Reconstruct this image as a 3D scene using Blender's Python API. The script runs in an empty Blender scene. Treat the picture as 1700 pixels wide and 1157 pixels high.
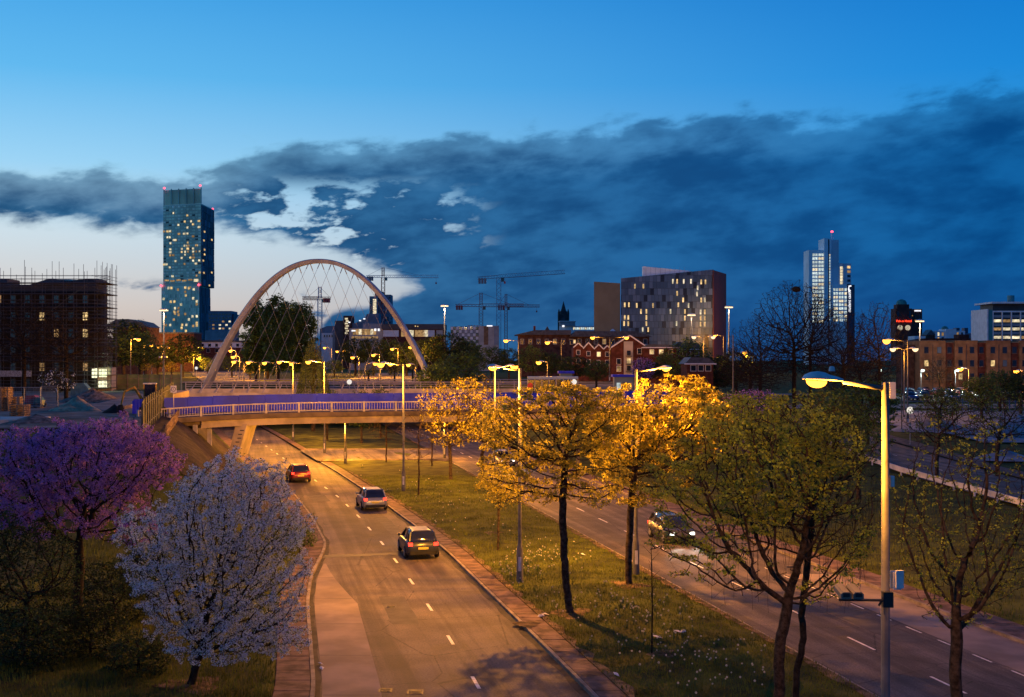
import bpy, math, random
import numpy as np
from mathutils import Vector, Matrix

SC = bpy.context.scene
COL = SC.collection
# ------------------------------------------------------------------ camera, sky, sun, exposure
F, EYE, HZ = 2000.0, 10.3, 598.0          # focal length and horizon in photo pixels, eye height in metres
cam = bpy.data.cameras.new('camera')
cam_ob = bpy.data.objects.new('camera', cam)
COL.objects.link(cam_ob)
cam_ob.location = (0, 0, EYE)
cam_ob.rotation_euler = (math.pi / 2, 0, 0)
cam.lens = 36.0 * F / 1700.0
cam.shift_y = (HZ - 578.5) / 1700.0
cam.clip_start, cam.clip_end = 0.5, 20000
SC.camera = cam_ob

SUN_AZ = -52.0                               # afterglow, left of the frame
world = bpy.data.worlds.new('World')
SC.world = world
world.use_nodes = True
NT = world.node_tree
for n in list(NT.nodes):
    NT.nodes.remove(n)


class NodeKit:
    """short-hand for wiring shader nodes"""

    def __init__(self, nt):
        self.nt = nt

    def new(self, t, **kw):
        n = self.nt.nodes.new(t)
        for k, v in kw.items():
            setattr(n, k, v)
        return n

    def put(self, sock, v):
        if isinstance(v, bpy.types.NodeSocket):
            self.nt.links.new(v, sock)
        elif v is not None:
            if isinstance(v, (tuple, list)) and len(v) == 3 and sock.type == 'RGBA':
                v = (*v, 1)
            sock.default_value = v

    def math(self, op, a, b=None, c=None, clamp=False):
        n = self.new('ShaderNodeMath', operation=op, use_clamp=clamp)
        self.put(n.inputs[0], a)
        if b is not None:
            self.put(n.inputs[1], b)
        if c is not None:
            self.put(n.inputs[2], c)
        return n.outputs[0]

    def step(self, v, lo, hi, a=0.0, b=1.0):
        n = self.new('ShaderNodeMapRange', interpolation_type='SMOOTHSTEP')
        self.put(n.inputs[0], v)
        for i, x in enumerate((lo, hi, a, b)):
            self.put(n.inputs[i + 1], x)
        return n.outputs[0]

    def mix(self, f, a, b, mode='MIX'):
        n = self.new('ShaderNodeMix', data_type='RGBA', blend_type=mode)
        self.put(n.inputs[0], f)
        self.put(n.inputs[6], a)
        self.put(n.inputs[7], b)
        return n.outputs[2]

    def ramp(self, f, stops):
        n = self.new('ShaderNodeValToRGB')
        e = n.color_ramp.elements
        while len(e) < len(stops):
            e.new(0.5)
        for el, (p, c) in zip(e, stops):
            el.position = p
            el.color = (*c, 1)
        self.put(n.inputs[0], f)
        return n.outputs[0]

    def curve(self, f, pts, lo, hi):
        """piecewise-linear function of f through pts (x in lo..hi), returned as a value"""
        vs = [p[1] for p in pts]
        a, b = min(vs), max(vs)
        st = [((x - lo) / (hi - lo), ((v - a) / (b - a),) * 3) for x, v in pts]
        t = self.math('DIVIDE', self.math('SUBTRACT', f, lo), hi - lo, clamp=True)
        c = self.ramp(t, st)
        return self.math('MULTIPLY_ADD', c, b - a, a)

    def noise(self, vec, scale, detail=6, rough=0.55, dist=0.0):
        n = self.new('ShaderNodeTexNoise')
        if vec is not None:
            self.put(n.inputs['Vector'], vec)
        n.inputs['Scale'].default_value = scale
        n.inputs['Detail'].default_value = detail
        n.inputs['Roughness'].default_value = rough
        n.inputs['Distortion'].default_value = dist
        return n.outputs[0]


def build_sky():
    k = NodeKit(NT)
    tc = k.new('ShaderNodeTexCoord')
    nrm = k.new('ShaderNodeVectorMath', operation='NORMALIZE')
    k.put(nrm.inputs[0], tc.outputs['Generated'])
    sep = k.new('ShaderNodeSeparateXYZ')
    k.put(sep.inputs[0], nrm.outputs[0])
    az = k.math('ARCTAN2', sep.outputs[0], sep.outputs[1])      # 0 ahead, positive to the right
    el = k.math('ARCSINE', sep.outputs[2])
    # physical sky, after sunset
    sk = k.new('ShaderNodeTexSky', sky_type='NISHITA', sun_disc=False)
    sk.sun_elevation = math.radians(-2.0)
    sk.sun_rotation = math.radians(SUN_AZ)
    sk.ozone_density = 5.0
    sk.dust_density = 0.3
    nish = k.mix(1.0, sk.outputs[0], (0.35, 1.9, 3.0), 'MULTIPLY')
    # deeper dusk colours, brightest over the set sun
    el01 = k.math('DIVIDE', el, 1.4, clamp=True)
    glow = k.ramp(el01, [(0.0, (.62, .44, .36)), (.03, (.76, .64, .56)), (.07, (.70, .80, .81)), (.11, (.38, .72, .92)),
                         (.16, (.14, .53, .87)), (.22, (.05, .375, .79)), (.45, (.015, .15, .46)), (1.0, (.006, .055, .22))])
    dusk = k.ramp(el01, [(0.0, (.18, .32, .47)), (.06, (.12, .44, .74)), (.11, (.04, .34, .74)), (.16, (.013, .265, .72)),
                         (.22, (.005, .19, .62)), (.45, (.003, .075, .32)), (1.0, (.003, .035, .17))])
    toward = k.math('COSINE', k.math('SUBTRACT', az, math.radians(SUN_AZ)))
    t = k.step(toward, 0.22, 0.98)
    clear = k.mix(t, dusk, glow)
    # the cloud bank: upper and lower edges in azimuth and elevation, broken by stretched noise
    cv = k.new('ShaderNodeCombineXYZ')
    k.put(cv.inputs[0], k.math('MULTIPLY', az, 5.0))
    k.put(cv.inputs[1], k.math('MULTIPLY', k.math('SUBTRACT', el, k.math('MULTIPLY', az, 0.09)), 12.0))
    n1 = k.noise(cv.outputs[0], 1.9, 9, .50, .12)
    n2 = k.noise(cv.outputs[0], 6.0, 9, .56, .15)
    cw = k.new('ShaderNodeCombineXYZ')
    k.put(cw.inputs[0], k.math('ADD', k.math('MULTIPLY', az, 3.0), 7.3))
    k.put(cw.inputs[1], k.math('MULTIPLY', el, 9.0))
    n3 = k.noise(cw.outputs[0], 2.6, 7, .55, .3)
    top = k.curve(az, [(-.9, .156), (-.42, .155), (-.33, .155), (-.27, .150), (-.245, .156), (-.20, .176), (-.16, .183), (-.06, .187),
                       (.03, .194), (.12, .198), (.22, .203), (.32, .206), (.42, .208), (.9, .22)], -.9, .9)
    bot = k.curve(az, [(-.9, .110), (-.42, .108), (-.34, .100), (-.30, .098), (-.26, .102), (-.20, .093), (-.15, .086), (-.12, .076), (-.09, .062),
                       (-.06, .035), (-.03, -.05), (.02, -.12), (.9, -.12)], -.9, .9)
    top2 = k.curve(az, [(-.9, -.1), (-.2, -.06), (-.165, .02), (-.145, .048), (-.10, .060), (-.06, .075), (-.03, .10), (.02, .12), (.9, .12)], -.9, .9)
    wob = k.math('MULTIPLY', k.math('SUBTRACT', n1, .5), .064)
    wob2 = k.math('MULTIPLY', k.math('SUBTRACT', n2, .5), .034)
    up = k.math('ADD', k.math('ADD', k.math('SUBTRACT', top, el), wob), wob2)
    dn = k.math('ADD', k.math('SUBTRACT', el, bot), k.math('ADD', k.math('MULTIPLY', wob, .55), wob2))
    bank = k.math('MULTIPLY', k.step(up, -.005, .012), k.step(dn, -.007, .013))
    lowb = k.step(k.math('ADD', k.math('SUBTRACT', top2, el), k.math('MULTIPLY', k.math('ADD', wob, wob2), .6)), -.004, .012)
    # holes where the bank thins out in the middle, and rare chinks to the right
    hole_c = k.math('MULTIPLY', k.step(az, -.27, -.20), k.step(az, .0, -.10))
    hole_e = k.math('MULTIPLY', k.step(el, .06, .085), k.step(el, .155, .125))
    hole = k.math('MULTIPLY', k.math('MULTIPLY', hole_c, hole_e), k.step(k.math('ADD', k.math('MULTIPLY', n3, .5), k.math('MULTIPLY', n2, .5)), .52, .60))
    chink = k.math('MULTIPLY', k.math('MULTIPLY', k.step(n3, .685, .77), k.step(el, .1, .125)), k.step(az, .30, .2, 0, .55))
    bank = k.math('MAXIMUM', k.math('SUBTRACT', bank, k.math('MAXIMUM', hole, chink), clamp=True), lowb)
    # low strips near the horizon on the bright side
    low = k.math('MULTIPLY', k.math('MULTIPLY', k.step(n3, .56, .66), k.step(el, .075, .055)), k.step(az, .1, -.02))
    low = k.math('MULTIPLY', low, k.step(el, .004, .02))
    # small scraps of cloud above the bank
    scrap = k.math('MULTIPLY', k.math('MULTIPLY', k.step(n2, .635, .71), k.step(n1, .5, .62)), k.step(up, -.035, -.005, 0, .6))
    mask = k.math('MAXIMUM', k.math('MAXIMUM', bank, low), scrap)
    shade = k.math('ADD', k.math('MULTIPLY', n1, .65), k.math('MULTIPLY', n2, .35))
    c_left = k.mix(k.step(shade, .40, .60), (.042, .165, .33), (.018, .088, .205))
    c_right = k.mix(k.step(shade, .36, .64), (.005, .118, .36), (.002, .062, .225))
    c_low = k.mix(k.step(el, .10, .0), c_right, (.005, .062, .24))
    cloud = k.mix(t, c_low, c_left)
    thin = k.step(up, .045, .0, 0, .35)
    cloud = k.mix(thin, cloud, clear)
    painted = k.mix(mask, clear, cloud)
    sky = k.mix(k.math('MULTIPLY', mask, 1.0), k.mix(.92, nish, clear), painted)
    bg = k.new('ShaderNodeBackground')
    k.put(bg.inputs[0], sky)
    bg.inputs[1].default_value = 1.0
    out = k.new('ShaderNodeOutputWorld')
    k.put(out.inputs[0], bg.outputs[0])
    world.cycles.sampling_method = 'MANUAL'
    world.cycles.sample_map_resolution = 512


build_sky()
sun = bpy.data.lights.new('sun', 'SUN')
sun.energy = 0.10                            # only the afterglow is left of it
sun.angle = math.radians(30)
sun.color = (1.0, .78, .62)
sun_ob = bpy.data.objects.new('sun', sun)
COL.objects.link(sun_ob)
sd = Vector((math.sin(math.radians(SUN_AZ)), math.cos(math.radians(SUN_AZ)), math.tan(math.radians(6))))
sun_ob.rotation_euler = sd.to_track_quat('Z', 'Y').to_euler()
sun_ob.location = (-60, 20, 60)

vs = SC.view_settings
vs.view_transform = 'Standard'
vs.look = 'None'
vs.exposure = 0.0
vs.gamma = 1.0
vs.use_curve_mapping = False
SC.render.engine = 'CYCLES'
SC.cycles.use_denoising = True
SC.cycles.denoising_input_passes = 'RGB_ALBEDO_NORMAL'
SC.cycles.max_bounces = 5
SC.cycles.diffuse_bounces = 2
SC.cycles.glossy_bounces = 2
SC.cycles.transmission_bounces = 3
SC.cycles.transparent_max_bounces = 6
SC.cycles.sample_clamp_indirect = 4.0
SC.cycles.use_light_tree = True
SC.render.film_transparent = False

# ------------------------------------------------------------------ helpers
RNG = random.Random(11)


def W(x, y, Y):
    """the place in the world, Y metres ahead, that photo pixel (x, y) looks at"""
    return Vector(((x - 850) / F * Y, Y, EYE - (y - HZ) / F * Y))


def WX(x, Y):
    return (x - 850) / F * Y


def WZ(y, Y):
    return EYE - (y - HZ) / F * Y


def sm(a, b, x):
    t = np.clip((np.asarray(x, float) - a) / (b - a), 0, 1)
    return t * t * (3 - 2 * t)


MATS = {}


def mat(name, col, rough=.7, metal=0.0, var=.25, scale=3.0, col2=None, bump=0.0, bscale=None, spec=.4, trans=0.0, detail=6, island=0.0):
    """procedural material: a noise-mottled base colour, optional bump, optional per-leaf variation"""
    if name in MATS:
        return MATS[name]
    m = bpy.data.materials.new(name)
    m.use_nodes = True
    nt = m.node_tree
    b = nt.nodes['Principled BSDF']
    k = NodeKit(nt)
    geo = k.new('ShaderNodeNewGeometry')
    n = k.noise(geo.outputs['Position'], scale, detail)
    c2 = col2 or tuple(max(0, c * (1 - var * 1.6)) for c in col)
    hi = col if col2 else tuple(min(1, c * (1 + var)) for c in col)
    base = k.mix(k.step(n, .32, .68), c2, hi)
    if island:
        v = k.math('MULTIPLY_ADD', geo.outputs['Random Per Island'], island * 2, 1 - island)
        vv = k.new('ShaderNodeCombineXYZ')
        k.put(vv.inputs[0], v)
        k.put(vv.inputs[1], v)
        k.put(vv.inputs[2], k.math('MULTIPLY_ADD', geo.outputs['Random Per Island'], -island, 1 + island * .5))
        base = k.mix(1.0, base, vv.outputs[0], 'MULTIPLY')
    k.put(b.inputs['Base Color'], base)
    b.inputs['Roughness'].default_value = rough
    b.inputs['Metallic'].default_value = metal
    b.inputs['Specular IOR Level'].default_value = spec
    if bump:
        bp = k.new('ShaderNodeBump')
        bp.inputs['Strength'].default_value = bump
        bp.inputs['Distance'].default_value = .05
        k.put(bp.inputs['Height'], k.noise(geo.outputs['Position'], bscale or scale * 6, 5))
        k.put(b.inputs['Normal'], bp.outputs[0])
    if trans:
        out = nt.nodes['Material Output']
        tr = k.new('ShaderNodeBsdfTranslucent')
        k.put(tr.inputs[0], base)
        mx = k.new('ShaderNodeMixShader')
        mx.inputs[0].default_value = trans
        k.put(mx.inputs[1], b.outputs[0])
        k.put(mx.inputs[2], tr.outputs[0])
        k.put(out.inputs[0], mx.outputs[0])
    MATS[name] = m
    return m


def glow(name, col, strength, sampled=False, vary=0.0):
    if name in MATS:
        return MATS[name]
    m = bpy.data.materials.new(name)
    m.use_nodes = True
    nt = m.node_tree
    for n in list(nt.nodes):
        if n.type == 'BSDF_PRINCIPLED':
            nt.nodes.remove(n)
    k = NodeKit(nt)
    e = k.new('ShaderNodeEmission')
    e.inputs[0].default_value = (*col, 1)
    e.inputs[1].default_value = strength
    if vary:
        oi = k.new('ShaderNodeObjectInfo')
        geo = k.new('ShaderNodeNewGeometry')
        n = k.noise(geo.outputs['Position'], 1.1, 3)
        s = k.math('MULTIPLY', k.math('MULTIPLY_ADD', oi.outputs['Random'], vary * 1.6, 1 - vary), k.step(n, .25, .7, .35, 1.3))
        k.put(e.inputs[1], k.math('MULTIPLY', s, strength))
    k.put(nt.nodes['Material Output'].inputs[0], e.outputs[0])
    if not sampled:
        m.cycles.emission_sampling = 'NONE'
    MATS[name] = m
    return m


class MB:
    """collects geometry, then links it as one mesh object"""

    def __init__(self):
        self.v, self.f, self.m = [], [], []
        self.mi = 0

    def add(self, vs, fs):
        o = len(self.v)
        self.v += [tuple(p) for p in vs]
        self.f += [tuple(i + o for i in f) for f in fs]
        self.m += [self.mi] * len(fs)
        return self

    def box(self, c, s, rz=0.0, M=None):
        hx, hy, hz = s[0] / 2, s[1] / 2, s[2] / 2
        cs, sn = math.cos(rz), math.sin(rz)
        vs = []
        for z in (-hz, hz):
            for x, y in ((-hx, -hy), (hx, -hy), (hx, hy), (-hx, hy)):
                vs.append((c[0] + x * cs - y * sn, c[1] + x * sn + y * cs, c[2] + z))
        if M is not None:
            vs = [M @ Vector(p) for p in vs]
        return self.add(vs, [(3, 2, 1, 0), (4, 5, 6, 7), (0, 1, 5, 4), (1, 2, 6, 5), (2, 3, 7, 6), (3, 0, 4, 7)])

    def bb(self, x0, x1, y0, y1, z0, z1):
        return self.box(((x0 + x1) / 2, (y0 + y1) / 2, (z0 + z1) / 2), (abs(x1 - x0), abs(y1 - y0), abs(z1 - z0)))

    def tube(self, pts, rad, n=8, cap=True):
        pts = [Vector(p) for p in pts]
        if not isinstance(rad, (list, tuple)):
            rad = [rad] * len(pts)
        vs, fs = [], []
        for i, p in enumerate(pts):
            d = (pts[min(i + 1, len(pts) - 1)] - pts[max(i - 1, 0)])
            d.normalize()
            ref = Vector((0, 0, 1)) if abs(d.z) < .9 else Vector((1, 0, 0))
            a = d.cross(ref).normalized()
            b = d.cross(a)
            for j in range(n):
                t = 2 * math.pi * j / n
                vs.append(p + (a * math.cos(t) + b * math.sin(t)) * rad[i])
        for i in range(len(pts) - 1):
            for j in range(n):
                j2 = (j + 1) % n
                fs.append((i * n + j, i * n + j2, (i + 1) * n + j2, (i + 1) * n + j))
        if cap:
            fs.append(tuple(range(n - 1, -1, -1)) if True else ())
            fs.append(tuple((len(pts) - 1) * n + j for j in range(n)))
        return self.add(vs, fs)

    def lathe(self, prof, n=16, c=(0, 0, 0)):
        vs, fs = [], []
        for r, z in prof:
            for j in range(n):
                t = 2 * math.pi * j / n
                vs.append((c[0] + r * math.cos(t), c[1] + r * math.sin(t), c[2] + z))
        for i in range(len(prof) - 1):
            for j in range(n):
                j2 = (j + 1) % n
                fs.append((i * n + j, i * n + j2, (i + 1) * n + j2, (i + 1) * n + j))
        return self.add(vs, fs)

    def prism(self, poly, z0, z1):
        n = len(poly)
        vs = [(x, y, z0) for x, y in poly] + [(x, y, z1) for x, y in poly]
        fs = [tuple(range(n - 1, -1, -1)), tuple(range(n, 2 * n))]
        fs += [(i, (i + 1) % n, n + (i + 1) % n, n + i) for i in range(n)]
        return self.add(vs, fs)

    def slab(self, poly, y0, y1):
        """polygon in the x-z plane, extruded along y"""
        n = len(poly)
        vs = [(x, y0, z) for x, z in poly] + [(x, y1, z) for x, z in poly]
        fs = [tuple(range(n)), tuple(range(2 * n - 1, n - 1, -1))]
        fs += [(i, n + i, n + (i + 1) % n, (i + 1) % n) for i in range(n)]
        return self.add(vs, fs)

    def mesh(self, name, mats, smooth=False):
        me = bpy.data.meshes.new(name)
        me.from_pydata(self.v, [], self.f)
        for m in (mats if isinstance(mats, (list, tuple)) else [mats]):
            me.materials.append(m)
        if any(self.m):
            me.polygons.foreach_set('material_index', self.m)
        if smooth:
            me.polygons.foreach_set('use_smooth', [True] * len(me.polygons))
        me.update()
        return me

    def build(self, name, mats, parent=None, smooth=False, loc=None):
        return link(name, self.mesh(name, mats, smooth), parent, loc)


def link(name, me, parent=None, loc=None, rot=None, scale=None):
    o = bpy.data.objects.new(name, me)
    COL.objects.link(o)
    if parent is not None:
        o.parent = parent
    if loc is not None:
        o.location = loc
    if rot is not None:
        o.rotation_euler = rot
    if scale is not None:
        o.scale = scale
    return o


def tag(o, label, cat, group=None):
    o['label'] = label
    o['category'] = cat
    if group:
        o['group'] = group
    return o


def thing(name, label, cat, loc=(0, 0, 0), rz=0.0, group=None):
    o = bpy.data.objects.new(name, None)
    o.empty_display_size = .3
    COL.objects.link(o)
    o.location = loc
    o.rotation_euler = (0, 0, rz)
    return tag(o, label, cat, group)


def structure(o):
    o['kind'] = 'structure'
    return o


def stuff(o):
    o['kind'] = 'stuff'
    return o


_UNIT = {}


def piece(name, m, parent, loc, size, rz=0.0):
    """a shared unit box scaled to size: panes, panels, bricks, balusters"""
    key = m.name
    if key not in _UNIT:
        _UNIT[key] = MB().box((0, 0, 0), (1, 1, 1)).mesh('piece', m)
    return link(name, _UNIT[key], parent, loc, (0, 0, rz), size)


def np_mesh(name, verts, faces, mats, smooth=False, mi=None):
    """mesh from numpy arrays: verts (n,3), faces (m,3) or (m,4)"""
    me = bpy.data.meshes.new(name)
    nv, (nf, k) = len(verts), faces.shape
    me.vertices.add(nv)
    me.vertices.foreach_set('co', np.ascontiguousarray(verts, np.float32).ravel())
    me.loops.add(nf * k)
    me.loops.foreach_set('vertex_index', np.ascontiguousarray(faces, np.int32).ravel())
    me.polygons.add(nf)
    me.polygons.foreach_set('loop_start', np.arange(0, nf * k, k, dtype=np.int32))
    me.polygons.foreach_set('loop_total', np.full(nf, k, np.int32))
    for m in (mats if isinstance(mats, (list, tuple)) else [mats]):
        me.materials.append(m)
    if mi is not None:
        me.polygons.foreach_set('material_index', np.ascontiguousarray(mi, np.int32))
    if smooth:
        me.polygons.foreach_set('use_smooth', np.ones(nf, bool))
    me.update(calc_edges=True)
    return me
# ------------------------------------------------------------------ the lie of the land
_LK = np.array([(-30, -3.2), (20, -4.6), (37, -6.0), (51, -8.6), (57.4, -9.5), (63, -9.9), (67.3, -10.3), (70, -11.0), (74, -11.9), (79, -13.1),
                (91, -16.3), (102, -19.6), (113, -23.1), (124, -26.6), (136, -30.2), (154, -35.7), (170, -40.6), (230, -59)])
_RK = np.array([(-30, 14.5), (20, 5.7), (37, 2.4), (47, .28), (54, -1.25), (64.4, -3.5), (73.8, -5.87), (88.8, -9.9), (110.8, -16.2), (140, -25.0),
                (163.5, -32), (190, -40.2), (230, -52.5)])
_CD = np.array([(-30, 10), (20, 2.2), (38.6, -1.18), (44.4, -2.27), (50.3, -3.45), (56.1, -4.69), (62, -6.0), (67.8, -7.3), (73.4, -8.66), (79.2, -10.05),
                (91.2, -13.2), (101.7, -16.4), (113.2, -19.9), (124.5, -23.4), (136, -26.9), (153.7, -32.3), (170, -37.3), (230, -56)])


def _smooth_curve(a):
    ys = np.arange(a[0, 0], a[-1, 0] + .1, .5)
    xs = np.interp(ys, a[:, 0], a[:, 1])
    kern = np.hanning(15)
    kern /= kern.sum()
    pad = np.pad(xs, 7, mode='reflect', reflect_type='odd')
    return ys, np.convolve(pad, kern, 'valid')


_lk, _rk, _cd = _smooth_curve(_LK), _smooth_curve(_RK), _smooth_curve(_CD)
LK = lambda y: np.interp(y, *_lk)            # left kerb of the outbound road
RK = lambda y: np.interp(y, *_rk)            # its right kerb
CD = lambda y: np.interp(y, *_cd)            # its lane line
NK = lambda y: 18.55 - .2035 * np.asarray(y, float)   # near kerb of the inbound road
FK = lambda y: NK(y) + 8.9
PX = lambda y: -24.3 - (np.asarray(y, float) - 79) * .246   # edge of the building site's platform
_R2 = np.random.RandomState(5)


def fbm(x, y, s=1.0):
    return (np.sin(x * .9 * s + 1.3) * np.cos(y * .7 * s + .4) + .5 * np.sin(x * 2.1 * s + y * 1.3 * s) + .3 * np.cos(x * 4.3 * s - y * 3.7 * s + 2)) / 1.8


def hgt(X, Y):
    """ground height outside the road beds"""
    X, Y = np.asarray(X, float), np.asarray(Y, float)
    lk, fk = LK(Y), FK(Y)
    base = .12 + 0 * X
    amp = 5.4 * sm(54, 80, Y)
    tl = np.clip((lk - 1.3 - X) / np.maximum(lk - 1.3 - PX(Y), 1), 0, 1)
    z = base + amp * sm(0, 1, tl) + (1 - sm(50, 75, Y)) * 1.0 * sm(0, 14, lk - 2 - X)
    tr = np.clip((X - fk - 1.7) / 8, 0, 1)
    mound = 5.3 * sm(118, 142, Y) * (1 - sm(27, 40, X))
    ramp = 1.3 * sm(100, 150, Y) + 1.9 * sm(150, 250, Y)
    z = z + sm(0, 1, tr) * np.maximum(mound, ramp)
    med = np.clip((X - RK(Y) - 1.1) / 3, 0, 1) * np.clip((NK(Y) - .2 - X) / 3, 0, 1)
    z = z + med * .16
    far = np.where(X > 30, 3.2 + 2.6 * sm(260, 430, Y), 5.7)
    w = sm(212, 232, Y)
    z = z * (1 - w) + far * w
    z = z + .05 * fbm(X, Y, .8) * sm(0, 1.5, np.minimum(np.abs(X - lk + 1.3), np.minimum(np.abs(X - RK(Y) - 1.1), np.minimum(np.abs(X - NK(Y)), np.abs(X - fk - 1.6)))))
    return z


def H1(x, y):
    return float(hgt(x, y))


GRASS = mat('grass_ground', (.085, .10, .018), .95, var=.35, scale=.55, col2=(.032, .036, .010), bump=.6, bscale=14, spec=.1)


def asphalt(name, base):
    """worn tarmac: blotches, wheel tracks drawn out along the road, fine aggregate, fine cracks"""
    m = mat(name, base, .8, var=.2, scale=.5, bump=.3, bscale=70, spec=.35)
    k = NodeKit(m.node_tree)
    b = m.node_tree.nodes['Principled BSDF']
    old = b.inputs['Base Color'].links[0].from_socket
    geo = k.new('ShaderNodeNewGeometry')
    sp = k.new('ShaderNodeSeparateXYZ')
    k.put(sp.inputs[0], geo.outputs['Position'])
    cv = k.new('ShaderNodeCombineXYZ')
    k.put(cv.inputs[0], k.math('MULTIPLY', k.math('ADD', sp.outputs[0], k.math('MULTIPLY', sp.outputs[1], .215)), 1.5))
    k.put(cv.inputs[1], k.math('MULTIPLY', sp.outputs[1], .035))
    trk = k.step(k.noise(cv.outputs[0], 1.0, 4, .6), .38, .62, .62, 1.3)
    agg = k.step(k.noise(geo.outputs['Position'], 14, 3, .75), .3, .7, .62, 1.38)
    vo = k.new('ShaderNodeTexVoronoi', feature='DISTANCE_TO_EDGE')
    k.put(vo.inputs['Vector'], geo.outputs['Position'])
    vo.inputs['Scale'].default_value = .22
    crack = k.step(k.math('ADD', vo.outputs['Distance'], k.math('MULTIPLY', k.noise(geo.outputs['Position'], 3, 4), .03)), .015, .024, .38, 1.0)
    fac = k.math('MULTIPLY', k.math('MULTIPLY', trk, agg), crack)
    cc = k.new('ShaderNodeCombineXYZ')
    for i in range(3):
        k.put(cc.inputs[i], fac)
    k.put(b.inputs['Base Color'], k.mix(1.0, old, cc.outputs[0], 'MULTIPLY'))
    return m


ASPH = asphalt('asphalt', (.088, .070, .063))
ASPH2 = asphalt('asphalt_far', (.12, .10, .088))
CONC = mat('concrete_lane', (.22, .175, .155), .85, var=.2, scale=.45, bump=.25, bscale=35, spec=.25)
PAVE = mat('paving', (.135, .088, .074), .88, var=.35, scale=1.6, bump=.35, bscale=22, spec=.2)
KERB = mat('kerb_stone', (.19, .155, .135), .8, var=.3, scale=1.3, bump=.2, bscale=20)
PAINT = mat('road_paint', (.72, .68, .62), .6, var=.18, scale=5)
TAR = mat('tar_patch', (.042, .036, .034), .7, var=.25, scale=1.5, bump=.2, bscale=30)
SOIL = mat('dark_soil', (.036, .026, .022), .95, var=.4, scale=1.4, bump=.7, bscale=9, spec=.1)
SITE = mat('site_hardcore', (.17, .15, .13), .95, var=.35, scale=.5, bump=.5, bscale=7, spec=.15)


def ground_sheet():
    ys = np.concatenate([np.arange(-30, 240, 1.5), 240 * 1.09 ** np.arange(0, 42)])
    ys = np.append(ys[ys < 9000], 9000)
    rows = []
    drop = []
    for y in ys:
        ext = max(320.0, y * 1.3)
        lk, rk, nk, fk, px = LK(y) - 1.3, RK(y) + 1.05, NK(y) - .2, FK(y) + 1.6, PX(y)
        if y > 225:
            lk, rk, nk, fk, px = LK(225) - 1.3, RK(225) + 1.05, NK(225) - .2, FK(225) + 1.6, PX(225)
        px = min(px, lk - 6)
        c, d = [], []

        def seg(a, b, n, p=1.0, end=False):
            for i in range(n + (1 if end else 0)):
                c.append(a + (b - a) * (i / n) ** p)
                d.append(0)
        seg(-ext, px - 60, 6)
        seg(px - 60, px, 16)
        seg(px, lk, 22, 1, True)
        c += [lk, rk]
        d += [1, 1]
        seg(rk, nk, 26, 1, True)
        c += [nk, fk]
        d += [1, 1]
        seg(fk, 34, 16)
        seg(34, 110, 30)
        seg(110, ext, 6, 1, True)
        rows.append(c)
        drop.append(d)
    X = np.array(rows)
    D = np.array(drop)
    Y = np.repeat(ys[:, None], X.shape[1], 1)
    Z = hgt(X, Y)
    Z = np.where((D == 1) & (Y < 226), -.35, Z)
    n, m = X.shape
    idx = np.arange(n * m).reshape(n, m)
    f = np.stack([idx[:-1, :-1], idx[:-1, 1:], idx[1:, 1:], idx[1:, :-1]], -1).reshape(-1, 4)
    o = link('ground', np_mesh('ground', np.stack([X, Y, Z], -1).reshape(-1, 3), f, GRASS, True))
    structure(o)


ground_sheet()


def ribbon(name, fa, fb, y0, y1, z, m, dy=1.0, nx=1, parent=None, kind='structure'):
    """a sheet between the curves fa and fb; z is a number or a function of (X, Y)"""
    n = max(2, int((y1 - y0) / dy) + 1)
    ys = np.linspace(y0, y1, n)
    a, b = fa(ys) + 0 * ys, fb(ys) + 0 * ys
    t = np.linspace(0, 1, nx + 1)
    X = a[:, None] * (1 - t) + b[:, None] * t
    Y = np.repeat(ys[:, None], nx + 1, 1)
    Z = z(X, Y) if callable(z) else np.full(X.shape, float(z))
    idx = np.arange(X.size).reshape(X.shape)
    f = np.stack([idx[:-1, :-1], idx[:-1, 1:], idx[1:, 1:], idx[1:, :-1]], -1).reshape(-1, 4)
    o = link(name, np_mesh(name, np.stack([X, Y, Z], -1).reshape(-1, 3), f, m, True), parent)
    if parent is None:
        o['kind'] = kind
    return o


road_out = ribbon('road', LK, RK, -28, 222, 0.0, ASPH)
road_in = ribbon('road', NK, FK, -28, 222, 0.0, ASPH)
# concrete bus lay-bys in the outer edge of both roads
ribbon('concrete_lane', lambda y: LK(y) + .22, lambda y: np.minimum(LK(y) + 2.05, np.maximum(LK(y) + .25, LK(y) + .25 + (61.5 - y) * .17)), -20, 61, .006, CONC, parent=road_out)
ribbon('concrete_lane', lambda y: NK(y) + 6.35, lambda y: FK(y) - .02, -20, 58, .006, CONC, parent=road_in)
for i in range(9):
    y = 17 + i * 5.0
    ribbon('joint', lambda q: LK(q) + .24, lambda q: LK(q) + np.minimum(2.0, .3 + (61 - q) * .17), y, y + .06, .010, TAR, dy=.06, parent=road_out)
DIRT = mat('gutter_dirt', (.035, .03, .026), .9, var=.4, scale=1.2, bump=.3, bscale=20)
ribbon('gutter_dirt', lambda y: RK(y) - .26 - .05 * np.sin(y * 1.7), lambda y: RK(y) - .005, 20, 150, .005, DIRT, dy=.5, parent=road_out)
ribbon('gutter_dirt', lambda y: LK(y) + .005, lambda y: LK(y) + .2 + .05 * np.sin(y * 1.3), 20, 150, .005, DIRT, dy=.5, parent=road_out)
ribbon('gutter_dirt', lambda y: NK(y) + .005, lambda y: NK(y) + .22 + .05 * np.sin(y * 1.9), 20, 150, .005, DIRT, dy=.5, parent=road_in)
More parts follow.
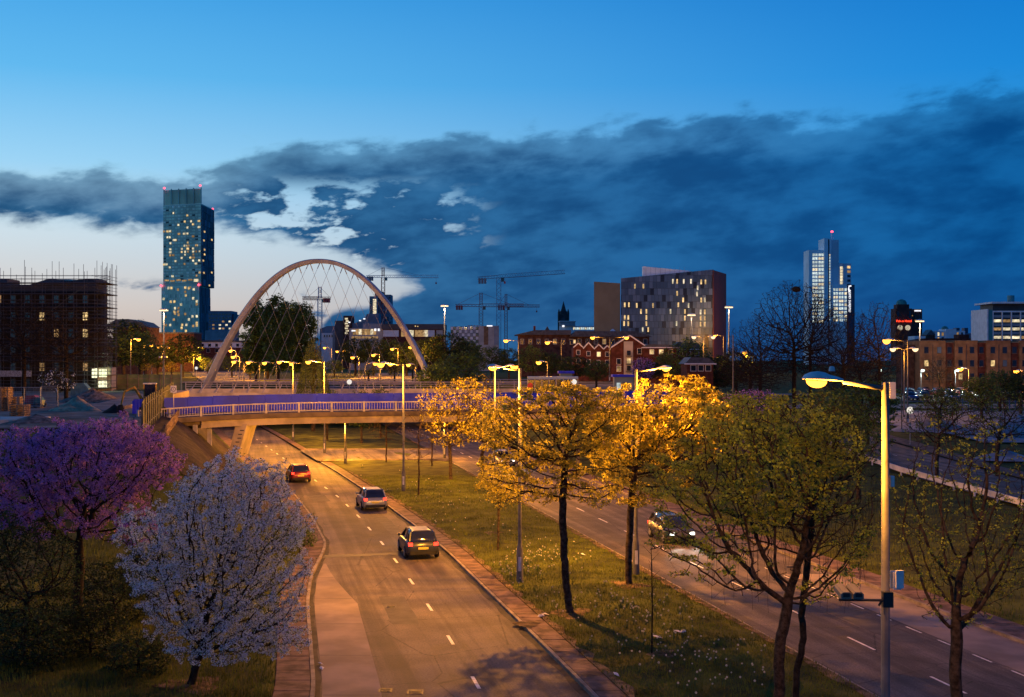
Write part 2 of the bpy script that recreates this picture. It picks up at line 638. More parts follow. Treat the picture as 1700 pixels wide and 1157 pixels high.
# dark transverse trench repair and inspection covers
mb = MB()
pa, pb = W(546, 924, 63.2), W(716, 918, 64.4)
mb.add([(-10.1, 62.6, .009), (-10.1, 63.6, .009), (-4.2, 64.9, .009), (-4.2, 64.3, .009)], [(0, 3, 2, 1)])
mb.build('trench_repair', TAR, road_out)
PATCH = mat('newer_tarmac', (.06, .052, .05), .8, var=.2, scale=1.5, bump=.3, bscale=50)
for (f_, o_, y_, w_, l_, road_) in ((CD, -1.9, 47, 1.1, 5.5, 0), (CD, 1.0, 70, .8, 9, 0), (CD, -2.2, 88, 1.3, 4, 0), (NK, 4.4, 44, 1.2, 6, 1), (NK, 1.3, 62, .9, 8, 1), (NK, 5.0, 75, 1.0, 4, 1)):
    ribbon('tarmac_patch', lambda q: f_(q) + o_ + .03 * np.sin(q * 3), lambda q: f_(q) + o_ + w_ + .04 * np.sin(q * 4.1), y_, y_ + l_, .007, PATCH, parent=(road_out, road_in)[road_])
IRON = mat('cast_iron', (.05, .045, .042), .6, metal=.6, var=.3, scale=8)
for (x, y, s) in ((-5.05, 50.3, .42), (-3.95, 37.6, .42), (-3.0, 37.4, .5), (13.9, 60, .5)):
    mb = MB().bb(x - s / 2, x + s / 2, y - s / 2, y + s / 2, -.05, .012)
    for j in range(4):
        mb.bb(x - s / 2 + .05, x + s / 2 - .05, y - s / 2 + .06 + j * .09, y - s / 2 + .1 + j * .09, .011, .02)
    mb.build('manhole_cover', IRON, road_out if x < 5 else road_in)


def dashes(parent, f, ys, ln, w, z=.012):
    """each lane mark is a piece of its own"""
    for y in ys:
        y0, y1 = y - ln / 2, y + ln / 2
        x0, x1 = float(f(y0)), float(f(y1))
        MB().add([(x0 - w / 2, y0, z), (x0 + w / 2, y0, z), (x1 + w / 2, y1, z), (x1 - w / 2, y1, z)], [(0, 1, 2, 3)]).build('lane_mark', PAINT, parent)


dashes(road_out, CD, list(np.arange(20.9, 102, 5.86)) + list(np.arange(103, 205, 5.9)), 1.45, .12)
dashes(road_in, lambda y: NK(y) + 3.05, np.arange(27.0, 215, 5.6), 2.0, .1)
dashes(road_in, lambda y: NK(y) + 6.15, np.arange(24, 60, 2.2), 1.1, .08)


def kerb_line(road, fa, y0, y1, side, w=.14):
    """kerb stones along fa, each a piece; side is the way the pavement lies"""
    y = y0
    while y < y1:
        ln = .9 if y < 75 else (1.8 if y < 110 else 4.0)
        a, b = y + .012, y + ln - .012
        xa, xb = float(fa(a)), float(fa(b))
        o = [(xa, a), (xb, b), (xb + side * w, b), (xa + side * w, a)]
        MB().prism(o if side < 0 else o[::-1], -.2, .125).build('kerb_stone', KERB, road)
        y += ln


for road, fa, side in ((road_out, LK, -1), (road_out, RK, 1), (road_in, NK, -1), (road_in, FK, 1)):
    kerb_line(road, fa, 33, 125, side)


def paving_slabs(fa, fb, y0, y1, name='pavement'):
    o = ribbon(name, fa, fb, -28, 215, .095, PAVE)
    y = y0
    while y < y1:
        ln = .62 if y < 60 else 1.25
        a, b = y + .012, y + ln - .012
        dz = RNG.uniform(-.006, .008)
        q = [(float(fa(a)) + .015, a), (float(fb(a)) - .015, a), (float(fb(b)) - .015, b), (float(fa(b)) + .015, b)]
        MB().prism(q, .06, .122 + dz).build('paving_slab', PAVE, o)
        y += ln
    return o


paving_slabs(lambda y: RK(y) + .15, lambda y: RK(y) + 1.02, 34, 92)
paving_slabs(lambda y: LK(y) - 1.28, lambda y: LK(y) - .15, 34, 85)
paving_slabs(lambda y: FK(y) + .15, lambda y: FK(y) + 1.58, 36, 66)
# the gap in the median, beyond the footbridge, and its own kerbs
link_o = ribbon('link_road', lambda y: RK(y) - .3, lambda y: NK(y) + .3, 121, 135, lambda X, Y: .16 + 0.1 * np.sin(np.pi * np.clip((X - RK(Y)) / (NK(Y) - RK(Y)), 0, 1)) + .06, ASPH2, nx=10)
for yk in (120.8, 135.05):
    MB().add([(RK(yk) + .2, yk, .18), (NK(yk) - .2, yk, .18), (NK(yk) - .2, yk + .18, .40), (RK(yk) + .2, yk + .18, .40), (RK(yk) + .2, yk + .5, .2), (NK(yk) - .2, yk + .5, .2)],
             [(0, 1, 2, 3), (3, 2, 5, 4)]).build('kerb', KERB, link_o)

# slip road up on the right with its low wall
SL = lambda y: 34.9 + 0 * np.asarray(y, float) - .02 * (np.asarray(y, float) - 90)
SR = lambda y: SL(y) + 8.3 - sm(120, 175, y) * 1.5
slip_z = lambda X, Y: np.maximum(hgt(SL(Y) + 4, Y), .12) + .14 + .03 * np.cos((X - SL(Y) - 4) * .35)
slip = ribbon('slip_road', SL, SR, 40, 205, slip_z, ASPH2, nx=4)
ribbon('pavement', lambda y: SR(y), lambda y: SR(y) + 2.4, 40, 205, lambda X, Y: slip_z(X, Y) + .12, PAVE, nx=2)
for y in np.arange(60, 160, 6.0):
    z = float(slip_z(SL(y) + 4, y)) + .035
    MB().add([(SL(y) + 4.0, y, z), (SL(y) + 4.12, y, z), (SL(y + 2) + 4.12, y + 2, z + .01), (SL(y + 2) + 4.0, y + 2, z + .01)], [(0, 1, 2, 3)]).build('lane_mark', PAINT, slip)
WALLP = mat('pale_barrier', (.50, .50, .54), .7, var=.15, scale=.8)
guard = thing('safety_barrier', 'long pale metal safety barrier on posts along the slip road', 'barrier', (SL(90), 90, 0))
mb = MB()
for y in np.arange(70, 128, 4.0):
    z0 = H1(SL(y) - .5, y)
    a, b = Vector((SL(y) - .5 - SL(90), y - 90, z0)), Vector((SL(y + 4) - .5 - SL(90), y + 4 - 90, H1(SL(y + 4) - .5, y + 4)))
    m_ = MB()
    m_.add([a + Vector((0, 0, .35)), b + Vector((0, 0, .35)), b + Vector((0, 0, .80)), a + Vector((0, 0, .80)),
            a + Vector((.08, 0, .35)), b + Vector((.08, 0, .35)), b + Vector((.08, 0, .80)), a + Vector((.08, 0, .80))],
           [(3, 2, 1, 0), (4, 5, 6, 7), (2, 3, 7, 6), (0, 1, 5, 4)]).build('rail', WALLP, guard)
    piece('post', WALLP, guard, (a.x + .16, a.y, z0 + .35), (.12, .12, .75))

# the raised road behind the footbridge, and the far carriageways at the upper level
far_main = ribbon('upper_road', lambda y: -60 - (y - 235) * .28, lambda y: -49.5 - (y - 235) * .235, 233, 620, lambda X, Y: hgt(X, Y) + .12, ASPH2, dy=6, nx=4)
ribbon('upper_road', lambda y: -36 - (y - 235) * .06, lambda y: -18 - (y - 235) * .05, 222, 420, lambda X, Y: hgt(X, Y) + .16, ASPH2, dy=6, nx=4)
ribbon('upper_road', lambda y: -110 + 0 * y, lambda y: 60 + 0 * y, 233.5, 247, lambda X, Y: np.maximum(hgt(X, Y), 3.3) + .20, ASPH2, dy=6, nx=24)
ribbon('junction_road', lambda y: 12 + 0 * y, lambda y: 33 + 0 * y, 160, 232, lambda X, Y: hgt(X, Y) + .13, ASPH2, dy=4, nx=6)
# fine gravel car park and compound on the right
GRAV = mat('grey_gravel', (.24, .26, .30), .95, var=.25, scale=.6, bump=.6, bscale=5, spec=.15)
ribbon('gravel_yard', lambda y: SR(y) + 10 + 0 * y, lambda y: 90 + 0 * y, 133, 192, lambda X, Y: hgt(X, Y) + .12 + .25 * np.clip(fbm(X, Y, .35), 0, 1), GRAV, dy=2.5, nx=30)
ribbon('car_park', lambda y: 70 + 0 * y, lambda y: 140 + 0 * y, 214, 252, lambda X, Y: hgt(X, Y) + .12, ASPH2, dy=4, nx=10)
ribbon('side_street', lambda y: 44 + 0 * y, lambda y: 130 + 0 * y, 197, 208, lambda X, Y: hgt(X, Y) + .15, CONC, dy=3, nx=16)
# building site on the raised platform at the left
ribbon('site_ground', lambda y: PX(y) - 62, lambda y: PX(y) - .5, 83, 186, lambda X, Y: hgt(X, Y) + .10, SITE, dy=2.5, nx=24)
# dark soil on the cutting under the footbridge's end
ribbon('cutting_slope', lambda y: PX(y) + .3, lambda y: LK(y) - 1.6, 72, 150, lambda X, Y: hgt(X, Y) + .08, SOIL, dy=1.2, nx=12)
# bare worn earth where the grass meets the paving, and round the trunks
EARTH = mat('bare_earth', (.125, .09, .055), .95, var=.45, scale=2.2, bump=.6, bscale=10, spec=.1)
ribbon('worn_edge', lambda y: RK(y) + 1.0, lambda y: RK(y) + 1.28 + .16 * fbm(y * 1.3, y * .7, 1.0) + .1 * np.sin(y * 2.9), 30, 110, lambda X, Y: hgt(X, Y) + .035, EARTH, dy=.4)
ribbon('worn_edge', lambda y: NK(y) - .48 - .16 * fbm(y * 1.1, y * .9, 1.0), lambda y: NK(y) - .13, 30, 110, lambda X, Y: hgt(X, Y) + .03, EARTH, dy=.4)
for i_, (x_, y_, r_) in enumerate(((2.34, 48.2, .75), (5.27, 54, .8), (6.9, 31, .8), (10.2, 27.5, .7), (-10.0, 37.6, .9), (5.15, 41.2, .45), (.6, 46.5, .5), (-1.1, 70, .5))):
    q = MB()
    for j in range(18):
        a_ = 2 * math.pi * j / 18
        rr_ = r_ * (1 + .25 * math.sin(3 * a_ + i_) + .15 * math.sin(7 * a_ + 2 * i_))
        q.v.append((x_ + rr_ * math.cos(a_), y_ + rr_ * math.sin(a_) * 1.2, H1(x_ + rr_ * math.cos(a_), y_ + rr_ * math.sin(a_) * 1.2) + .012))
    q.v.append((x_, y_, H1(x_, y_) + .05))
    q.f = [(j, (j + 1) % 18, 18) for j in range(18)]
    q.m = [0] * 18
    structure(q.build('bare_earth', EARTH))
# blades of grass on the median and verges, short and uncountable
BLADE = mat('grass_blade', (.16, .19, .03), .85, var=.35, scale=.7, col2=(.06, .072, .014), spec=.15, trans=.25)
DAFF = mat('pale_petals', (.5, .48, .38), .7, var=.1, scale=9, trans=.2)


def blades(name, pts, hmin, hmax, wdt, m, lean=.4, seed=1):
    r = np.random.RandomState(seed)
    n = len(pts)
    z = hgt(pts[:, 0], pts[:, 1])
    a = r.uniform(0, 2 * np.pi, n)
    d = np.stack([np.cos(a), np.sin(a), 0 * a], 1)
    e = np.stack([-np.sin(a), np.cos(a), 0 * a], 1)
    h = r.uniform(hmin, hmax, n)[:, None]
    p = np.stack([pts[:, 0], pts[:, 1], z - .01], 1)
    w = (wdt * r.uniform(.6, 1.3, n))[:, None]
    top = p + e * h * lean * r.uniform(.1, 1, n)[:, None] + np.array([[0, 0, 1]]) * h
    v = np.stack([p - d * w, p + d * w, top], 1).reshape(-1, 3)
    return link(name, np_mesh(name, v, np.arange(n * 3).reshape(-1, 3), m))


def strip_pts(fa, fb, y0, y1, n, seed):
    r = np.random.RandomState(seed)
    y = y0 + (y1 - y0) * r.uniform(0, 1, n) ** 1.25
    a, b = fa(y), fb(y)
    x = a + (b - a) * r.uniform(0, 1, n)
    keep = (fbm(x, y, 1.7) + r.uniform(-1.2, 1.2, n)) > -.55
    return np.stack([x, y], 1)[keep]


g = blades('grass', strip_pts(lambda y: RK(y) + 1.0, lambda y: NK(y) - .1, 33, 105, 90000, 1), .05, .17, .014, BLADE)
stuff(tag(g, 'short rough grass covering the median between the two roads', 'grass'))
g = blades('grass', strip_pts(lambda y: FK(y) + 1.6, lambda y: SL(y) - .6, 38, 110, 40000, 2), .07, .28, .02, BLADE)
stuff(tag(g, 'longer grass on the verge beside the slip road', 'grass'))
g = blades('grass', strip_pts(lambda y: LK(y) - 12, lambda y: LK(y) - 1.3, 34, 74, 40000, 3), .08, .3, .018, BLADE)
stuff(tag(g, 'dark grass on the bank under the blossom trees', 'grass'))
# pale daffodils naturalised in drifts
def flowers(cx, cy, sx, sy, n, seed):
    r = np.random.RandomState(seed)
    p = np.stack([r.normal(cx, sx, n), r.normal(cy, sy, n)], 1)
    return p[(p[:, 0] > RK(p[:, 1]) + 1.3) & (p[:, 0] < NK(p[:, 1]) - .3)]


fp = np.concatenate([flowers(1.2, 60.5, 1.3, 2.6, 110, 1), flowers(-.2, 57, .8, 1.5, 50, 6), flowers(5.2, 44.5, 1.3, 3.6, 100, 2), flowers(6.8, 39.3, 1.1, 2.4, 60, 3), flowers(3.6, 49.5, 1.6, 1.6, 45, 4),
                     flowers(-4, 78, 3, 8, 70, 5), flowers(-7, 95, 4, 8, 40, 7)])
z = hgt(fp[:, 0], fp[:, 1])
r = np.random.RandomState(3)
vs_, fs_ = [], []
for (x, y), zz in zip(fp, z):
    hh, s = r.uniform(.14, .30), r.uniform(.026, .042)
    b = len(vs_)
    c = Vector((x, y, zz + hh))
    for j in range(6):
        t = j * math.pi / 3
        vs_.append((c.x + s * math.cos(t), c.y - .02 + .3 * s * math.sin(2 * t), c.z + s * math.sin(t)))
    vs_.append((c.x, c.y - .035, c.z))
    fs_ += [(b + j, b + (j + 1) % 6, b + 6) for j in range(6)]
o = link('daffodils', np_mesh('daffodils', np.array(vs_), np.array(fs_), DAFF))
stuff(tag(o, 'scattered pale daffodils growing in the grass of the median', 'flowers'))
g = blades('daffodil_leaves', np.repeat(fp, 7, 0) + r.normal(0, .06, (len(fp) * 7, 2)), .12, .3, .012, mat('daffodil_leaf', (.05, .10, .03), .7, var=.2), .3, 9)
stuff(tag(g, 'upright green daffodil leaves in clumps on the median', 'plants'))
# ------------------------------------------------------------------ footbridge in front
STEELP = mat('painted_pale_steel', (.33, .31, .36), .55, var=.12, scale=2.0)
FASC = mat('dark_fascia', (.10, .075, .06), .8, var=.25, scale=.8)
GIRD = mat('concrete_girder', (.34, .28, .23), .8, var=.2, scale=.5, bump=.2, bscale=6)
BLUE = mat('blue_hoarding', (.002, .022, .70), .6, var=.2, scale=.4)
DARKC = mat('dark_concrete', (.16, .13, .115), .85, var=.3, scale=.7, bump=.3, bscale=8)
GALV = mat('galvanised_steel', (.42, .42, .44), .5, metal=.5, var=.15, scale=4)
GRAF = mat('graffiti_ink', (.05, .05, .07), .6, var=.2, scale=6)

fb_pts = [(-31.0, 100.2, 5.25), (-29.4, 102.0, 5.32), (-27.2, 104.2, 5.42), (-24.0, 106.4, 5.52), (-19, 108.6, 5.6), (-12, 110.5, 5.62), (-4, 112.6, 5.6), (4, 115.5, 5.6), (13, 120, 5.55), (21, 126, 5.5)]


def resample(pts, step):
    pts = [Vector(p) for p in pts]
    out, d = [pts[0].copy()], 0.0
    fine = []
    n = len(pts)
    for i in range(n - 1):
        p0, p1, p2, p3 = pts[max(i - 1, 0)], pts[i], pts[i + 1], pts[min(i + 2, n - 1)]
        for j in range(30):
            t = j / 30
            fine.append(.5 * ((2 * p1) + (p2 - p0) * t + (2 * p0 - 5 * p1 + 4 * p2 - p3) * t * t + (3 * p1 - p0 - 3 * p2 + p3) * t ** 3))
    fine.append(pts[-1])
    acc = 0
    for a, b in zip(fine, fine[1:]):
        L = (b - a).length
        while acc + L >= step:
            u = (step - acc) / L
            a = a + (b - a) * u
            out.append(a.copy())
            L = (b - a).length
            acc = 0
        acc += L
    return out


def sweep(mb, line, prof, close=True):
    """profile (offset to the far side, up) swept along a level-ish line"""
    n = len(prof)
    vs, fs = [], []
    for i, p in enumerate(line):
        d = line[min(i + 1, len(line) - 1)] - line[max(i - 1, 0)]
        nrm = Vector((-d.y, d.x, 0)).normalized()
        for o, u in prof:
            vs.append(p + nrm * o + Vector((0, 0, u)))
    for i in range(len(line) - 1):
        for j in range(n if close else n - 1):
            j2 = (j + 1) % n
            fs.append((i * n + j, (i + 1) * n + j, (i + 1) * n + j2, i * n + j2))
    if close:
        fs.append(tuple(range(n)))
        fs.append(tuple((len(line) - 1) * n + j for j in range(n - 1, -1, -1)))
    return mb.add(vs, fs)


O = Vector((-20, 108, 0))
fbridge = thing('footbridge', 'curved concrete footbridge with pale railing crossing over both roads', 'bridge', O)
line = [p - O for p in resample(fb_pts, 1.0)]
sweep(MB(), line, [(0, -.42), (0, 0), (5.2, 0), (5.2, -.42)]).build('deck', FASC, fbridge)
mid = [p for p in line if p.x + O.x > -27.3]
sweep(MB(), mid, [(.35, -1.05), (.22, -.43), (4.9, -.43), (4.7, -1.05)]).build('girder', GIRD, fbridge)
left = [p for p in line if p.x + O.x <= -26.8]
sweep(MB(), left, [(.5, -.8), (.4, -.43), (4.9, -.43), (4.8, -.8)]).build('ramp_slab', FASC, fbridge)
sweep(MB(), line, [(.08, .80), (.08, .90), (.2, .90), (.2, .80)]).build('handrail', STEELP, fbridge)
sweep(MB(), line, [(.1, .10), (.1, .16), (.18, .16), (.18, .10)]).build('bottom_rail', STEELP, fbridge)
fine = [p - O for p in resample(fb_pts, .245)]
bal = MB().box((0, 0, 0), (.035, .035, .68)).mesh('baluster', STEELP)
pst = MB().box((0, 0, 0), (.19, .15, .92)).mesh('railing_post', STEELP)
nb = 0
for i, p in enumerate(fine):
    d = fine[min(i + 1, len(fine) - 1)] - fine[max(i - 1, 0)]
    nrm = Vector((-d.y, d.x, 0)).normalized()
    q = p + nrm * .14
    rz = math.atan2(d.y, d.x)
    if i % 12 == 0:
        link('railing_post', pst, fbridge, q + Vector((0, 0, .46)), (0, 0, rz))
    elif -33 < p.x + O.x < 8:
        link('baluster', bal, fbridge, q + Vector((0, 0, .48)), (0, 0, rz))
# pier: a raking slab on the slope, with scrawled marks, and short columns under the ramp
pier = MB()
px0, px1 = W(385, 745, 108.5) - O, W(404, 702, 108.5) - O
pier.add([Vector((px0.x, -1.2, 1.6)), Vector((px0.x + .85, -1.2, 1.6)), Vector((px1.x + .7, -1.2, 4.62)), Vector((px1.x - .3, -1.2, 4.62)),
          Vector((px0.x, 3.2, 1.6)), Vector((px0.x + .85, 3.2, 1.6)), Vector((px1.x + .7, 3.2, 4.62)), Vector((px1.x - .3, 3.2, 4.62))],
         [(0, 1, 2, 3), (7, 6, 5, 4), (0, 3, 7, 4), (1, 5, 6, 2), (3, 2, 6, 7), (0, 4, 5, 1)])
pier_o = pier.build('pier', GIRD, fbridge)
for j in range(7):
    t = j / 7 + .05
    x = px0.x + .2 + (px1.x - px0.x) * t + RNG.uniform(0, .25)
    MB().box((x, -1.215, 1.9 + t * 2.4), (.34, .02, .09), 0).build('graffiti', GRAF, pier_o)
for (x, y, zz) in ((-29.6, 101.2, 4.6), (-28.6, 103.0, 4.7), (-27.5, 104.6, 4.7), (-26.6, 106.0, 4.6), (14.5, 122.5, 4.5), (6.5, 118.5, 4.5), (5, 120.5, 4.5)):
    z0 = max(-.2, H1(x, y) - .3) if x < 0 else -.2
    MB().bb(x - .17 - O.x, x + .17 - O.x, y - .17 - O.y, y + .17 - O.y, z0, zz).build('column', STEELP if x < 0 else DARKC, fbridge)
MB().bb(9.5 - O.x, 24 - O.x, 121.5 - O.y, 131 - O.y, 0, 5.1).build('abutment', DARKC, fbridge)
MB().bb(-39 - O.x, -31.8 - O.x, 103.2 - O.y, 112 - O.y, 2.5, 5.2).build('abutment', DARKC, fbridge)

hoard = thing('blue_hoarding', 'long solid blue hoarding standing along the far side of the footbridge', 'hoarding', O)
hl = [p - O for p in resample([(-33.2, 105.6, 5.3), (-30.5, 107.2, 5.42), (-26.5, 110.4, 5.52), (-20.5, 113.2, 5.6), (-13, 115.4, 5.62), (-5.5, 117.4, 5.6), (2, 120.2, 5.6), (10.5, 124.6, 5.55), (18, 130, 5.5)], 2.44)]
for a, b in zip(hl, hl[1:]):
    d = b - a
    nrm = Vector((-d.y, d.x, 0)).normalized()
    rz = math.atan2(d.y, d.x)
    c = (a + b) / 2
    piece('hoarding_panel', BLUE, hoard, c + Vector((0, 0, .78 + RNG.uniform(-.01, .01))), (d.length - .03, .05, 1.5), rz + RNG.uniform(-.004, .004))
    piece('hoarding_post', BLUE, hoard, a + nrm * .12 + Vector((0, 0, .72)), (.1, .1, 1.42), rz)

# ------------------------------------------------------------------ the arch bridge behind
A_L, A_R = Vector((WX(339, 201), 201, 5.0)), Vector((WX(724, 195), 195, 5.0))
A_C = (A_L + A_R) / 2
arch = thing('arch_bridge', 'road bridge with one tall grey steel arch and crossing cables', 'bridge', (A_C.x, A_C.y, 5.0))
ARCHM = mat('arch_steel', (.27, .29, .35), .45, metal=.1, var=.14, scale=.5)
CABLE = mat('steel_cable', (.30, .30, .32), .5, metal=.3, var=.1)
BEAMO = mat('bridge_edge_beam', (.46, .40, .35), .7, var=.18, scale=.6)
ARCH_H = 21.6


def arch_pt(t):
    p = A_L.lerp(A_R, t)
    u = 2 * t - 1
    return Vector((p.x - A_C.x, p.y - A_C.y, ARCH_H * (1 - abs(u) ** 2.12)))


N = 56
ax = (A_R - A_L).normalized()
side = Vector((-ax.y, ax.x, 0))
vs_, fs_ = [], []
for i in range(N + 1):
    t = i / N
    p = arch_pt(t)
    tg = (arch_pt(min(1, t + .004)) - arch_pt(max(0, t - .004))).normalized()
    nr = side.cross(tg).normalized()
    if nr.z < 0:
        nr = -nr
    u = abs(2 * t - 1)
    w, h = .62 + .3 * u, .70 + (.32 if t < .5 else .15) * u
    for a, b in ((-.82, -1), (-1, .55), (-.6, 1), (.6, 1), (1, .55), (.82, -1)):
        vs_.append(p + side * (a * w) + nr * (b * h * .5))
n = 6
for i in range(N):
    for j in range(n):
        j2 = (j + 1) % n
        fs_.append((i * n + j, i * n + j2, (i + 1) * n + j2, (i + 1) * n + j))
fs_ += [tuple(range(n)), tuple(N * n + j for j in range(n - 1, -1, -1))]
MB().add(vs_, fs_).build('arch', ARCHM, arch)
# deck running across under the arch
dx0, dx1, dn, df = WX(300, 182), 8.0, 183.0, 209.0
r0 = Vector((A_C.x, A_C.y, 5.0))
MB().bb(dx0 - 6 - r0.x, dx1 - r0.x, dn - r0.y, df - r0.y, -.6, .22).build('deck', ASPH2, arch)
MB().bb(dx0 - r0.x, dx1 - r0.x, dn - .45 - r0.y, dn - .02 - r0.y, -.75, .36).build('edge_beam', BEAMO, arch)
MB().bb(dx0 - r0.x, dx1 - r0.x, df + .02 - r0.y, df + .45 - r0.y, -.75, .36).build('edge_beam', BEAMO, arch)
MB().bb(dx0 - r0.x, dx1 - r0.x, dn + 1.7 - r0.y, dn + 1.95 - r0.y, .225, .95).build('parapet', BEAMO, arch)
for yy, cnt in ((dn + 1.82, 1), (df - .4, 1)):
    for zz in (1.28, 1.62, 1.95):
        MB().tube([(dx0 - r0.x, yy - r0.y, zz), (dx1 - r0.x, yy - r0.y, zz)], .055 if zz < 1.9 else .08, 6).build('rail', STEELP, arch)
    for x in np.arange(dx0, dx1, 2.4):
        piece('rail_post', STEELP, arch, (x - r0.x, yy - r0.y, 1.45), (.1, .12, 1.1))
for side_y, rev in ((dn - .2, 1), (df + .2, -1)):
    for i in range(13):
        t = .22 + .58 * i / 12
        top = arch_pt(t)
        tt = t + (.24 if rev > 0 else -.24) * (1 - abs(2 * t - 1) * .2)
        fx = A_L.x + (A_R.x - A_L.x) * (1 - t if False else t)
        xx = (A_L.x + (A_R.x - A_L.x) * (t * 1.25 - .125)) + (-6.5 if rev > 0 else 6.5) - r0.x
        xx = min(max(xx, dx0 + 1 - r0.x), dx1 - 1 - r0.x)
        foot = Vector((xx, side_y - r0.y, .35))
        c = MB().tube([top, foot], .024, 5).build('cable', CABLE, arch)
        d = (foot - top).normalized()
        MB().tube([top + d * .4, top + d * 1.6], .07, 6).build('cable_socket', CABLE, c)
        MB().tube([foot - d * 1.6, foot], .07, 6).build('anchor', STEELP, c)
MB().bb(dx0 - 12 - r0.x, dx0 - r0.x, dn - r0.y, df - r0.y, -5, .2).build('abutment', DARKC, arch)
MB().bb(dx1 - r0.x, dx1 + 14 - r0.x, dn - r0.y, df - r0.y, -5, .2).build('abutment', DARKC, arch)
MB().bb(A_L.x - 2.2 - r0.x, A_L.x + 2.4 - r0.x, A_L.y - 2 - r0.y, A_L.y + 2 - r0.y, -5, .3).build('springing_block', DARKC, arch)
MB().bb(A_R.x - 2.2 - r0.x, A_R.x + 2.4 - r0.x, A_R.y - 2 - r0.y, A_R.y + 2 - r0.y, -5, .3).build('springing_block', DARKC, arch)
# ------------------------------------------------------------------ street lamps, each with its own light
POLE = mat('lamp_column', (.10, .10, .11), .6, metal=.1, var=.2, scale=2.5, bump=.1, bscale=14)
HEADM = mat('lamp_housing', (.55, .54, .56), .5, var=.12, scale=6)
SODIUM = glow('sodium_bulb', (1.0, .36, .03), 6.0)
PALEBULB = glow('pale_bulb', (1.0, .70, .38), 1.8)
WHITEB = glow('white_bulb', (.82, 1.0, .86), 4.0)
ORANGE = (1.0, .365, .025)
_lampmesh = {}


def head_mesh(L):
    """an elongated cobra head: domed shell and glass bowl below, pointing along +x from the spigot"""
    key = ('head', L)
    if key in _lampmesh:
        return _lampmesh[key]
    st = [(0, .045, .05), (.12, .075, .08), (.32, .10, .11), (.45, .17, .15), (.62, .20, .165), (.8, .175, .14), (.93, .10, .09), (1.0, .01, .01)]
    s = L / .78
    mb = MB()
    n = 9
    for (t, w, h) in st:
        for j in range(n):
            a = math.pi * j / (n - 1)
            mb.v.append((t * L, w * s * math.cos(a), h * s * math.sin(a) ** .8))
    for i in range(len(st) - 1):
        for j in range(n - 1):
            mb.f.append((i * n + j, i * n + j + 1, (i + 1) * n + j + 1, (i + 1) * n + j))
        mb.f.append((i * n + n - 1, i * n, (i + 1) * n, (i + 1) * n + n - 1))
    mb.m = [0] * len(mb.f)
    a = mb.mesh('lamp_head', HEADM, True)
    mb = MB()
    m_ = 7
    for j in range(m_):
        ph = math.pi / 2 * j / (m_ - 1)
        for i in range(14):
            t = 2 * math.pi * i / 14
            mb.v.append(((.64 + .25 * math.cos(ph) * math.cos(t)) * L, .155 * s * math.cos(ph) * math.sin(t), -.012 - .105 * s * math.sin(ph)))
    for j in range(m_ - 1):
        for i in range(14):
            i2 = (i + 1) % 14
            mb.f.append((j * 14 + i, j * 14 + i2, (j + 1) * 14 + i2, (j + 1) * 14 + i))
    mb.m = [0] * len(mb.f)
    b = mb
    _lampmesh[key] = (a, b)
    return a, b


_bulbs = {}


def bulb_mesh(L, m):
    if (L, m.name) not in _bulbs:
        _bulbs[(L, m.name)] = head_mesh(L)[1].mesh('bulb', m, True)
    return _bulbs[(L, m.name)]


def batwing(li):
    """street optics: less light straight down, most at about 60 degrees from the vertical"""
    li.use_nodes = True
    k = NodeKit(li.node_tree)
    em = [n for n in li.node_tree.nodes if n.type == 'EMISSION'][0]
    tc = k.new('ShaderNodeTexCoord')
    sp = k.new('ShaderNodeSeparateXYZ')
    k.put(sp.inputs[0], tc.outputs['Normal'])
    k.put(em.inputs['Strength'], k.step(k.math('ABSOLUTE', sp.outputs[2]), 1.0, .80, .30, 1.15))


def street_lamp(x, y, h, arms, label, power=3200, z=None, head=.78, arm=1.0, r=.085, bulb=None, col=ORANGE, group='street lamps', name='street_lamp', lit=True, cat='street lamp'):
    """arms: list of bearings in degrees (0 points to +x, 180 to -x) of the heads"""
    z = H1(x, y) if z is None else z
    t = thing(name, label, cat, (x, y, z), 0, group)
    MB().lathe([(r * 1.75, 0), (r * 1.75, 1.5), (r * 1.25, 1.62), (r, 1.9), (r * .78, h - .02), (0, h)], 12).build('pole', POLE, t, True)
    MB().bb(-r * .8, r * .8, -r * 1.85, -r * 1.6, .5, 1.15).build('access_door', HEADM, t)
    hm, _ = head_mesh(head)
    bm = bulb_mesh(head, bulb or SODIUM)
    for b in arms:
        a = math.radians(b)
        dx, dy = math.cos(a), math.sin(a)
        MB().tube([(0, 0, h - .12), (dx * arm * .4, dy * arm * .4, h - .07), (dx * arm, dy * arm, h - .01)], [.042, .036, .034], 7).build('arm', POLE, t, True)
        ho = link('lamp_head', hm, t, (dx * arm, dy * arm, h), (0, -.06, a))
        link('bulb', bm, ho, scale=(1, 1.1, 1.25) if y < 60 else (1.5, 1.9, 3.0))
        if lit:
            li = bpy.data.lights.new('lamp_light', 'POINT')
            li.energy = power
            li.color = col
            li.shadow_soft_size = .10
            batwing(li)
            lo = bpy.data.objects.new('lamp_light', li)
            COL.objects.link(lo)
            lo.parent = t
            lo.location = (dx * (arm + head * .66), dy * (arm + head * .66), h - .16 * head / .78 - .2)
    return t


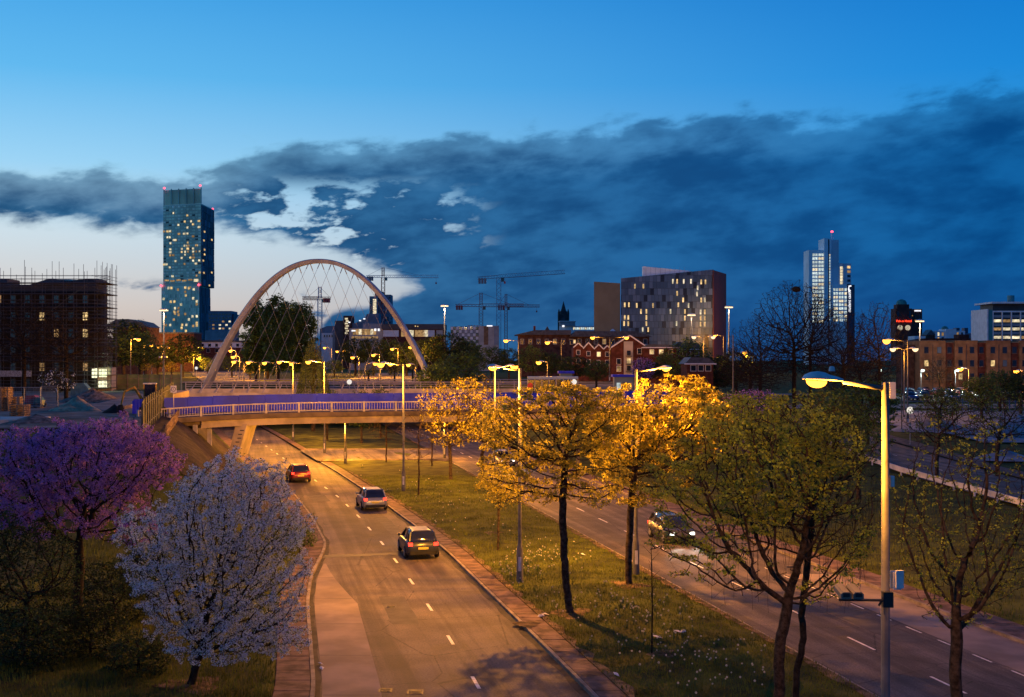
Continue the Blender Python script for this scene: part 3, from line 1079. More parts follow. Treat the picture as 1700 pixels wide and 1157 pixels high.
# columns along the road, nearest first
near_lamp = street_lamp(WX(1470, 19.0), 19.0, WZ(628, 19.0) - .25, [183], 'tall galvanised street lamp nearest the viewer with camera bracket and boxes', 2700, z=.2, head=.66, arm=.68, r=.078)
street_lamp(WX(863, 55.1), 55.1, WZ(611, 55.1) - H1(.36, 55.1), [188], 'slim street lamp on the median grass beside the dark thick trunk, head over outbound road', 14000, arm=.75)
street_lamp(WX(1056, 57.1), 57.1, WZ(611, 57.1) - .2, [5], 'street lamp rising out of the brightest yellow tree, head to its right', 14000, arm=.95)
street_lamp(WX(670, 92.9), 92.9, WZ(604, 92.9) - .2, [185], 'slim street lamp on the median in front of the blue hoarding', 13500, arm=1.0)
street_lamp(WX(821, 94), 94, WZ(607, 94) - .2, [5], 'street lamp standing at the inbound kerb between two yellow trees', 14000, arm=.8)
street_lamp(WX(573, 118), 118.2, 4.2, [182], 'short street lamp on the median just past the footbridge', 7000, arm=.3, head=.6)
street_lamp(WX(540, 131), 130.5, 10, [184], 'lamp column with its head hidden above the footbridge', 22000, arm=1.0)
street_lamp(WX(738, 124), 124, 4.0, [180], 'short street lamp lighting the inbound road behind the bare saplings', 5500, arm=.3, head=.6)
street_lamp(WX(482, 150), 152, 10, [184], 'thin lamp column on the far median grass under the footbridge', 20000, arm=1.0)
street_lamp(WX(1200, 16), 12.0, 10, [180], 'street lamp behind the viewer beside the outbound road', 0, lit=False) if False else None
# lamps on the arch bridge, each with a head to the left
for i, (pxl, hx, hy) in enumerate(((405, 393, 600), (431, 417, 601), (459, 444, 602), (507, 489, 603), (606, 618, 603), (632, 643, 604), (690, 683, 605))):
    Y = 186.5
    words = ('nearest the foot of the arch', 'second along the arch bridge', 'third along the arch bridge', 'just left of the willow', 'just right of the willow', 'behind the arch cables on the right half', 'beside the right leg of the arch')
    street_lamp(WX(pxl, Y), Y, WZ(hy, Y) - 5.2, [180 if hx < pxl else 0], 'street lamp on the bridge deck, ' + words[i], 800, z=5.2, arm=abs(hx - pxl) / F * Y - .45, head=.95, r=.07, group='lamps on the arch bridge')
# lamps at the upper level on the left, in a receding row behind the hoarding
for i, (hx, hy, pxl, Y) in enumerate(((226, 563, 217, 250), (247, 573, 239, 320), (258, 576, 252, 370), (268, 576, 262, 420), (275, 577, 270, 470), (289, 577, 281, 520))):
    street_lamp(WX(pxl, Y), Y, WZ(hy, Y) - 5.7, [0], 'orange street lamp, ' + ('nearest', 'second', 'third', 'fourth', 'fifth', 'farthest')[i] + ' in the row left of the glass tower',
                7000 + 1500 * i, z=5.7, head=1.15 + .12 * i, arm=max(.3, (hx - pxl) / F * Y - .6), group='row of lamps behind the green hoarding')
for i, (hx, hy, pxl, Y, wd) in enumerate(((331, 577, 322, 420, 'in front of the white topped brick block'), (325, 593, 321, 330, 'low beside the round tree at the left junction'), (380, 575, 384, 430, 'behind the arch leg, upper of three'),
                                          (388, 582, 392, 340, 'behind the arch leg, middle of three'), (396, 592, 398, 290, 'behind the arch leg, lowest of three'), (542, 577, 551, 420, 'above the willow'),
                                          (563, 583, 568, 400, 'left of a pair over the junction'), (574, 582, 581, 380, 'right of a pair over the junction'), (590, 593, 596, 300, 'low over the junction beside the willow'),
                                          (655, 579, 661, 330, 'with a bright head among trees inside the arch'), (686, 576, 692, 300, 'touching the inside of the right arch leg'), (625, 589, 630, 310, 'over the small orange tree inside the arch'),
                                          (845, 565, 861, 255, 'left of the long slate roof'), (914, 568, 932, 250, 'in front of the slate roof'), (1025, 581, 1030, 300, 'low before the gabled terrace'),
                                          (1190, 557, 1201, 402, 'below the red brown wall of the patterned block'), (1245, 585, 1250, 230, 'among the bare trees'), (1480, 565, 1507, 160, 'above the bare branches by the brick flats'),
                                          (432, 601, 440, 270, 'low behind the poplars'), (904, 601, 909, 220, 'small, under the long slate roof'), (1604, 612, 1608, 236, 'glowing against the brick flats'),
                                          (1697, 616, 1701, 232, 'at the frame edge by the brick flats'))):
    z = H1(WX(pxl, Y), Y)
    street_lamp(WX(pxl, Y), Y, WZ(hy, Y) - z, [180 if hx < pxl else 0], 'orange street lamp ' + wd, (8000 if Y == 402 else (10000 if pxl < 700 else 2600)) if Y > 200 else 3000, z=z, head=1.35, arm=max(.3, abs(hx - pxl) / F * Y - .65), r=.1, group='lamps around the junction')
for (x, hy, Y, ar, wd, b) in ((1012, 560, 245, 2.3, 'beside the gabled terrace', SODIUM), (1168, 559, 232, .7, 'in front of the patterned block', PALEBULB), (1501, 579, 178, .5, 'before the brick flats', PALEBULB)):
    z = H1(WX(x, Y), Y)
    street_lamp(WX(x, Y), Y, WZ(hy, Y) - z, [180, 0], 'twin headed street lamp ' + wd, 1700, z=z, head=1.2, arm=ar, r=.1, bulb=b, group='twin headed lamps')
# plain bulkhead floodlights on the flats' car park
for i, x in enumerate((1459, 1529, 1586)):
    Y = 234
    z = H1(WX(x, Y), Y)
    street_lamp(WX(x, Y), Y, WZ(614, Y) - z, [270], 'white floodlight on a post, ' + ('left one among bare branches', 'middle one before the brick flats', 'right one beside the orange lamp')[i], 900, z=z, head=.9, arm=.2, bulb=WHITEB, col=(.8, 1, .85), group='white car park lights')


def high_mast(px, hy, Y, label, power):
    z = H1(WX(px, Y), Y)
    t = thing('high_mast_light', label, 'mast light', (WX(px, Y), Y, z), 0, 'high mast lights')
    h = WZ(hy, Y) - z
    MB().lathe([(.35, 0), (.16, h), (0, h)], 10).build('mast', POLE, t, True)
    MB().lathe([(.2, h - .3), (1.25, h - .25), (1.25, h + .02), (.2, h + .25), (0, h + .25)], 16).build('crown_ring', HEADM, t)
    b = MB()
    for k_ in range(8):
        a = k_ * math.pi / 4
        b.box((1.0 * math.cos(a), 1.0 * math.sin(a), h - .42), (.5, .42, .26), a)
    for k_ in range(8):
        a = k_ * math.pi / 4
        MB().box((1.0 * math.cos(a), 1.0 * math.sin(a), h - .45), (.62, .5, .34), a).build('floodlight', PALEBULB, t)
    li = bpy.data.lights.new('mast_light', 'POINT')
    li.energy, li.color, li.shadow_soft_size = power, (1, .66, .36), .6
    lo = bpy.data.objects.new('mast_light', li)
    COL.objects.link(lo)
    lo.parent = t
    lo.location = (0, 0, h - 1.2)


high_mast(272, 513, 380, 'high mast light in front of the tall glass tower', 9000)
high_mast(738, 506, 420, 'high mast light right of the arch', 9000)
high_mast(1210, 508, 400, 'high mast light beside the red brown wall', 5000)
high_mast(1148, 521, 398, 'high mast light in front of the patterned block', 1800)
high_mast(1527, 531, 380, 'high mast light behind the brick flats', 8000)

# equipment on the nearest column
BOXM = mat('equipment_box', (.50, .50, .53), .5, var=.1, scale=5)
nz = .2
P0 = Vector((WX(1470, 19), 19, nz))


def at_pole(x, y, Y=19.0):
    return W(x, y, Y) - P0


c = at_pole(1480, 648)
MB().box(c, (.095, .13, .26)).build('control_box', BOXM, near_lamp)
MB().lathe([(.0, .06), (.04, .05), (.05, 0), (.05, -.02)], 10, at_pole(1381, 614)).build('photocell', BOXM, near_lamp)
c = at_pole(1480.5, 799)
MB().box(c, (.06, .09, .17)).build('small_box', BOXM, near_lamp)
c = at_pole(1487, 963)
bx_ = MB().box(c, (.13, .17, .27)).build('cabinet', BOXM, near_lamp)
MB().box(c + Vector((.03, -.1, .03)), (.12, .04, .28)).build('cabinet_door', HEADM, bx_)
BLK = mat('black_bracket', (.015, .015, .018), .5, var=.1)
cams = thing('camera_bracket', 'black bracket with two traffic cameras on the nearest lamp column', 'camera', P0)
a, b = at_pole(1389, 993), at_pole(1468, 994)
MB().tube([a + Vector((0, -.12, 0)), b + Vector((0, -.12, 0))], .022, 6).build('bar', BLK, cams)
MB().box((0, -.10, b.z + .01), (.16, .1, .24)).build('clamp', BLK, cams)
MB().tube([at_pole(1455, 1003) + Vector((0, -.12, 0)), at_pole(1465, 985) + Vector((0, -.12, 0))], .02, 5).build('brace', BLK, cams)
CREAM = mat('cream_camera', (.13, .12, .105), .7, var=.08)
for x in (1394, 1414):
    c = at_pole(x, 979) + Vector((0, -.12, 0))
    mb = MB()
    for yy in (-.26, .16):
        for (u, w) in ((-.085, -.045), (-.085, .03), (-.05, .062), (.05, .062), (.085, .03), (.085, -.045)):
            mb.v.append((c.x + u * .95, c.y + yy, c.z + w + (yy + .05) * .14))
    mb.f = [(0, 1, 2, 3, 4, 5), (11, 10, 9, 8, 7, 6)] + [(i, 6 + i, 6 + (i + 1) % 6, (i + 1) % 6) for i in range(6)]
    mb.m = [0] * len(mb.f)
    co = mb.build('camera_housing', CREAM, cams)
    MB().tube([c + Vector((0, 0, -.05)), c + Vector((0, 0, -.14))], .025, 6).build('mount', BLK, co)
    MB().box(c + Vector((0, -.265, -.01)), (.1, .01, .06)).build('lens_window', BLK, co)
# ------------------------------------------------------------------ buildings
BRICK = mat('red_brick', (.105, .036, .027), .9, var=.25, scale=1.2, bump=.2, bscale=10, spec=.15)
BRICKD = mat('brown_brick', (.09, .045, .035), .9, var=.3, scale=1.0, bump=.2, bscale=10, spec=.15)
BUFF = mat('buff_brick', (.24, .14, .075), .9, var=.18, scale=.8, bump=.15, bscale=8, spec=.15)
SLATE = mat('slate_roof', (.06, .07, .09), .6, var=.25, scale=1.5, bump=.2, bscale=6)
RENDER_W = mat('white_render', (.66, .68, .72), .8, var=.08, scale=.6)
GREYC = mat('grey_cladding', (.24, .26, .29), .6, var=.12, scale=.3)
BLUEC = mat('blue_grey_cladding', (.10, .17, .24), .55, var=.15, scale=.25)
DKCL = mat('dark_cladding', (.045, .05, .065), .55, var=.2, scale=.3)
GLASSD = mat('dark_glass', (.02, .03, .045), .12, metal=.3, var=.3, scale=.4, spec=.8)
GLASST = mat('teal_glass', (.58, .76, .54), .4, metal=.15, var=.15, scale=.05, spec=.8)
GLASST2 = mat('teal_glass_light', (.78, .90, .68), .4, metal=.1, var=.15, scale=.05, spec=.8)
GLASST3 = mat('teal_glass_dark', (.36, .50, .38), .35, metal=.15, var=.15, scale=.05, spec=.8)
NAVYC = mat('navy_fins', (.035, .05, .095), .45, var=.2, scale=.1)
WARM = glow('warm_window', (1.0, .66, .28), 1.0, vary=.35)
WARM2 = glow('dim_window', (1.0, .58, .24), .42, vary=.4)
COOL = glow('cool_window', (.78, .92, .90), .85, vary=.3)
PALEW = glow('pale_window', (1.0, .84, .55), .95, vary=.3)
REDL = glow('red_beacon', (1.0, .06, .10), 5.0)
NEON = glow('red_neon', (1.0, .055, .02), 2.6)
SIGNW = glow('white_sign', (.9, .92, 1.0), 1.3)
FRAME = mat('window_frame', (.5, .5, .5), .6, var=.1)
CREAMW = mat('cream_wall', (.44, .40, .36), .8, var=.1, scale=.4)


class Face:
    """a vertical wall plane in a building's local space: origin, direction along, outward normal"""

    def __init__(self, root, a, b, z0, z1):
        self.root = root
        self.a, self.b = Vector((a[0], a[1], 0)), Vector((b[0], b[1], 0))
        self.u = (self.b - self.a).normalized()
        self.n = Vector((self.u.y, -self.u.x, 0))
        self.L = (self.b - self.a).length
        self.z0, self.z1 = z0, z1
        self.rz = math.atan2(self.u.y, self.u.x)

    def at(self, x, z, out=0.0):
        return self.a + self.u * x + self.n * out + Vector((0, 0, z))

    def pane(self, name, m, x, z, w, h, d=.16, out=0.0, parent=None):
        return piece(name, m, parent or self.root, self.at(x, z, out), (w, d, h), self.rz)

    def window(self, m, x, z, w, h, fr=None, fw=.08, sill=False):
        o = self.pane('window', fr or FRAME, x, z, w, h, .10, .02)
        p = piece('pane', m, self.root, self.at(x, z, .055), (w - 2 * fw, .10, h - 2 * fw), self.rz)
        p.parent = o
        p.matrix_parent_inverse = Matrix.LocRotScale(self.at(x, z, .02), Matrix.Rotation(self.rz, 3, 'Z').to_quaternion(), Vector((w, .10, h))).inverted()
        return o

    def grid(self, name, nx, nz, mats, wts, gap=.06, d=.12, gapz=None, stagger=0.0, seed=1, joined=True, top=None, skip=None):
        """panels in nx columns and nz rows; joined into one part, or each its own"""
        r = random.Random(seed)
        pw, ph = self.L / nx, (self.z1 - self.z0) / nz
        mb = MB()
        gz = gapz if gapz is not None else gap
        for iz in range(nz):
            off = (r.random() - .5) * stagger
            for ix in range(nx):
                if skip and skip(ix, iz):
                    continue
                x = (ix + .5) * pw + off * pw
                x = min(max(x, pw * .5), self.L - pw * .5)
                z = self.z0 + (iz + .5) * ph
                h = ph - gz
                if top is not None:
                    lim = top(x)
                    if z - h / 2 > lim - .3:
                        continue
                    if z + h / 2 > lim:
                        h2 = lim - (z - h / 2)
                        z = z - h / 2 + h2 / 2
                        h = h2
                k_ = r.choices(range(len(mats)), wts)[0]
                dd = d * r.uniform(.6, 1.0)
                if joined:
                    mb.mi = k_
                    c = self.at(x, z, 0)
                    mb.box(c, (pw - gap, dd * 2, h), self.rz)
                else:
                    self.pane(name, mats[k_], x, z, pw - gap, h, dd * 2)
        if joined:
            return stuff(mb.build(name, mats, self.root))


def bldg(name, label, x0, x1, Y, cat='building', group=None, z=None):
    xa = WX(x0, Y)
    z = H1(WX((x0 + x1) / 2, Y), Y) if z is None else z
    return thing(name, label, cat, (xa, Y, z - .3), 0, group), WX(x1, Y) - xa, z - .3


# --- the tall glass tower
Y = 1000.0
tw, wd, z0 = bldg('glass_tower', 'tall teal glass tower with lit windows and red roof lights', 268, 355, Y, 'tower')
X = lambda px, dy=0: WX(px, Y + dy) - WX(268, Y)
Zt = lambda py: WZ(py, Y) - z0
a, b, c, d = (X(271, 12), 12), (X(334), 0), (X(355, 40), 40), (X(290, 56), 56)
c2 = (X(348.5, 34), 34)
a2, b2 = (X(268, 12), 12), (X(331), 0)
up = MB().prism([a, b, c, d], Zt(474), Zt(338)).build('upper_block', GLASST3, tw)
lo = MB().prism([a2, b2, c2, (X(288, 50), 50)], 0, Zt(474) - .05).build('lower_block', GLASST, tw)
f1 = Face(tw, a, b, Zt(470), Zt(339))
f1.grid('upper_glazing', 13, 26, [GLASST, GLASST2, GLASST3, GLASSD], [5, 2, 4, 1], .5, .5, gapz=1.1, seed=3)
f1b = Face(tw, a2, b2, Zt(575), Zt(476))
f1b.grid('lower_glazing', 22, 17, [GLASST, GLASST2, GLASST3], [5, 3, 2], .55, .25, gapz=.25, seed=4)
f2 = Face(tw, b, c, Zt(474), Zt(340))
f2.grid('upper_fins', 9, 12, [NAVYC, DKCL, BLUEC], [5, 3, 1], .6, .7, gapz=.25, seed=5)
f2b = Face(tw, b2, c2, Zt(590), Zt(476))
f2b.grid('lower_fins', 8, 8, [NAVYC, DKCL, BLUEC], [5, 3, 1], .7, .7, gapz=.15, seed=6)
fb_ = Face(tw, a, b, Zt(470), Zt(459))
for i in range(6):
    fb_.pane('bar_window', PALEW if i > 4 else WARM2, fb_.L * (.1 + .155 * i), Zt(464) - (i % 2) * .6, 4.0, 2.2 if i > 4 else 1.2, .3, .55)
r = random.Random(21)
for i in range(62):
    ix, iz = r.randrange(13), int(r.triangular(0, 25, 10))
    f1.pane('lit_window', r.choice([WARM, PALEW, WARM2, PALEW]), (ix + .5) * f1.L / 13 + r.uniform(-.5, .5), f1.z0 + (iz + .5) * (f1.z1 - f1.z0) / 26, r.choice([1.5, 2.2, 1.2]), 1.5, .4, .55)
for (px, py) in [(280, 477), (285, 477), (296, 480), (308, 477), (314, 478), (316, 477), (322, 480), (308, 484), (309, 490), (321, 495), (272, 495), (284, 500), (290, 500), (301, 505), (327, 500), (327, 505), (291, 511), (297, 511),
                 (290, 517), (296, 517), (291, 520), (275, 525), (297, 522), (308, 521), (320, 525), (327, 525), (289, 530), (314, 530), (303, 539), (310, 539), (276, 539), (283, 539), (321, 541), (327, 536), (327, 540), (302, 544), (309, 549), (290, 549)]:
    f1b.pane('lit_window', r.choice([WARM, WARM2, PALEW]), (px - 268) / 63 * f1b.L, Zt(py), 1.7, 1.9, .4, .3)
for (px, py) in [(338, 383), (337, 398), (338, 413), (338, 421), (336, 432), (350, 392), (350, 448), (337, 452), (346, 471)]:
    t = (px - 334) / 21
    f2.pane('lit_window', WARM, t * f2.L, Zt(py), 3.0, 1.4, .4, .8)
# open louvred screen over the roof
sc = MB()
for i in range(14):
    z = Zt(337) + i * (Zt(312) - Zt(337)) / 13.5
    sc.box(Vector((a[0] + b[0], a[1] + b[1], 0)) / 2 + Vector((0, 1, z)), (f1.L, .5, .45), f1.rz)
stuff(sc.build('roof_louvres', GLASST, tw))
MB().box(Vector((a[0] + b[0], a[1] + b[1], 0)) / 2 + Vector((0, 2.2, (Zt(337) + Zt(312)) / 2)), (f1.L - 2, .3, Zt(312) - Zt(337)), f1.rz).build('roof_screen', GLASST, tw)
for i in range(6):
    p = f1.at(f1.L * i / 5 * .98 + .5, (Zt(337) + Zt(311)) / 2, -.3)
    piece('screen_post', GLASST3, tw, p, (.8, .8, Zt(311) - Zt(337)))
for p in (f1.at(1, Zt(309), 0), f1.at(f1.L - 1, Zt(308), 0), Vector((c[0] - 1, c[1], Zt(337))), f1b.at(.3, Zt(473), 1), f1b.at(f1b.L, Zt(473), 1)):
    MB().lathe([(0, -.9), (.9, -.3), (.9, .4), (0, 1)], 8, p).build('red_beacon', REDL, tw)

# --- grey block beside it
Y = 900.0
t, wd, z0 = bldg('office_block', 'grey flat roofed block right of the tall glass tower', 346, 387, Y)
Z = lambda py: WZ(py, Y) - z0
MB().bb(0, wd * .93, 0, 20, 0, Z(516)).build('wall', BLUEC, t)
MB().bb(wd * .93 + .1, wd, 2, 20, 0, Z(521)).build('stair_core', NAVYC, t)
f = Face(t, (0, 0), (wd * .93, 0), Z(560), Z(519))
for iz in range(7):
    for ix in range(7):
        f.pane('window', random.Random(ix * 9 + iz).choice([GLASSD, GLASSD, GLASSD, WARM2, PALEW]) if iz < 5 else GLASSD, (ix + .5) * f.L / 7, f.z0 + (iz + .5) * (f.z1 - f.z0) / 7, 1.6, 1.2)
MB().bb(-1, wd * 1.1, -6, -.1, 0, Z(549)).build('podium', GREYC, t)

# --- brick block with white upper floor behind the arch's left foot
Y = 520.0
t, wd, z0 = bldg('brick_block', 'red brick block with white upper storey behind the left arch leg', 296, 424, Y)
Z = lambda py: WZ(py, Y) - z0
MB().bb(0, wd, 0, 16, 0, Z(577)).build('wall', BRICK, t)
MB().bb(-.4, wd + .4, -.4, 15, Z(577) + .02, Z(568)).build('white_storey', RENDER_W, t)
MB().slab([(-.8, Z(568)), (wd + .8, Z(568)), (wd * .96, Z(565)), (wd * .04, Z(565))], -.8, 15.5).build('roof', SLATE, t)
f = Face(t, (0, -.4), (wd, -.4), 0, 1)
for i in range(11):
    f.window(GLASSD, (i + .5) * wd / 11, Z(573), 1.3, 1.4)
f = Face(t, (0, 0), (wd, 0), 0, 1)
for i in range(9):
    f.window([GLASSD, GLASSD, WARM2][i % 3], (i + .5) * wd / 9, Z(582), 1.5, 1.7)
MB().bb(wd * .2, wd * 1.0, -14, -.5, 0, Z(596)).build('retaining_wall', DKCL, t)
# long brown wall and old hipped roof left of it
t, wd, z0 = bldg('brown_warehouse', 'long low dark red warehouse in front of the glass tower base', 236, 322, 480.0)
MB().bb(0, wd, 0, 12, 0, WZ(554, 480) - z0).build('wall', BRICKD, t)
MB().bb(-.3, wd + .3, -.3, 12.3, WZ(554, 480) - z0 + .01, WZ(551.5, 480) - z0).build('coping', SLATE, t)
Y = 400.0
t, wd, z0 = bldg('hipped_roof_hall', 'dark hall with a pale curved slate roof left of the lamps', 188, 244, Y)
Z = lambda py: WZ(py, Y) - z0
MB().bb(0, wd, 0, 14, 0, Z(543)).build('wall', BRICKD, t)
MB().slab([(-.4, Z(543)), (wd + .4, Z(543)), (wd * .82, Z(534)), (wd * .45, Z(529.5)), (wd * .1, Z(530)), (-.4, Z(534))], -.4, 14.4).build('roof', SLATE, t)

# --- glass tower under construction inside the arch
Y = 800.0
t, wd, z0 = bldg('unfinished_tower', 'unfinished slim tower with lit stair strip behind the arch', 612, 650, Y, 'tower')
Z = lambda py: WZ(py, Y) - z0
MB().bb(wd * .05, wd * .42, -2, 12, 0, Z(492)).build('glazed_bay', GREYC, t)
MB().bb(wd * .43, wd * .97, 0, 14, 0, Z(489)).build('wall', BLUEC, t)
MB().bb(wd * .25, wd * .62, 2, 9, Z(491), Z(484)).build('plant_room', NAVYC, t)
f = Face(t, (wd * .05, -2), (wd * .42, -2), Z(545), Z(494))
for i in range(9):
    f.pane('stair_window', PALEW, f.L * .62, Z(521 - i * 2.9), 2.2, .95)
    f.pane('window', GLASSD, f.L * .22, Z(521 - i * 2.9), 1.6, .9)
f = Face(t, (wd * .43, 0), (wd * .97, 0), Z(550), Z(492))
f.grid('concrete_floors', 6, 14, [GREYC, BLUEC, DKCL], [2, 3, 3], .3, .3, gapz=.5, seed=8)
for i in range(8):
    MB().bb(wd * .97, wd * 1.02, 0, 8, Z(548 - i * 5) - .12, Z(548 - i * 5) + .12).build('scaffold_deck', GREYC, t)

# --- cluster of blue-grey buildings and the lit retail hall
Y = 620.0
t, wd, z0 = bldg('stair_tower_block', 'dark block with zigzag lit stair tower inside the arch', 553, 628, Y)
Z = lambda py: WZ(py, Y) - z0
xx = lambda px: WX(px, Y) - WX(553, Y)
MB().bb(xx(555), xx(572), 2, 12, 0, Z(532)).build('wing', DKCL, t)
MB().bb(xx(570), xx(584), 0, 10, 0, Z(524)).build('stair_tower', BRICKD, t)
MB().slab([(xx(584), 0), (xx(628), 0), (xx(628), Z(520)), (xx(608), Z(521)), (xx(606), Z(526)), (xx(590), Z(536)), (xx(584), Z(536))], 2, 14).build('sloping_hall', BLUEC, t)
f = Face(t, (xx(570), 0), (xx(584), 0), 0, 1)
for i in range(7):
    f.pane('stair_window', PALEW, f.L * (.36 + .1 * (i % 2)), Z(529 + i * 4), 1.5, .85)
for px, py in ((580, 535), (597, 532), (604, 529), (611, 540)):
    MB().bb(xx(px) - .5, xx(px) + .5, 1.75 if px > 584 else -.2, 2.2, Z(py) - .3, Z(py) + .3).build('lit_window', SIGNW, t)
t2, wd2, z02 = bldg('glass_roofed_hall', 'low pale blue sloped roof hall left of the stair tower', 531, 572, 640.0)
Z2 = lambda py: WZ(py, 640) - z02
MB().slab([(0, 0), (wd2, 0), (wd2, Z2(545)), (wd2 * .75, Z2(541)), (wd2 * .3, Z2(541)), (0, Z2(546))], 0, 10).build('wall', BLUEC, t2)
MB().bb(wd2 * .1, wd2 * .55, -3, -.05, 0, Z2(553)).build('white_wing', RENDER_W, t2)
MB().bb(wd2 * .56, wd2 * 1.05, -4, -.05, 0, Z2(551)).build('grey_wing', GREYC, t2)
for i in range(4):
    MB().bb(wd2 * (.2 + .1 * i), wd2 * (.25 + .1 * i), -3.15, -2.95, Z2(560), Z2(556)).build('window', GLASSD, t2)

Y = 560.0
t, wd, z0 = bldg('retail_hall', 'long retail hall with red brick bays and lit shop windows', 580, 737, Y)
Z = lambda py: WZ(py, Y) - z0
xx = lambda px: WX(px, Y) - WX(580, Y)
MB().bb(0, xx(636), 0, 18, 0, Z(545)).build('glass_wing', CREAMW, t)
MB().bb(xx(602), xx(636) - .05, 1, 18, Z(545), Z(537)).build('roof_plant', GREYC, t)
MB().bb(xx(636), wd, -1, 18, 0, Z(547)).build('brick_wing', BRICK, t)
MB().bb(xx(634), wd + .4, -1.5, 18, Z(547) + .01, Z(538)).build('roof_band', DKCL, t)
f = Face(t, (0, 0), (xx(636), 0), 0, 1)
for i in range(8):
    f.pane('shop_window', [WARM2, WARM2, PALEW, WARM2][i % 4], xx(588 + i * 4.9), Z(551), 1.25, 2.6)
    f.pane('ground_window', WARM2, xx(586 + i * 5.6), Z(560), 1.3, 1.0)
for px in (623, 629):
    f.pane('sign_panel', SIGNW, xx(px), Z(547.5), .9, 1.1, .3, .1)
f.pane('white_sign', SIGNW, xx(587), Z(549), 1.8, .6, .3, .1)
f = Face(t, (xx(636), -1), (wd, -1), 0, 1)
for (px, w, m) in ((641, 2.6, RENDER_W), (653, 5.2, RENDER_W), (672, 3.2, WARM2), (683, 2.2, PALEW), (697, 4.6, WARM2), (707, 2.6, PALEW), (716, 3.2, RENDER_W), (730, 3.0, CREAMW)):
    f.pane('shop_bay', m, xx(px) - xx(636), Z(553.5), w, 3.0)
for px, py in ((690, 541.5), (694, 542), (667, 541), (673, 542)):
    f.pane('roof_light', WARM, xx(px) - xx(636), Z(py), .5, .4, .2, .6)

# --- hotel with black and white chequered cladding
Y = 520.0
t, wd, z0 = bldg('chequered_hotel', 'low hotel clad in black and white chequered panels', 748, 828, Y)
Z = lambda py: WZ(py, Y) - z0
MB().bb(0, wd * .58, 0, 12, 0, Z(542)).build('wall', DKCL, t)
MB().bb(wd * .58 + .05, wd, -1, 12, 0, Z(541)).build('plain_wing', CREAMW, t)
f = Face(t, (0, 0), (wd * .58, 0), Z(575), Z(542))
r = random.Random(4)
for iz in range(6):
    for ix in range(10):
        f.pane('panel', RENDER_W if (ix + iz) % 2 else (GLASSD if r.random() < .7 else GREYC), (ix + .5) * f.L / 10, f.z0 + (iz + .5) * (f.z1 - f.z0) / 6, f.L / 10 - .08, 1.25)
for i in range(4):
    MB().bb(wd * (.35 + .06 * i), wd * (.39 + .06 * i), 3, 5, Z(541), Z(539.5)).build('roof_unit', GREYC, t)
f = Face(t, (wd * .58, -1), (wd, -1), 0, 1)
for i in range(4):
    f.pane('panel', [CREAMW, BUFF, CREAMW, GREYC][i], (i + .5) * f.L / 4, Z(557), f.L / 4 - .3, 8.0)
f.pane('white_sign', SIGNW, f.L * .55, Z(541), 2.4, .5, .3)

# --- church tower and spire far behind
Y = 1100.0
t, wd, z0 = bldg('church_spire', 'dark gothic church tower with octagonal spire on the skyline', 926, 945, Y, 'church')
Z = lambda py: WZ(py, Y) - z0
STONE = mat('dark_stone', (.05, .048, .05), .9, var=.25, scale=.3)
cx = wd / 2
MB().bb(cx - 4.4, cx + 4.4, -4.4, 4.4, 0, Z(522)).build('tower', STONE, t)
MB().lathe([(3.4, Z(522)), (3.2, Z(517)), (2.3, Z(515)), (.15, Z(500.5)), (0, Z(500))], 8, (cx, 0, 0)).build('spire', STONE, t)
for sx in (-1, 1):
    for sy in (-1, 1):
        MB().lathe([(.9, 0), (.9, Z(519)), (.1, Z(513)), (0, Z(513))], 6, (cx + sx * 4.2, sy * 4.2, 0)).build('pinnacle', STONE, t)
MB().bb(cx - 1, cx + 1, -4.6, -4.35, Z(533), Z(526)).build('louvred_opening', DKCL, t)

# --- white offices beside the church
t, wd, z0 = bldg('white_office', 'white flat roofed office at the foot of the church spire', 930, 992, 760.0)
Z = lambda py: WZ(py, 760) - z0
MB().bb(0, wd, 0, 14, 0, Z(541)).build('wall', RENDER_W, t)
MB().bb(0, wd * .4, -2, 12, Z(541), Z(534)).build('upper_storey', GREYC, t)
MB().bb(-.6, wd * .42, -2.6, 12.5, Z(534), Z(532.8)).build('roof_slab', RENDER_W, t)
for i in range(12):
    MB().bb(wd * (.35 + i * .052), wd * (.39 + i * .052), -.1, .05, Z(547), Z(543.5)).build('window', COOL if i % 3 else PALEW, t)
MB().bb(wd * .05, wd * .11, -2.2, -1.9, Z(543), Z(540)).build('bright_window', SIGNW, t)

# --- long slate roofed institute
Y = 330.0
t, wd, z0 = bldg('slate_roofed_hall', 'long dark slate roofed hall before the patterned block', 860, 1078, Y)
Z = lambda py: WZ(py, Y) - z0
xx = lambda px: WX(px, Y) - WX(860, Y)
MB().bb(0, wd, 0, 13, 0, Z(556)).build('wall', BRICKD, t)
MB().slab([(-1, Z(556)), (xx(948), Z(556)), (xx(948), Z(548)), (xx(888), Z(548))], -1, 13).build('roof', SLATE, t)
MB().slab([(xx(945), Z(559)), (wd + .6, Z(559)), (wd - 4, Z(550)), (xx(955), Z(549.5))], -1.6, 13.2).build('roof', SLATE, t)
MB().bb(xx(886), xx(889.5), 3, 5, Z(552), Z(540.5)).build('chimney', BRICK, t)
MB().slab([(xx(905), Z(548)), (xx(913), Z(548)), (xx(909), Z(541))], 2, 6).build('dormer', DKCL, t)
MB().slab([(xx(1014), Z(550)), (xx(1024), Z(550)), (xx(1019), Z(545.5))], 2, 6).build('dormer', RENDER_W, t)
f = Face(t, (0, 0), (wd, 0), 0, 1)
for i in range(16):
    f.window([GLASSD, GLASSD, GLASSD, GLASSD, WARM2, GLASSD][i % 6], (i + .5) * wd / 16, Z(567), 1.1, 1.5)
f.window(WARM, xx(954), Z(567), .7, 1.1)

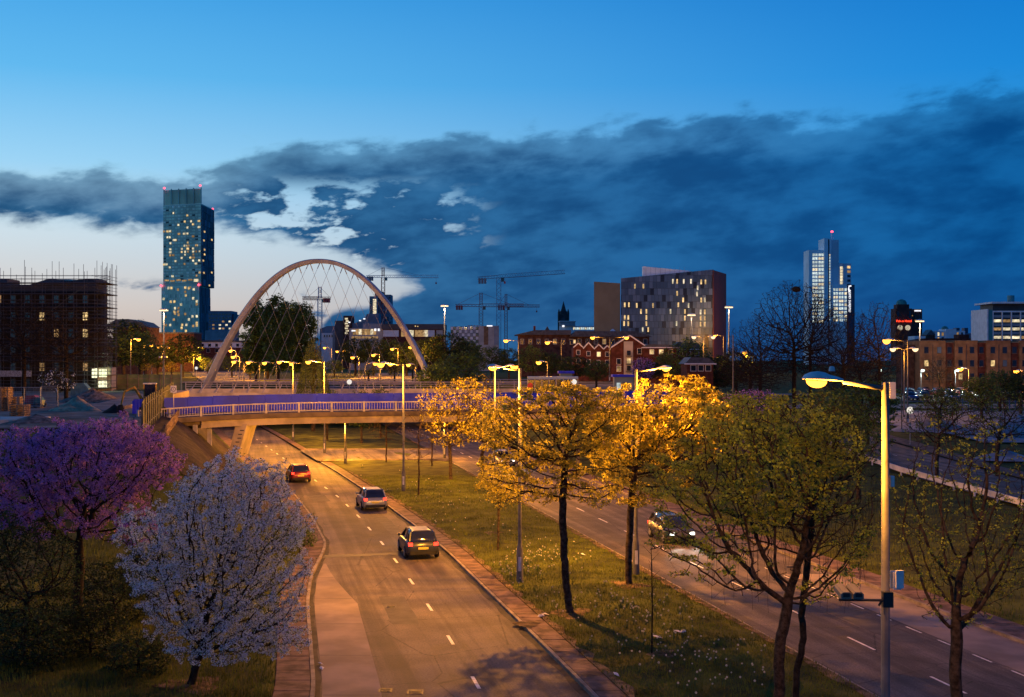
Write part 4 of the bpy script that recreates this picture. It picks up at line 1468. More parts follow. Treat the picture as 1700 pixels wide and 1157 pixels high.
# --- the patterned block with folded roofline
Y = 420.0
t, wd, z0 = bldg('patterned_block', 'big block clad in staggered blue grey panels with slanted roofline', 988, 1203, Y, 'building')
Z = lambda py: WZ(py, Y) - z0
xx = lambda px: WX(px, Y) - WX(988, Y)
PANA = mat('panel_blue_grey', (.10, .145, .21), .45, metal=.2, var=.06, scale=.1)
PANB = mat('panel_pale', (.15, .20, .275), .45, metal=.2, var=.06, scale=.1)
PANC = mat('panel_mid', (.07, .11, .165), .45, metal=.2, var=.06, scale=.1)
PAND = mat('panel_navy', (.03, .035, .05), .35, metal=.2, var=.1, scale=.1)
OLIVE = mat('bronze_mesh', (.15, .12, .085), .5, metal=.2, var=.08, scale=.2)
RUST = mat('red_brown_cladding', (.16, .04, .025), .6, var=.12, scale=.2)
WHITEC = mat('white_cladding', (.86, .88, .90), .5, var=.06, scale=.2)
pA, pB, pC = (xx(1031), 0), (xx(1183), 0), (WX(1203.5, Y + 14) - WX(988, Y), 14)
topz = lambda x: Z(462) + (Z(447.5) - Z(462)) * x / (pB[0] - pA[0])
MB().add([(pA[0], .15, 0), (pB[0], .15, 0), (pC[0], 14, 0), (pA[0] + 4, 24, 0),
          (pA[0], .15, Z(462)), (pB[0], .15, Z(447.5)), (pC[0], 14, Z(450)), (pA[0] + 4, 24, Z(462))],
         [(3, 2, 1, 0), (4, 5, 6, 7), (0, 1, 5, 4), (1, 2, 6, 5), (2, 3, 7, 6), (3, 0, 4, 7)]).build('core', PAND, t)
MB().add([(pB[0] + .05, 0, 0), (pC[0] + .05, 13.8, 0), (pC[0] + .05, 13.8, Z(450.5)), (pB[0] + .05, 0, Z(449)), (pB[0] + .35, -.1, 0), (pC[0] + .45, 13.8, 0), (pC[0] + .45, 13.8, Z(450)), (pB[0] + .35, -.1, Z(448.5))],
         [(0, 1, 2, 3), (7, 6, 5, 4), (3, 2, 6, 7), (0, 4, 5, 1), (0, 3, 7, 4), (1, 5, 6, 2)]).build('red_brown_wall', RUST, t)
MB().add([(0, 6, 0), (xx(1030), .6, 0), (xx(1030), .6, Z(470)), (0, 6, Z(465.5)), (2, 20, 0), (xx(1030), 20, 0), (xx(1030), 20, Z(470)), (2, 20, Z(465.5))],
         [(0, 1, 2, 3), (7, 6, 5, 4), (3, 2, 6, 7), (0, 3, 7, 4), (1, 5, 6, 2)]).build('bronze_wing', OLIVE, t)
MB().slab([(xx(1068), Z(462)), (xx(1148), Z(462)), (xx(1148), Z(449.5)), (xx(1068), Z(441.5))], 1.2, 4).build('white_roof_wall', WHITEC, t)
for i in range(9):
    piece('seam', GREYC, t, (xx(1073 + i * 8), 1.19, Z(450)), (.06, .05, 3.0))
f = Face(t, pA, pB, Z(577), Z(446))
NX, NZ = 25, 12
r = random.Random(9)
lit = {}
for (px, py) in ((1117, 467), (1124, 467), (1135, 467), (1147, 467), (1164, 468), (1171, 468), (1054, 475), (1068, 475), (1158, 478), (1124, 487), (1157, 488), (1134, 498), (1164, 498), (1170, 498), (1037, 506), (1044, 506), (1057, 507), (1084, 507), (1126, 506), (1143, 507),
                 (1064, 517), (1073, 517), (1113, 517), (1137, 517), (1163, 518), (1170, 518), (1037, 527), (1043, 527), (1073, 527), (1137, 528), (1163, 528), (1170, 528), (1036, 537), (1043, 537), (1073, 537), (1123, 537), (1163, 538), (1170, 538), (1067, 547), (1076, 547)):
    f.pane('lit_window', r.choice([WARM, PALEW, WARM]), (px - 1031) / 152 * f.L, Z(py), .50, 1.6, .3, .16)
f.grid('cladding_panel', NX, NZ, [PANA, PANB, PANC, PAND], [5, 3, 4, 1.0], .10, .12, gapz=.10, stagger=.8, seed=12, joined=False, top=topz)

# --- brick terrace with white gable trim
Y = 265.0
t, wd, z0 = bldg('gabled_terrace', 'red brick terrace with white edged gables below the patterned block', 948, 1100, Y, 'house')
Z = lambda py: WZ(py, Y) - z0
xx = lambda px: WX(px, Y) - WX(948, Y)
TRIM = mat('white_trim', (.72, .72, .76), .6, var=.08)
gab = [(952, 968, 577, 570), (968, 986, 579, 569), (986, 1002, 580, 572), (1002, 1014, 580, 574)]
for (x0, x1, yb, yt) in gab:
    MB().slab([(xx(x0), 0), (xx(x1), 0), (xx(x1), Z(yb)), (xx((x0 + x1) / 2), Z(yt)), (xx(x0), Z(yb))], 0, 9).build('gable_wall', BRICK, t)
    for (p, q) in (((x0, yb), ((x0 + x1) / 2, yt)), (((x0 + x1) / 2, yt), (x1, yb))):
        A, B = Vector((xx(p[0]), -.15, Z(p[1]) + .05)), Vector((xx(q[0]), -.15, Z(q[1]) + .05))
        dv = (B - A)
        M = Matrix.Translation((A + B) / 2) @ Matrix.Rotation(-math.atan2(dv.z, dv.x), 4, 'Y')
        MB().box((0, 0, 0), (dv.length, .3, .22), 0, M).build('barge_board', TRIM, t)
    fw_ = Face(t, (xx(x0), 0), (xx(x1), 0), 0, 1)
    fw_.window(WARM if x0 == 986 else GLASSD, fw_.L * .5, Z(yb + 8), .9, 1.1, TRIM)
    fw_.window(GLASSD, fw_.L * .5, Z(yb + 22), .9, 1.2, TRIM)
MB().slab([(xx(1014), 0), (xx(1068), 0), (xx(1068), Z(574)), (xx(1044), Z(558)), (xx(1014), Z(576))], -2, 10).build('large_gable', BRICK, t)
for (p, q) in (((1013, 577), (1044, 557)), ((1044, 557), (1072, 576))):
    A, B = Vector((xx(p[0]), -2.15, Z(p[1]))), Vector((xx(q[0]), -2.15, Z(q[1])))
    dv = (B - A)
    M = Matrix.Translation((A + B) / 2) @ Matrix.Rotation(-math.atan2(dv.z, dv.x), 4, 'Y')
    MB().box((0, 0, 0), (dv.length, .3, .26), 0, M).build('barge_board', TRIM, t)
MB().bb(xx(1034), xx(1049), -2.5, -2.02, 0, Z(567)).build('pale_stair_bay', CREAMW, t)
fw_ = Face(t, (xx(1014), -2), (xx(1068), -2), 0, 1)
for (px, py, m) in ((1026, 600, GLASSD), (1060, 583, GLASSD), (1060, 600, GLASSD), (1026, 612, WARM2)):
    fw_.window(m, xx(px) - xx(1014), Z(py), 1.0, 1.3, TRIM)
for (py, m) in ((585, GLASSD), (598, WARM), (610, GLASSD)):
    bo = MB().bb(xx(1037), xx(1047), -3.2, -2.5, Z(py + 6) - .1, Z(py + 6)).build('balcony', DKCL, t)
    for i in range(7):
        piece('baluster', DKCL, t, (xx(1037) + i * (xx(1047) - xx(1037)) / 6, -3.18, Z(py + 3)), (.05, .05, .8))
    MB().bb(xx(1039), xx(1045), -2.6, -2.45, Z(py + 5), Z(py - 3)).build('window', m, t)
for i, (x0, x1, ye, yr, YY, lab) in enumerate(((1068, 1124, 577, 572, 262, 'brick house with slate roof and two lit windows beside the terrace'), (1118, 1166, 580, 569, 275, 'brick house with pale eaves left of the twin lamp'), (1140, 1184, 604, 594, 205, 'small gabled house half hidden by trees near the twin lamp'))):
    t, wd, z0 = bldg('brick_house', lab, x0, x1, YY, 'house', 'houses below the patterned block')
    Z = lambda py: WZ(py, YY) - z0
    MB().bb(0, wd, 0, 7, 0, Z(ye)).build('wall', BRICK, t)
    MB().slab([(-.4, Z(ye)), (wd + .4, Z(ye)), (wd * .82, Z(yr)), (wd * .15, Z(yr - 1))], -.4, 7.4).build('roof', SLATE, t)
    MB().bb(-.45, wd + .45, -.6, -.42, Z(ye) - .1, Z(ye) + .1).build('eaves_board', TRIM, t)
    f = Face(t, (0, 0), (wd, 0), 0, 1)
    for j in range(3):
        f.window((WARM, WARM, GLASSD)[(j + i) % 3] if i == 0 else GLASSD, wd * (.25 + .28 * j), Z(ye + 7), 1.0, 1.1, TRIM)
# bus stop canopies and stalls below the terrace
for i, (x0, x1, yt, yb, YY, lab) in enumerate(((930, 950, 616, 632, 190, 'dark blue kiosk behind the yellow trees'), (1020, 1052, 622, 640, 175, 'small blue kiosk with pale frames near the pink tree'))):
    t, wd, z0 = bldg('kiosk', lab, x0, x1, YY, 'kiosk')
    Z = lambda py: WZ(py, YY) - z0
    MB().bb(0, wd, 0, 2.5, 0, Z(yt + 4)).build('wall', BLUEC, t)
    MB().bb(-.3, wd + .3, -.4, 2.7, Z(yt + 4) + .01, Z(yt)).build('roof', BLUE, t)
    for j in range(3):
        MB().bb(wd * (.12 + .3 * j), wd * (.32 + .3 * j), -.08, .05, .9, 1.9).build('window', (COOL, GLASSD, WARM2)[j], t)
Y = 180.0
t, wd, z0 = bldg('bus_shelter_canopy', 'pale blue flat canopy in front of the small trees', 876, 960, Y, 'shelter')
MB().bb(0, wd, 0, 2.4, WZ(629, Y) - z0, WZ(625, Y) - z0).build('roof', mat('pale_blue_roof', (.25, .36, .52), .4, var=.1), t)
for i in range(8):
    MB().bb(wd * i / 7 - .05, wd * i / 7 + .05, 1, 1.1, 0, WZ(629, Y) - z0).build('post', GALV, t)
for i in range(7):
    MB().bb(wd * i / 7 + .1, wd * (i + 1) / 7 - .1, 2.2, 2.26, .5, WZ(631, Y) - z0).build('glass_panel', GLASSD, t)

# --- student tower on the right skyline
Y = 1200.0
t, wd, z0 = bldg('white_tower', 'stepped pale tower with glowing window columns and red tipped mast', 1342, 1418, Y, 'tower')
Z = lambda py: WZ(py, Y) - z0
xx = lambda px: WX(px, Y) - WX(1342, Y)
PALEC = mat('pale_blue_cladding', (.55, .62, .70), .5, metal=.0, var=.12, scale=.06)
PALE2 = mat('pale_white_cladding', (.75, .80, .85), .5, metal=.0, var=.1, scale=.06)
MB().bb(xx(1343), xx(1367), 0, 22, 0, Z(415)).build('left_slab', PALE2, t)
MB().bb(xx(1367) + .1, xx(1373.5), -3, 20, 0, Z(396)).build('fin', PALE2, t)
MB().bb(xx(1376), xx(1379), -3, 20, 0, Z(396.5)).build('fin', PALE2, t)
MB().bb(xx(1373.5) + .1, xx(1376) - .1, -1, 20, 0, Z(397)).build('glazed_slot', GLASSD, t)
MB().bb(xx(1379) + .1, xx(1391.5), -2, 20, 0, Z(398.5)).build('core', PALEC, t)
MB().bb(xx(1393), xx(1401.5), 4, 20, 0, Z(436)).build('rear_wing', PALE2, t)
MB().bb(xx(1401.5) + .1, xx(1414.5), 3, 20, 0, Z(437)).build('rear_wing', PALEC, t)
MB().bb(xx(1380), xx(1404), -4, 3.8, 0, Z(472.5)).build('front_block', PALE2, t)
MB().bb(xx(1404) + .1, xx(1417), -4, 3.8, 0, Z(473)).build('front_side', NAVYC, t)
MB().tube([(xx(1383), 4, Z(398)), (xx(1383), 4, Z(385))], .9, 6).build('mast', PALE2, t)
MB().lathe([(0, -1.2), (1.3, -.4), (1.3, .5), (0, 1.3)], 8, (xx(1383), 4, Z(384))).build('red_beacon', REDL, t)
f = Face(t, (xx(1343), 0), (xx(1367), 0), 0, 1)
for iz in range(19):
    for ix in range(2):
        f.pane('lit_window', (COOL, PALEW, COOL, COOL)[(iz * 2 + ix * 3 + iz // 3) % 4], xx((1353, 1363)[ix]) - xx(1343), Z(423 + iz * 6.1), 5.0, 2.5)
        f.pane('window_bar', PALE2, xx((1353, 1363)[ix]) - xx(1343), Z(423 + iz * 6.1), .5, 2.6, .4)
f = Face(t, (xx(1376), -3), (xx(1391), -3), 0, 1)
for iz in range(24):
    f.pane('slot_window', COOL if iz % 5 else PALEW, .2, Z(424 + iz * 4.6), .7, 1.8, .6)
f = Face(t, (xx(1380), -4), (xx(1404), -4), 0, 1)
for iz in range(9):
    for ix, px in enumerate((1385.5, 1394.5, 1402)):
        f.pane('lit_window', (COOL, COOL, PALEW)[(iz + ix * 2) % 3], xx(px) - xx(1380), Z(481 + iz * 6.3), 4.4 if ix < 2 else 2.2, 2.5)
        if ix < 2:
            f.pane('window_bar', PALE2, xx(px) - xx(1380), Z(481 + iz * 6.3), .45, 2.6, .4)
for iz in range(6):
    MB().bb(xx(1396.5), xx(1400.5), 3.7, 4, Z(442 + iz * 5), Z(446.3 + iz * 5)).build('lit_window', PALEW, t)
    MB().bb(xx(1388.6), xx(1390), 2.5, 3.9, Z(444 + iz * 5.2), Z(446.5 + iz * 5.2)).build('lit_window', WARM2, t)
for iz in range(5):
    MB().bb(xx(1408), xx(1413), 2.7, 2.95, Z(441 + iz * 7.5), Z(445 + iz * 7.5)).build('window', WARM if iz == 0 else (WARM2 if iz == 1 else GLASSD), t)
logo = MB()
logo.tube([(xx(1411), -4.4, Z(475)), (xx(1407.5), -4.4, Z(475.5)), (xx(1406.8), -4.4, Z(480)), (xx(1408), -4.4, Z(485))], .75, 5)
logo.build('logo', SIGNW, t)


def lettering(name, body, parent, loc, size, m, rot=(math.pi / 2, 0, 0), ext=.03):
    cu = bpy.data.curves.new(name, 'FONT')
    cu.body = body
    cu.size = size
    cu.extrude = ext
    cu.resolution_u = 2
    cu.align_x = 'CENTER'
    cu.align_y = 'CENTER'
    ob = bpy.data.objects.new('tmp', cu)
    COL.objects.link(ob)
    dg = bpy.context.evaluated_depsgraph_get()
    me = bpy.data.meshes.new_from_object(ob.evaluated_get(dg))
    bpy.data.objects.remove(ob)
    me.materials.clear()
    me.materials.append(m)
    return link(name, me, parent, loc, rot)


lettering('lettering', 'student castle', t, (xx(1408.2), -4.5, Z(500)), 4.0, SIGNW, (math.pi / 2, -math.pi / 2, 0), .3)

# --- red brick clock tower hotel with neon
Y = 1000.0
t, wd, z0 = bldg('clock_tower', 'dark red clock tower with green dome and red neon lettering', 1487, 1514, Y, 'tower')
Z = lambda py: WZ(py, Y) - z0
cx = wd / 2
REDT = mat('terracotta', (.13, .03, .025), .8, var=.25, scale=.2)
MB().bb(0, wd, 0, 13, 0, Z(512)).build('tower', REDT, t)
MB().bb(cx - 5, cx + 5, 1.5, 11, Z(512) + .05, Z(505)).build('upper_stage', REDT, t)
MB().lathe([(4.4, Z(505)), (4.3, Z(502)), (3.4, Z(498.5)), (1.2, Z(496.5)), (0, Z(496))], 12, (cx, 6, 0)).build('dome', mat('copper_green', (.06, .22, .19), .6, var=.2, scale=.3), t)
lettering('neon_lettering', 'Palace Hotel', t, (cx, -.5, Z(533)), 2.5, NEON, ext=.25)
for sx in (-5.8, 5.8):
    MB().lathe([(0, 0), (2.2, 0), (2.2, .4), (0, .4)], 16).build('clock_face', glow('clock_dial', (1, .85, .6), .55), t, loc=(cx + sx * .55, -.1, Z(544))).rotation_euler = (math.pi / 2, 0, 0)
for sx in (-.9, .9):
    MB().bb(cx + sx * 5.5 - .8, cx + sx * 5.5 + .8, -.2, .2, Z(528), Z(516)).build('tall_window', GLASSD, t)
t, wd, z0 = bldg('dark_office', 'dark office block with a small white roof sign behind the clock tower', 1509, 1531, 1040.0)
Z = lambda py: WZ(py, 1040) - z0
MB().bb(0, wd, 0, 12, 0, Z(513)).build('wall', REDT, t)
for i in range(5):
    MB().bb(wd * (.42 + .1 * i), wd * (.49 + .1 * i), -.5, .1, Z(517), Z(514.6)).build('roof_sign', SIGNW, t)
for iz in range(6):
    for ix in range(3):
        MB().bb(wd * (.15 + .28 * ix), wd * (.3 + .28 * ix), -.15, .1, Z(523 + iz * 4), Z(525 + iz * 4)).build('window', WARM2 if (ix, iz) in ((0, 0), (1, 2)) else GLASSD, t)

# --- white apartments and low roofs
Y = 600.0
t, wd, z0 = bldg('white_apartments', 'white rendered apartments with small green dome above the brick flats', 1535, 1640, Y)
Z = lambda py: WZ(py, Y) - z0
xx = lambda px: WX(px, Y) - WX(1535, Y)
MB().bb(xx(1553), xx(1602), 0, 12, 0, Z(549)).build('wall', RENDER_W, t)
MB().bb(xx(1514), xx(1532), -4, 6, 0, Z(558)).build('low_wing', RENDER_W, t)
MB().bb(xx(1602) + .05, xx(1634), 2, 12, 0, Z(553)).build('blue_wing', BLUEC, t)
MB().bb(xx(1630), xx(1642), -1, 9, 0, Z(548)).build('end_wing', RENDER_W, t)
MB().slab([(xx(1538), Z(556)), (xx(1553), Z(556)), (xx(1546), Z(547))], 0, 8).build('hipped_roof', SLATE, t)
MB().bb(xx(1539), xx(1552), .5, 8, 0, Z(556)).build('pavilion', BRICKD, t)
MB().bb(xx(1570), xx(1587), -.6, 10, Z(549) - 6, Z(546)).build('centre_bay', RENDER_W, t)
MB().lathe([(1.7, 0), (1.6, .6), (1.0, 1.3), (0, 1.6)], 12, (xx(1572), 3, Z(546))).build('dome', mat('copper_green', (.06, .22, .19)), t)
for px in (1594, 1608):
    MB().bb(xx(px - 3), xx(px + 3), 3, 7, Z(553), Z(544)).build('roof_box', NAVYC, t)
f = Face(t, (xx(1553), 0), (xx(1602), 0), 0, 1)
for (px, m, w) in ((1558, PALEW, 1.1), (1565, WARM2, 1.2), (1577, PALEW, 1.2), (1590, WARM2, 1.2), (1597, GLASSD, 1.0)):
    f.window(m, xx(px) - xx(1553), Z(554.5), w, 1.9, fw=.1)
    f.window(GLASSD if m is WARM2 else WARM2, xx(px) - xx(1553), Z(562), w, 1.6, fw=.1)
t, wd, z0 = bldg('red_roofed_terrace', 'low red roofed terrace with chimney above the brick flats', 1512, 1640, 470.0)
Z = lambda py: WZ(py, 470) - z0
MB().bb(0, wd, 0, 10, 0, Z(566)).build('wall', BRICK, t)
MB().slab([(-.3, Z(566)), (wd + .3, Z(566)), (wd * .98, Z(561.5)), (wd * .2, Z(561.5))], -.3, 10).build('roof', BRICK, t)
MB().bb(wd * .63, wd * .77, 1, 6, Z(566), Z(555)).build('chimney', BRICK, t)

# --- office with white frame grid on the right edge
Y = 420.0
t, wd, z0 = bldg('white_framed_office', 'office with white frame grid, lit floors and overhanging roof at the right edge', 1638, 1722, Y)
Z = lambda py: WZ(py, Y) - z0
xx = lambda px: WX(px, Y) - WX(1638, Y)
TEALW = mat('teal_wall', (.04, .22, .25), .5, var=.1, scale=.2)
MB().bb(xx(1640), xx(1648), 0, 14, 0, Z(514.5)).build('teal_end', TEALW, t)
MB().bb(xx(1637.6), xx(1640) - .03, -.5, 14, 0, Z(513)).build('white_blade', RENDER_W, t)
MB().bb(xx(1648) + .03, wd, .4, 14, 0, Z(517)).build('glazed_wall', GLASSD, t)
MB().bb(xx(1653), wd, 2.5, 14, Z(517) + .02, Z(504)).build('top_storey', DKCL, t)
MB().bb(xx(1645), wd + 2, -.6, 15, Z(504) + .02, Z(501)).build('roof_slab', RENDER_W, t)
MB().lathe([(1.2, 0), (1.2, 2.4), (0, 2.4)], 14, (xx(1686), 4, Z(501))).build('flue', TEALW, t)
f = Face(t, (xx(1648), .4), (wd, .4), 0, 1)
for i in range(6):
    f.pane('frame_post', RENDER_W, xx(1648.7 + i * 15.3) - xx(1648), (Z(517) + 0) / 2, .34, Z(517), .9)
f.pane('frame_beam', RENDER_W, f.L / 2, Z(517), f.L, .5, .95)
for iz, py in enumerate((532.5, 546, 560)):
    for ix in range(5):
        f.pane('lit_window', (PALEW, WARM2, PALEW, PALEW)[(ix + iz) % 4], xx(1656.5 + ix * 15.3) - xx(1648), Z(py), 2.5, .95, .3)
for iz, py in enumerate((525, 539, 553)):
    f.pane('floor_band', GREYC, f.L / 2, Z(py), f.L, .9, .35)

# --- four storey brick flats
Y = 256.0
t, wd, z0 = bldg('brick_flats', 'four storey buff and red brick flats behind the car park', 1524, 1722, Y, 'flats')
Z = lambda py: WZ(py, Y) - z0
xx = lambda px: WX(px, Y) - WX(1524, Y)
bays = [(1527, 1570, BUFF, 0), (1570, 1585, BRICK, .5), (1585, 1623, BUFF, 0), (1623, 1638, BRICK, .5), (1638, 1678, BUFF, 0), (1678, 1693, BRICK, .5), (1693, 1724, BUFF, 0)]
for (x0, x1, m, yy) in bays:
    tp = 566 if m is BUFF else 569
    MB().bb(xx(x0), xx(x1) - .02, yy, 11, 0, Z(tp)).build('wall_bay', m, t)
    MB().bb(xx(x0) - .05, xx(x1) + .03, yy - .12, 11.2, Z(tp) + .01, Z(tp - 1)).build('coping', DARKC, t)
    f = Face(t, (xx(x0), yy), (xx(x1), yy), 0, 1)
    cols = (.25, .75) if m is BUFF else (.5,)
    for iz, py in enumerate((581, 603, 625, 647)):
        for cx in cols:
            key = (x0, iz, cx)
            m2 = WARM if key in ((1638, 1, .25), (1585, 2, .25), (1527, 1, .25)) else (BLUEC if key in ((1638, 1, .75), (1527, 0, .75)) else GLASSD)
            w = f.window(m2, f.L * cx, Z(py), .95, 1.35, DKCL, .06)
            f.pane('sill', DARKC, f.L * cx, Z(py) - .75, 1.15, .1, .24, .03)
    if m is BUFF:
        f.pane('drainpipe', DKCL, f.L * .5, Z(610), .1, Z(572) - Z(648), .2, .04)
MB().bb(xx(1515), xx(1527) - .05, 3, 11, 0, Z(572)).build('end_bay', BRICKD, t)

# --- left: building wrapped in scaffolding
Y = 184.0
t, wd, z0 = bldg('scaffolded_building', 'dark unfinished building wrapped in scaffolding at the left edge', -60, 158, Y, 'building', z=5.5)
Z = lambda py: WZ(py, Y) - z0
xx = lambda px: WX(px, Y) - WX(-60, Y)
MB().bb(0, wd, 0, 5.5, 0, Z(484)).build('wall', mat('near_black_brick', (.010, .011, .016), .95, var=.3, scale=1), t)  # whole wall in one even near-black tone
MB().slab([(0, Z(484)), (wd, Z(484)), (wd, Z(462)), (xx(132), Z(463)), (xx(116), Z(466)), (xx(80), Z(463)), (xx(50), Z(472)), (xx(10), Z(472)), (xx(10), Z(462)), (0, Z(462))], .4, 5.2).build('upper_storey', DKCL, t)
MB().add([(xx(48), .1, Z(472.5)), (xx(116), .1, Z(472)), (xx(118), .1, Z(466)), (xx(80), .1, Z(462.5)), (xx(52), 5, Z(466)), (xx(118), 5, Z(461))], [(0, 1, 2, 3), (3, 2, 5, 4)]).build('zinc_roof', SLATE, t)
f = Face(t, (0, 0), (wd, 0), 0, 1)
r = random.Random(31)
for iz, py in enumerate((497, 525, 553, 581, 609, 636)):
    for ix in range(9):
        px = -50 + ix * 24
        m = WARM if (ix, iz) in ((5, 1), (8, 1), (8, 2)) else (WARM2 if (ix, iz) in ((6, 2), (2, 0), (5, 4), (8, 4)) else GLASSD)
        f.window(m, xx(px), Z(py), .85, 1.35, DKCL, .07)
LITOPEN = glow('lit_opening', (1.0, .96, .62), 1.4)
f.window(LITOPEN, xx(161) - .35, Z(619), .9, 1.6, DKCL, .05)
MB().bb(wd + .05, wd + 2.2, .8, 3, 0, Z(610)).build('stair_enclosure', CREAMW, t)
MB().bb(wd + .3, wd + 1.5, .6, .78, Z(643), Z(632)).build('lit_doorway', LITOPEN, t)
MB().bb(wd + .4, wd + 1.5, .6, .78, Z(626), Z(613)).build('lit_opening', LITOPEN, t)
STL = mat('scaffold_tube', (.10, .10, .12), .5, metal=.5, var=.2, scale=5)
BOARD = mat('scaffold_board', (.03, .03, .034), .85, var=.3, scale=3)
s, _, _ = bldg('scaffolding', 'tube scaffolding with timber decks around the unfinished building', -60, 158, Y, 'scaffolding', z=5.5)
r = random.Random(7)
for row, yy in enumerate((-1.9, -.7)):
    for i in range(15):
        x = i * (wd + 2.2) / 14
        top_y = r.choice([446, 452, 455, 440, 462, 448]) if row == 0 else r.choice([450, 466, 458, 432, 470])
        MB().tube([(x, yy, 0), (x, yy, Z(top_y))], .035, 5).build('standard', STL, s)
for (px, tp) in ((166, 440), (171, 447), (176, 436), (181, 445), (159, 432), (183, 438)):
    for yy in (.5, 3):
        x = xx(px)
        MB().tube([(x, yy, 0), (x, yy, Z(tp))], .035, 5).build('standard', STL, s)
for (px, tp, yy) in ((29, 440, 3), (70, 430, 4), (90, 432, 2), (103, 433, 5), (127, 436, 3), (61, 443, 4), (40, 452, 3), (115, 443, 4), (5, 452, 5)):
    MB().tube([(xx(px), yy, Z(470)), (xx(px), yy, Z(tp))], .035, 5).build('standard', STL, s)
lv = (643, 622, 598, 574, 551, 528, 510, 488, 470)
for k_, py in enumerate(lv):
    zz = Z(py)
    for yy in (-1.9, -.7):
        for dz in (0, .55, 1.05):
            MB().tube([(-.5, yy, zz + dz), (wd + 2.6, yy, zz + dz)], .028, 4).build('ledger', STL, s)
    MB().bb(-.4, wd + 2.4, -1.95, -.65, zz - .14, zz - .06).build('deck', BOARD, s)
    for xq in (wd + .25, wd + 1.2, wd + 2.2):
        for dz in (0, .5, 1.0):
            MB().tube([(xq, -2.2, zz + dz), (xq, 3.6, zz + dz)], .03, 4).build('ledger', STL, s)
    MB().bb(wd + .3, wd + 2.3, -.6, 3.5, zz - .14, zz - .07).build('deck', BOARD, s)
for k_ in range(8):
    x = k_ * wd / 8
    MB().tube([(x, -1.95, Z(lv[k_ % 8])), (x + 2.4, -1.95, Z(lv[k_ % 8 + 1]))], .03, 4).build('brace', STL, s)
MB().bb(xx(0), xx(62), -2.3, -2.2, Z(625), Z(615)).build('debris_netting', mat('grey_netting', (.20, .22, .25), .9, var=.3, scale=6), s)
li = bpy.data.lights.new('site_light', 'POINT')
li.energy, li.color, li.shadow_soft_size = 420, (.85, 1.0, .45), .3
lo = bpy.data.objects.new('site_light', li)
COL.objects.link(lo)
lo.location = (WX(172, 182), 181.5, 8.3)
# ------------------------------------------------------------------ tower cranes
REDS = mat('crane_red', (.60, .06, .05), .6, var=.2, scale=1)
WHTS = mat('crane_white', (.75, .66, .66), .6, var=.15, scale=1)
BLUS = mat('crane_blue_grey', (.22, .34, .44), .6, var=.15, scale=1)
YELS = mat('counterweight', (.22, .22, .23), .8, var=.15)


def lattice(mb, A, B, w, nseg, tri=False, r=.12):
    A, B = Vector(A), Vector(B)
    d = (B - A).normalized()
    ref = Vector((0, 1, 0))
    a = d.cross(ref).normalized() * w / 2
    b = Vector((0, 1, 0)) * w / 2
    cs = [a + b, a - b, -a - b, -a + b] if not tri else [a * 1.2, -a + b, -a - b]
    n = len(cs)
    for c in cs:
        mb.tube([A + c, B + c], r, 4)
    L = (B - A).length
    for i in range(nseg):
        p, q = A + d * (L * i / nseg), A + d * (L * (i + 1) / nseg)
        for j in range(n):
            c1, c2 = cs[j], cs[(j + 1) % n]
            mb.tube([p + c1, q + c2] if (i + j) % 2 else [p + c2, q + c1], r * .7, 3, False)


def crane(label, Y, mx, base_y, jib_y, top_y, tip, tail, ms, js, w=2.0, tip_y=None, tail_y=None, hook=None):
    z0 = 5.0
    x = WX(mx, Y)
    t = thing('tower_crane', label, 'crane', (x, Y, z0), 0, 'tower cranes on the skyline')
    Z = lambda py: WZ(py, Y) - z0
    X = lambda px: WX(px, Y) - x
    rr = .14 * Y / 700
    m = MB()
    lattice(m, (0, 0, 0), (0, 0, Z(jib_y) - .5), w, 22, r=rr)
    m.build('mast', ms, t)
    tp = tip_y if tip_y is not None else jib_y
    m = MB()
    lattice(m, (0, 0, Z(jib_y)), (X(tip), 0, Z(tp)), w * .75, 26, True, rr * .8)
    m.build('jib', js, t)
    m = MB()
    lattice(m, (0, 0, Z(jib_y)), (X(tail), 0, Z(tail_y if tail_y is not None else jib_y)), w * .6, 7, False, rr * .8)
    m.build('counter_jib', js, t)
    zc = Z(tail_y if tail_y is not None else jib_y)
    sg = 1 if X(tail) > 0 else -1
    for i in range(3):
        MB().box((X(tail) - sg * (1 + i * 1.5), 0, zc - 1.4), (1.2, 2.2, 2.8)).build('counterweight', YELS if js is not REDS else REDS, t)
    MB().box((w * .9, 0, Z(jib_y) - 1.6), (1.6, 1.6, 2.2)).build('cab', GLASSD, t)
    m = MB()
    if top_y < jib_y - 3:
        lattice(m, (0, 0, Z(jib_y)), (0, 0, Z(top_y)), w * .7, 5, r=rr)
        m.build('apex', ms, t)
        for (q, zq) in ((X(tip) * .7, Z(jib_y) + .7 * (Z(tp) - Z(jib_y))), (X(tail) * .92, zc)):
            MB().tube([(0, 0, Z(top_y)), (q, 0, zq + .6)], rr * .6, 3).build('tie_bar', js, t)
    if hook:
        hz_ = Z(jib_y) + (hook[0] - mx) / (tip - mx) * (Z(tp) - Z(jib_y)) if tip != mx else 0
        MB().tube([(X(hook[0]), 0, hz_), (X(hook[0]), 0, Z(hook[1]))], rr * .5, 3).build('hoist_rope', BLUS, t)
        MB().box((X(hook[0]), 0, Z(hook[1])), (.9, .9, 1.2)).build('hook_block', REDS, t)


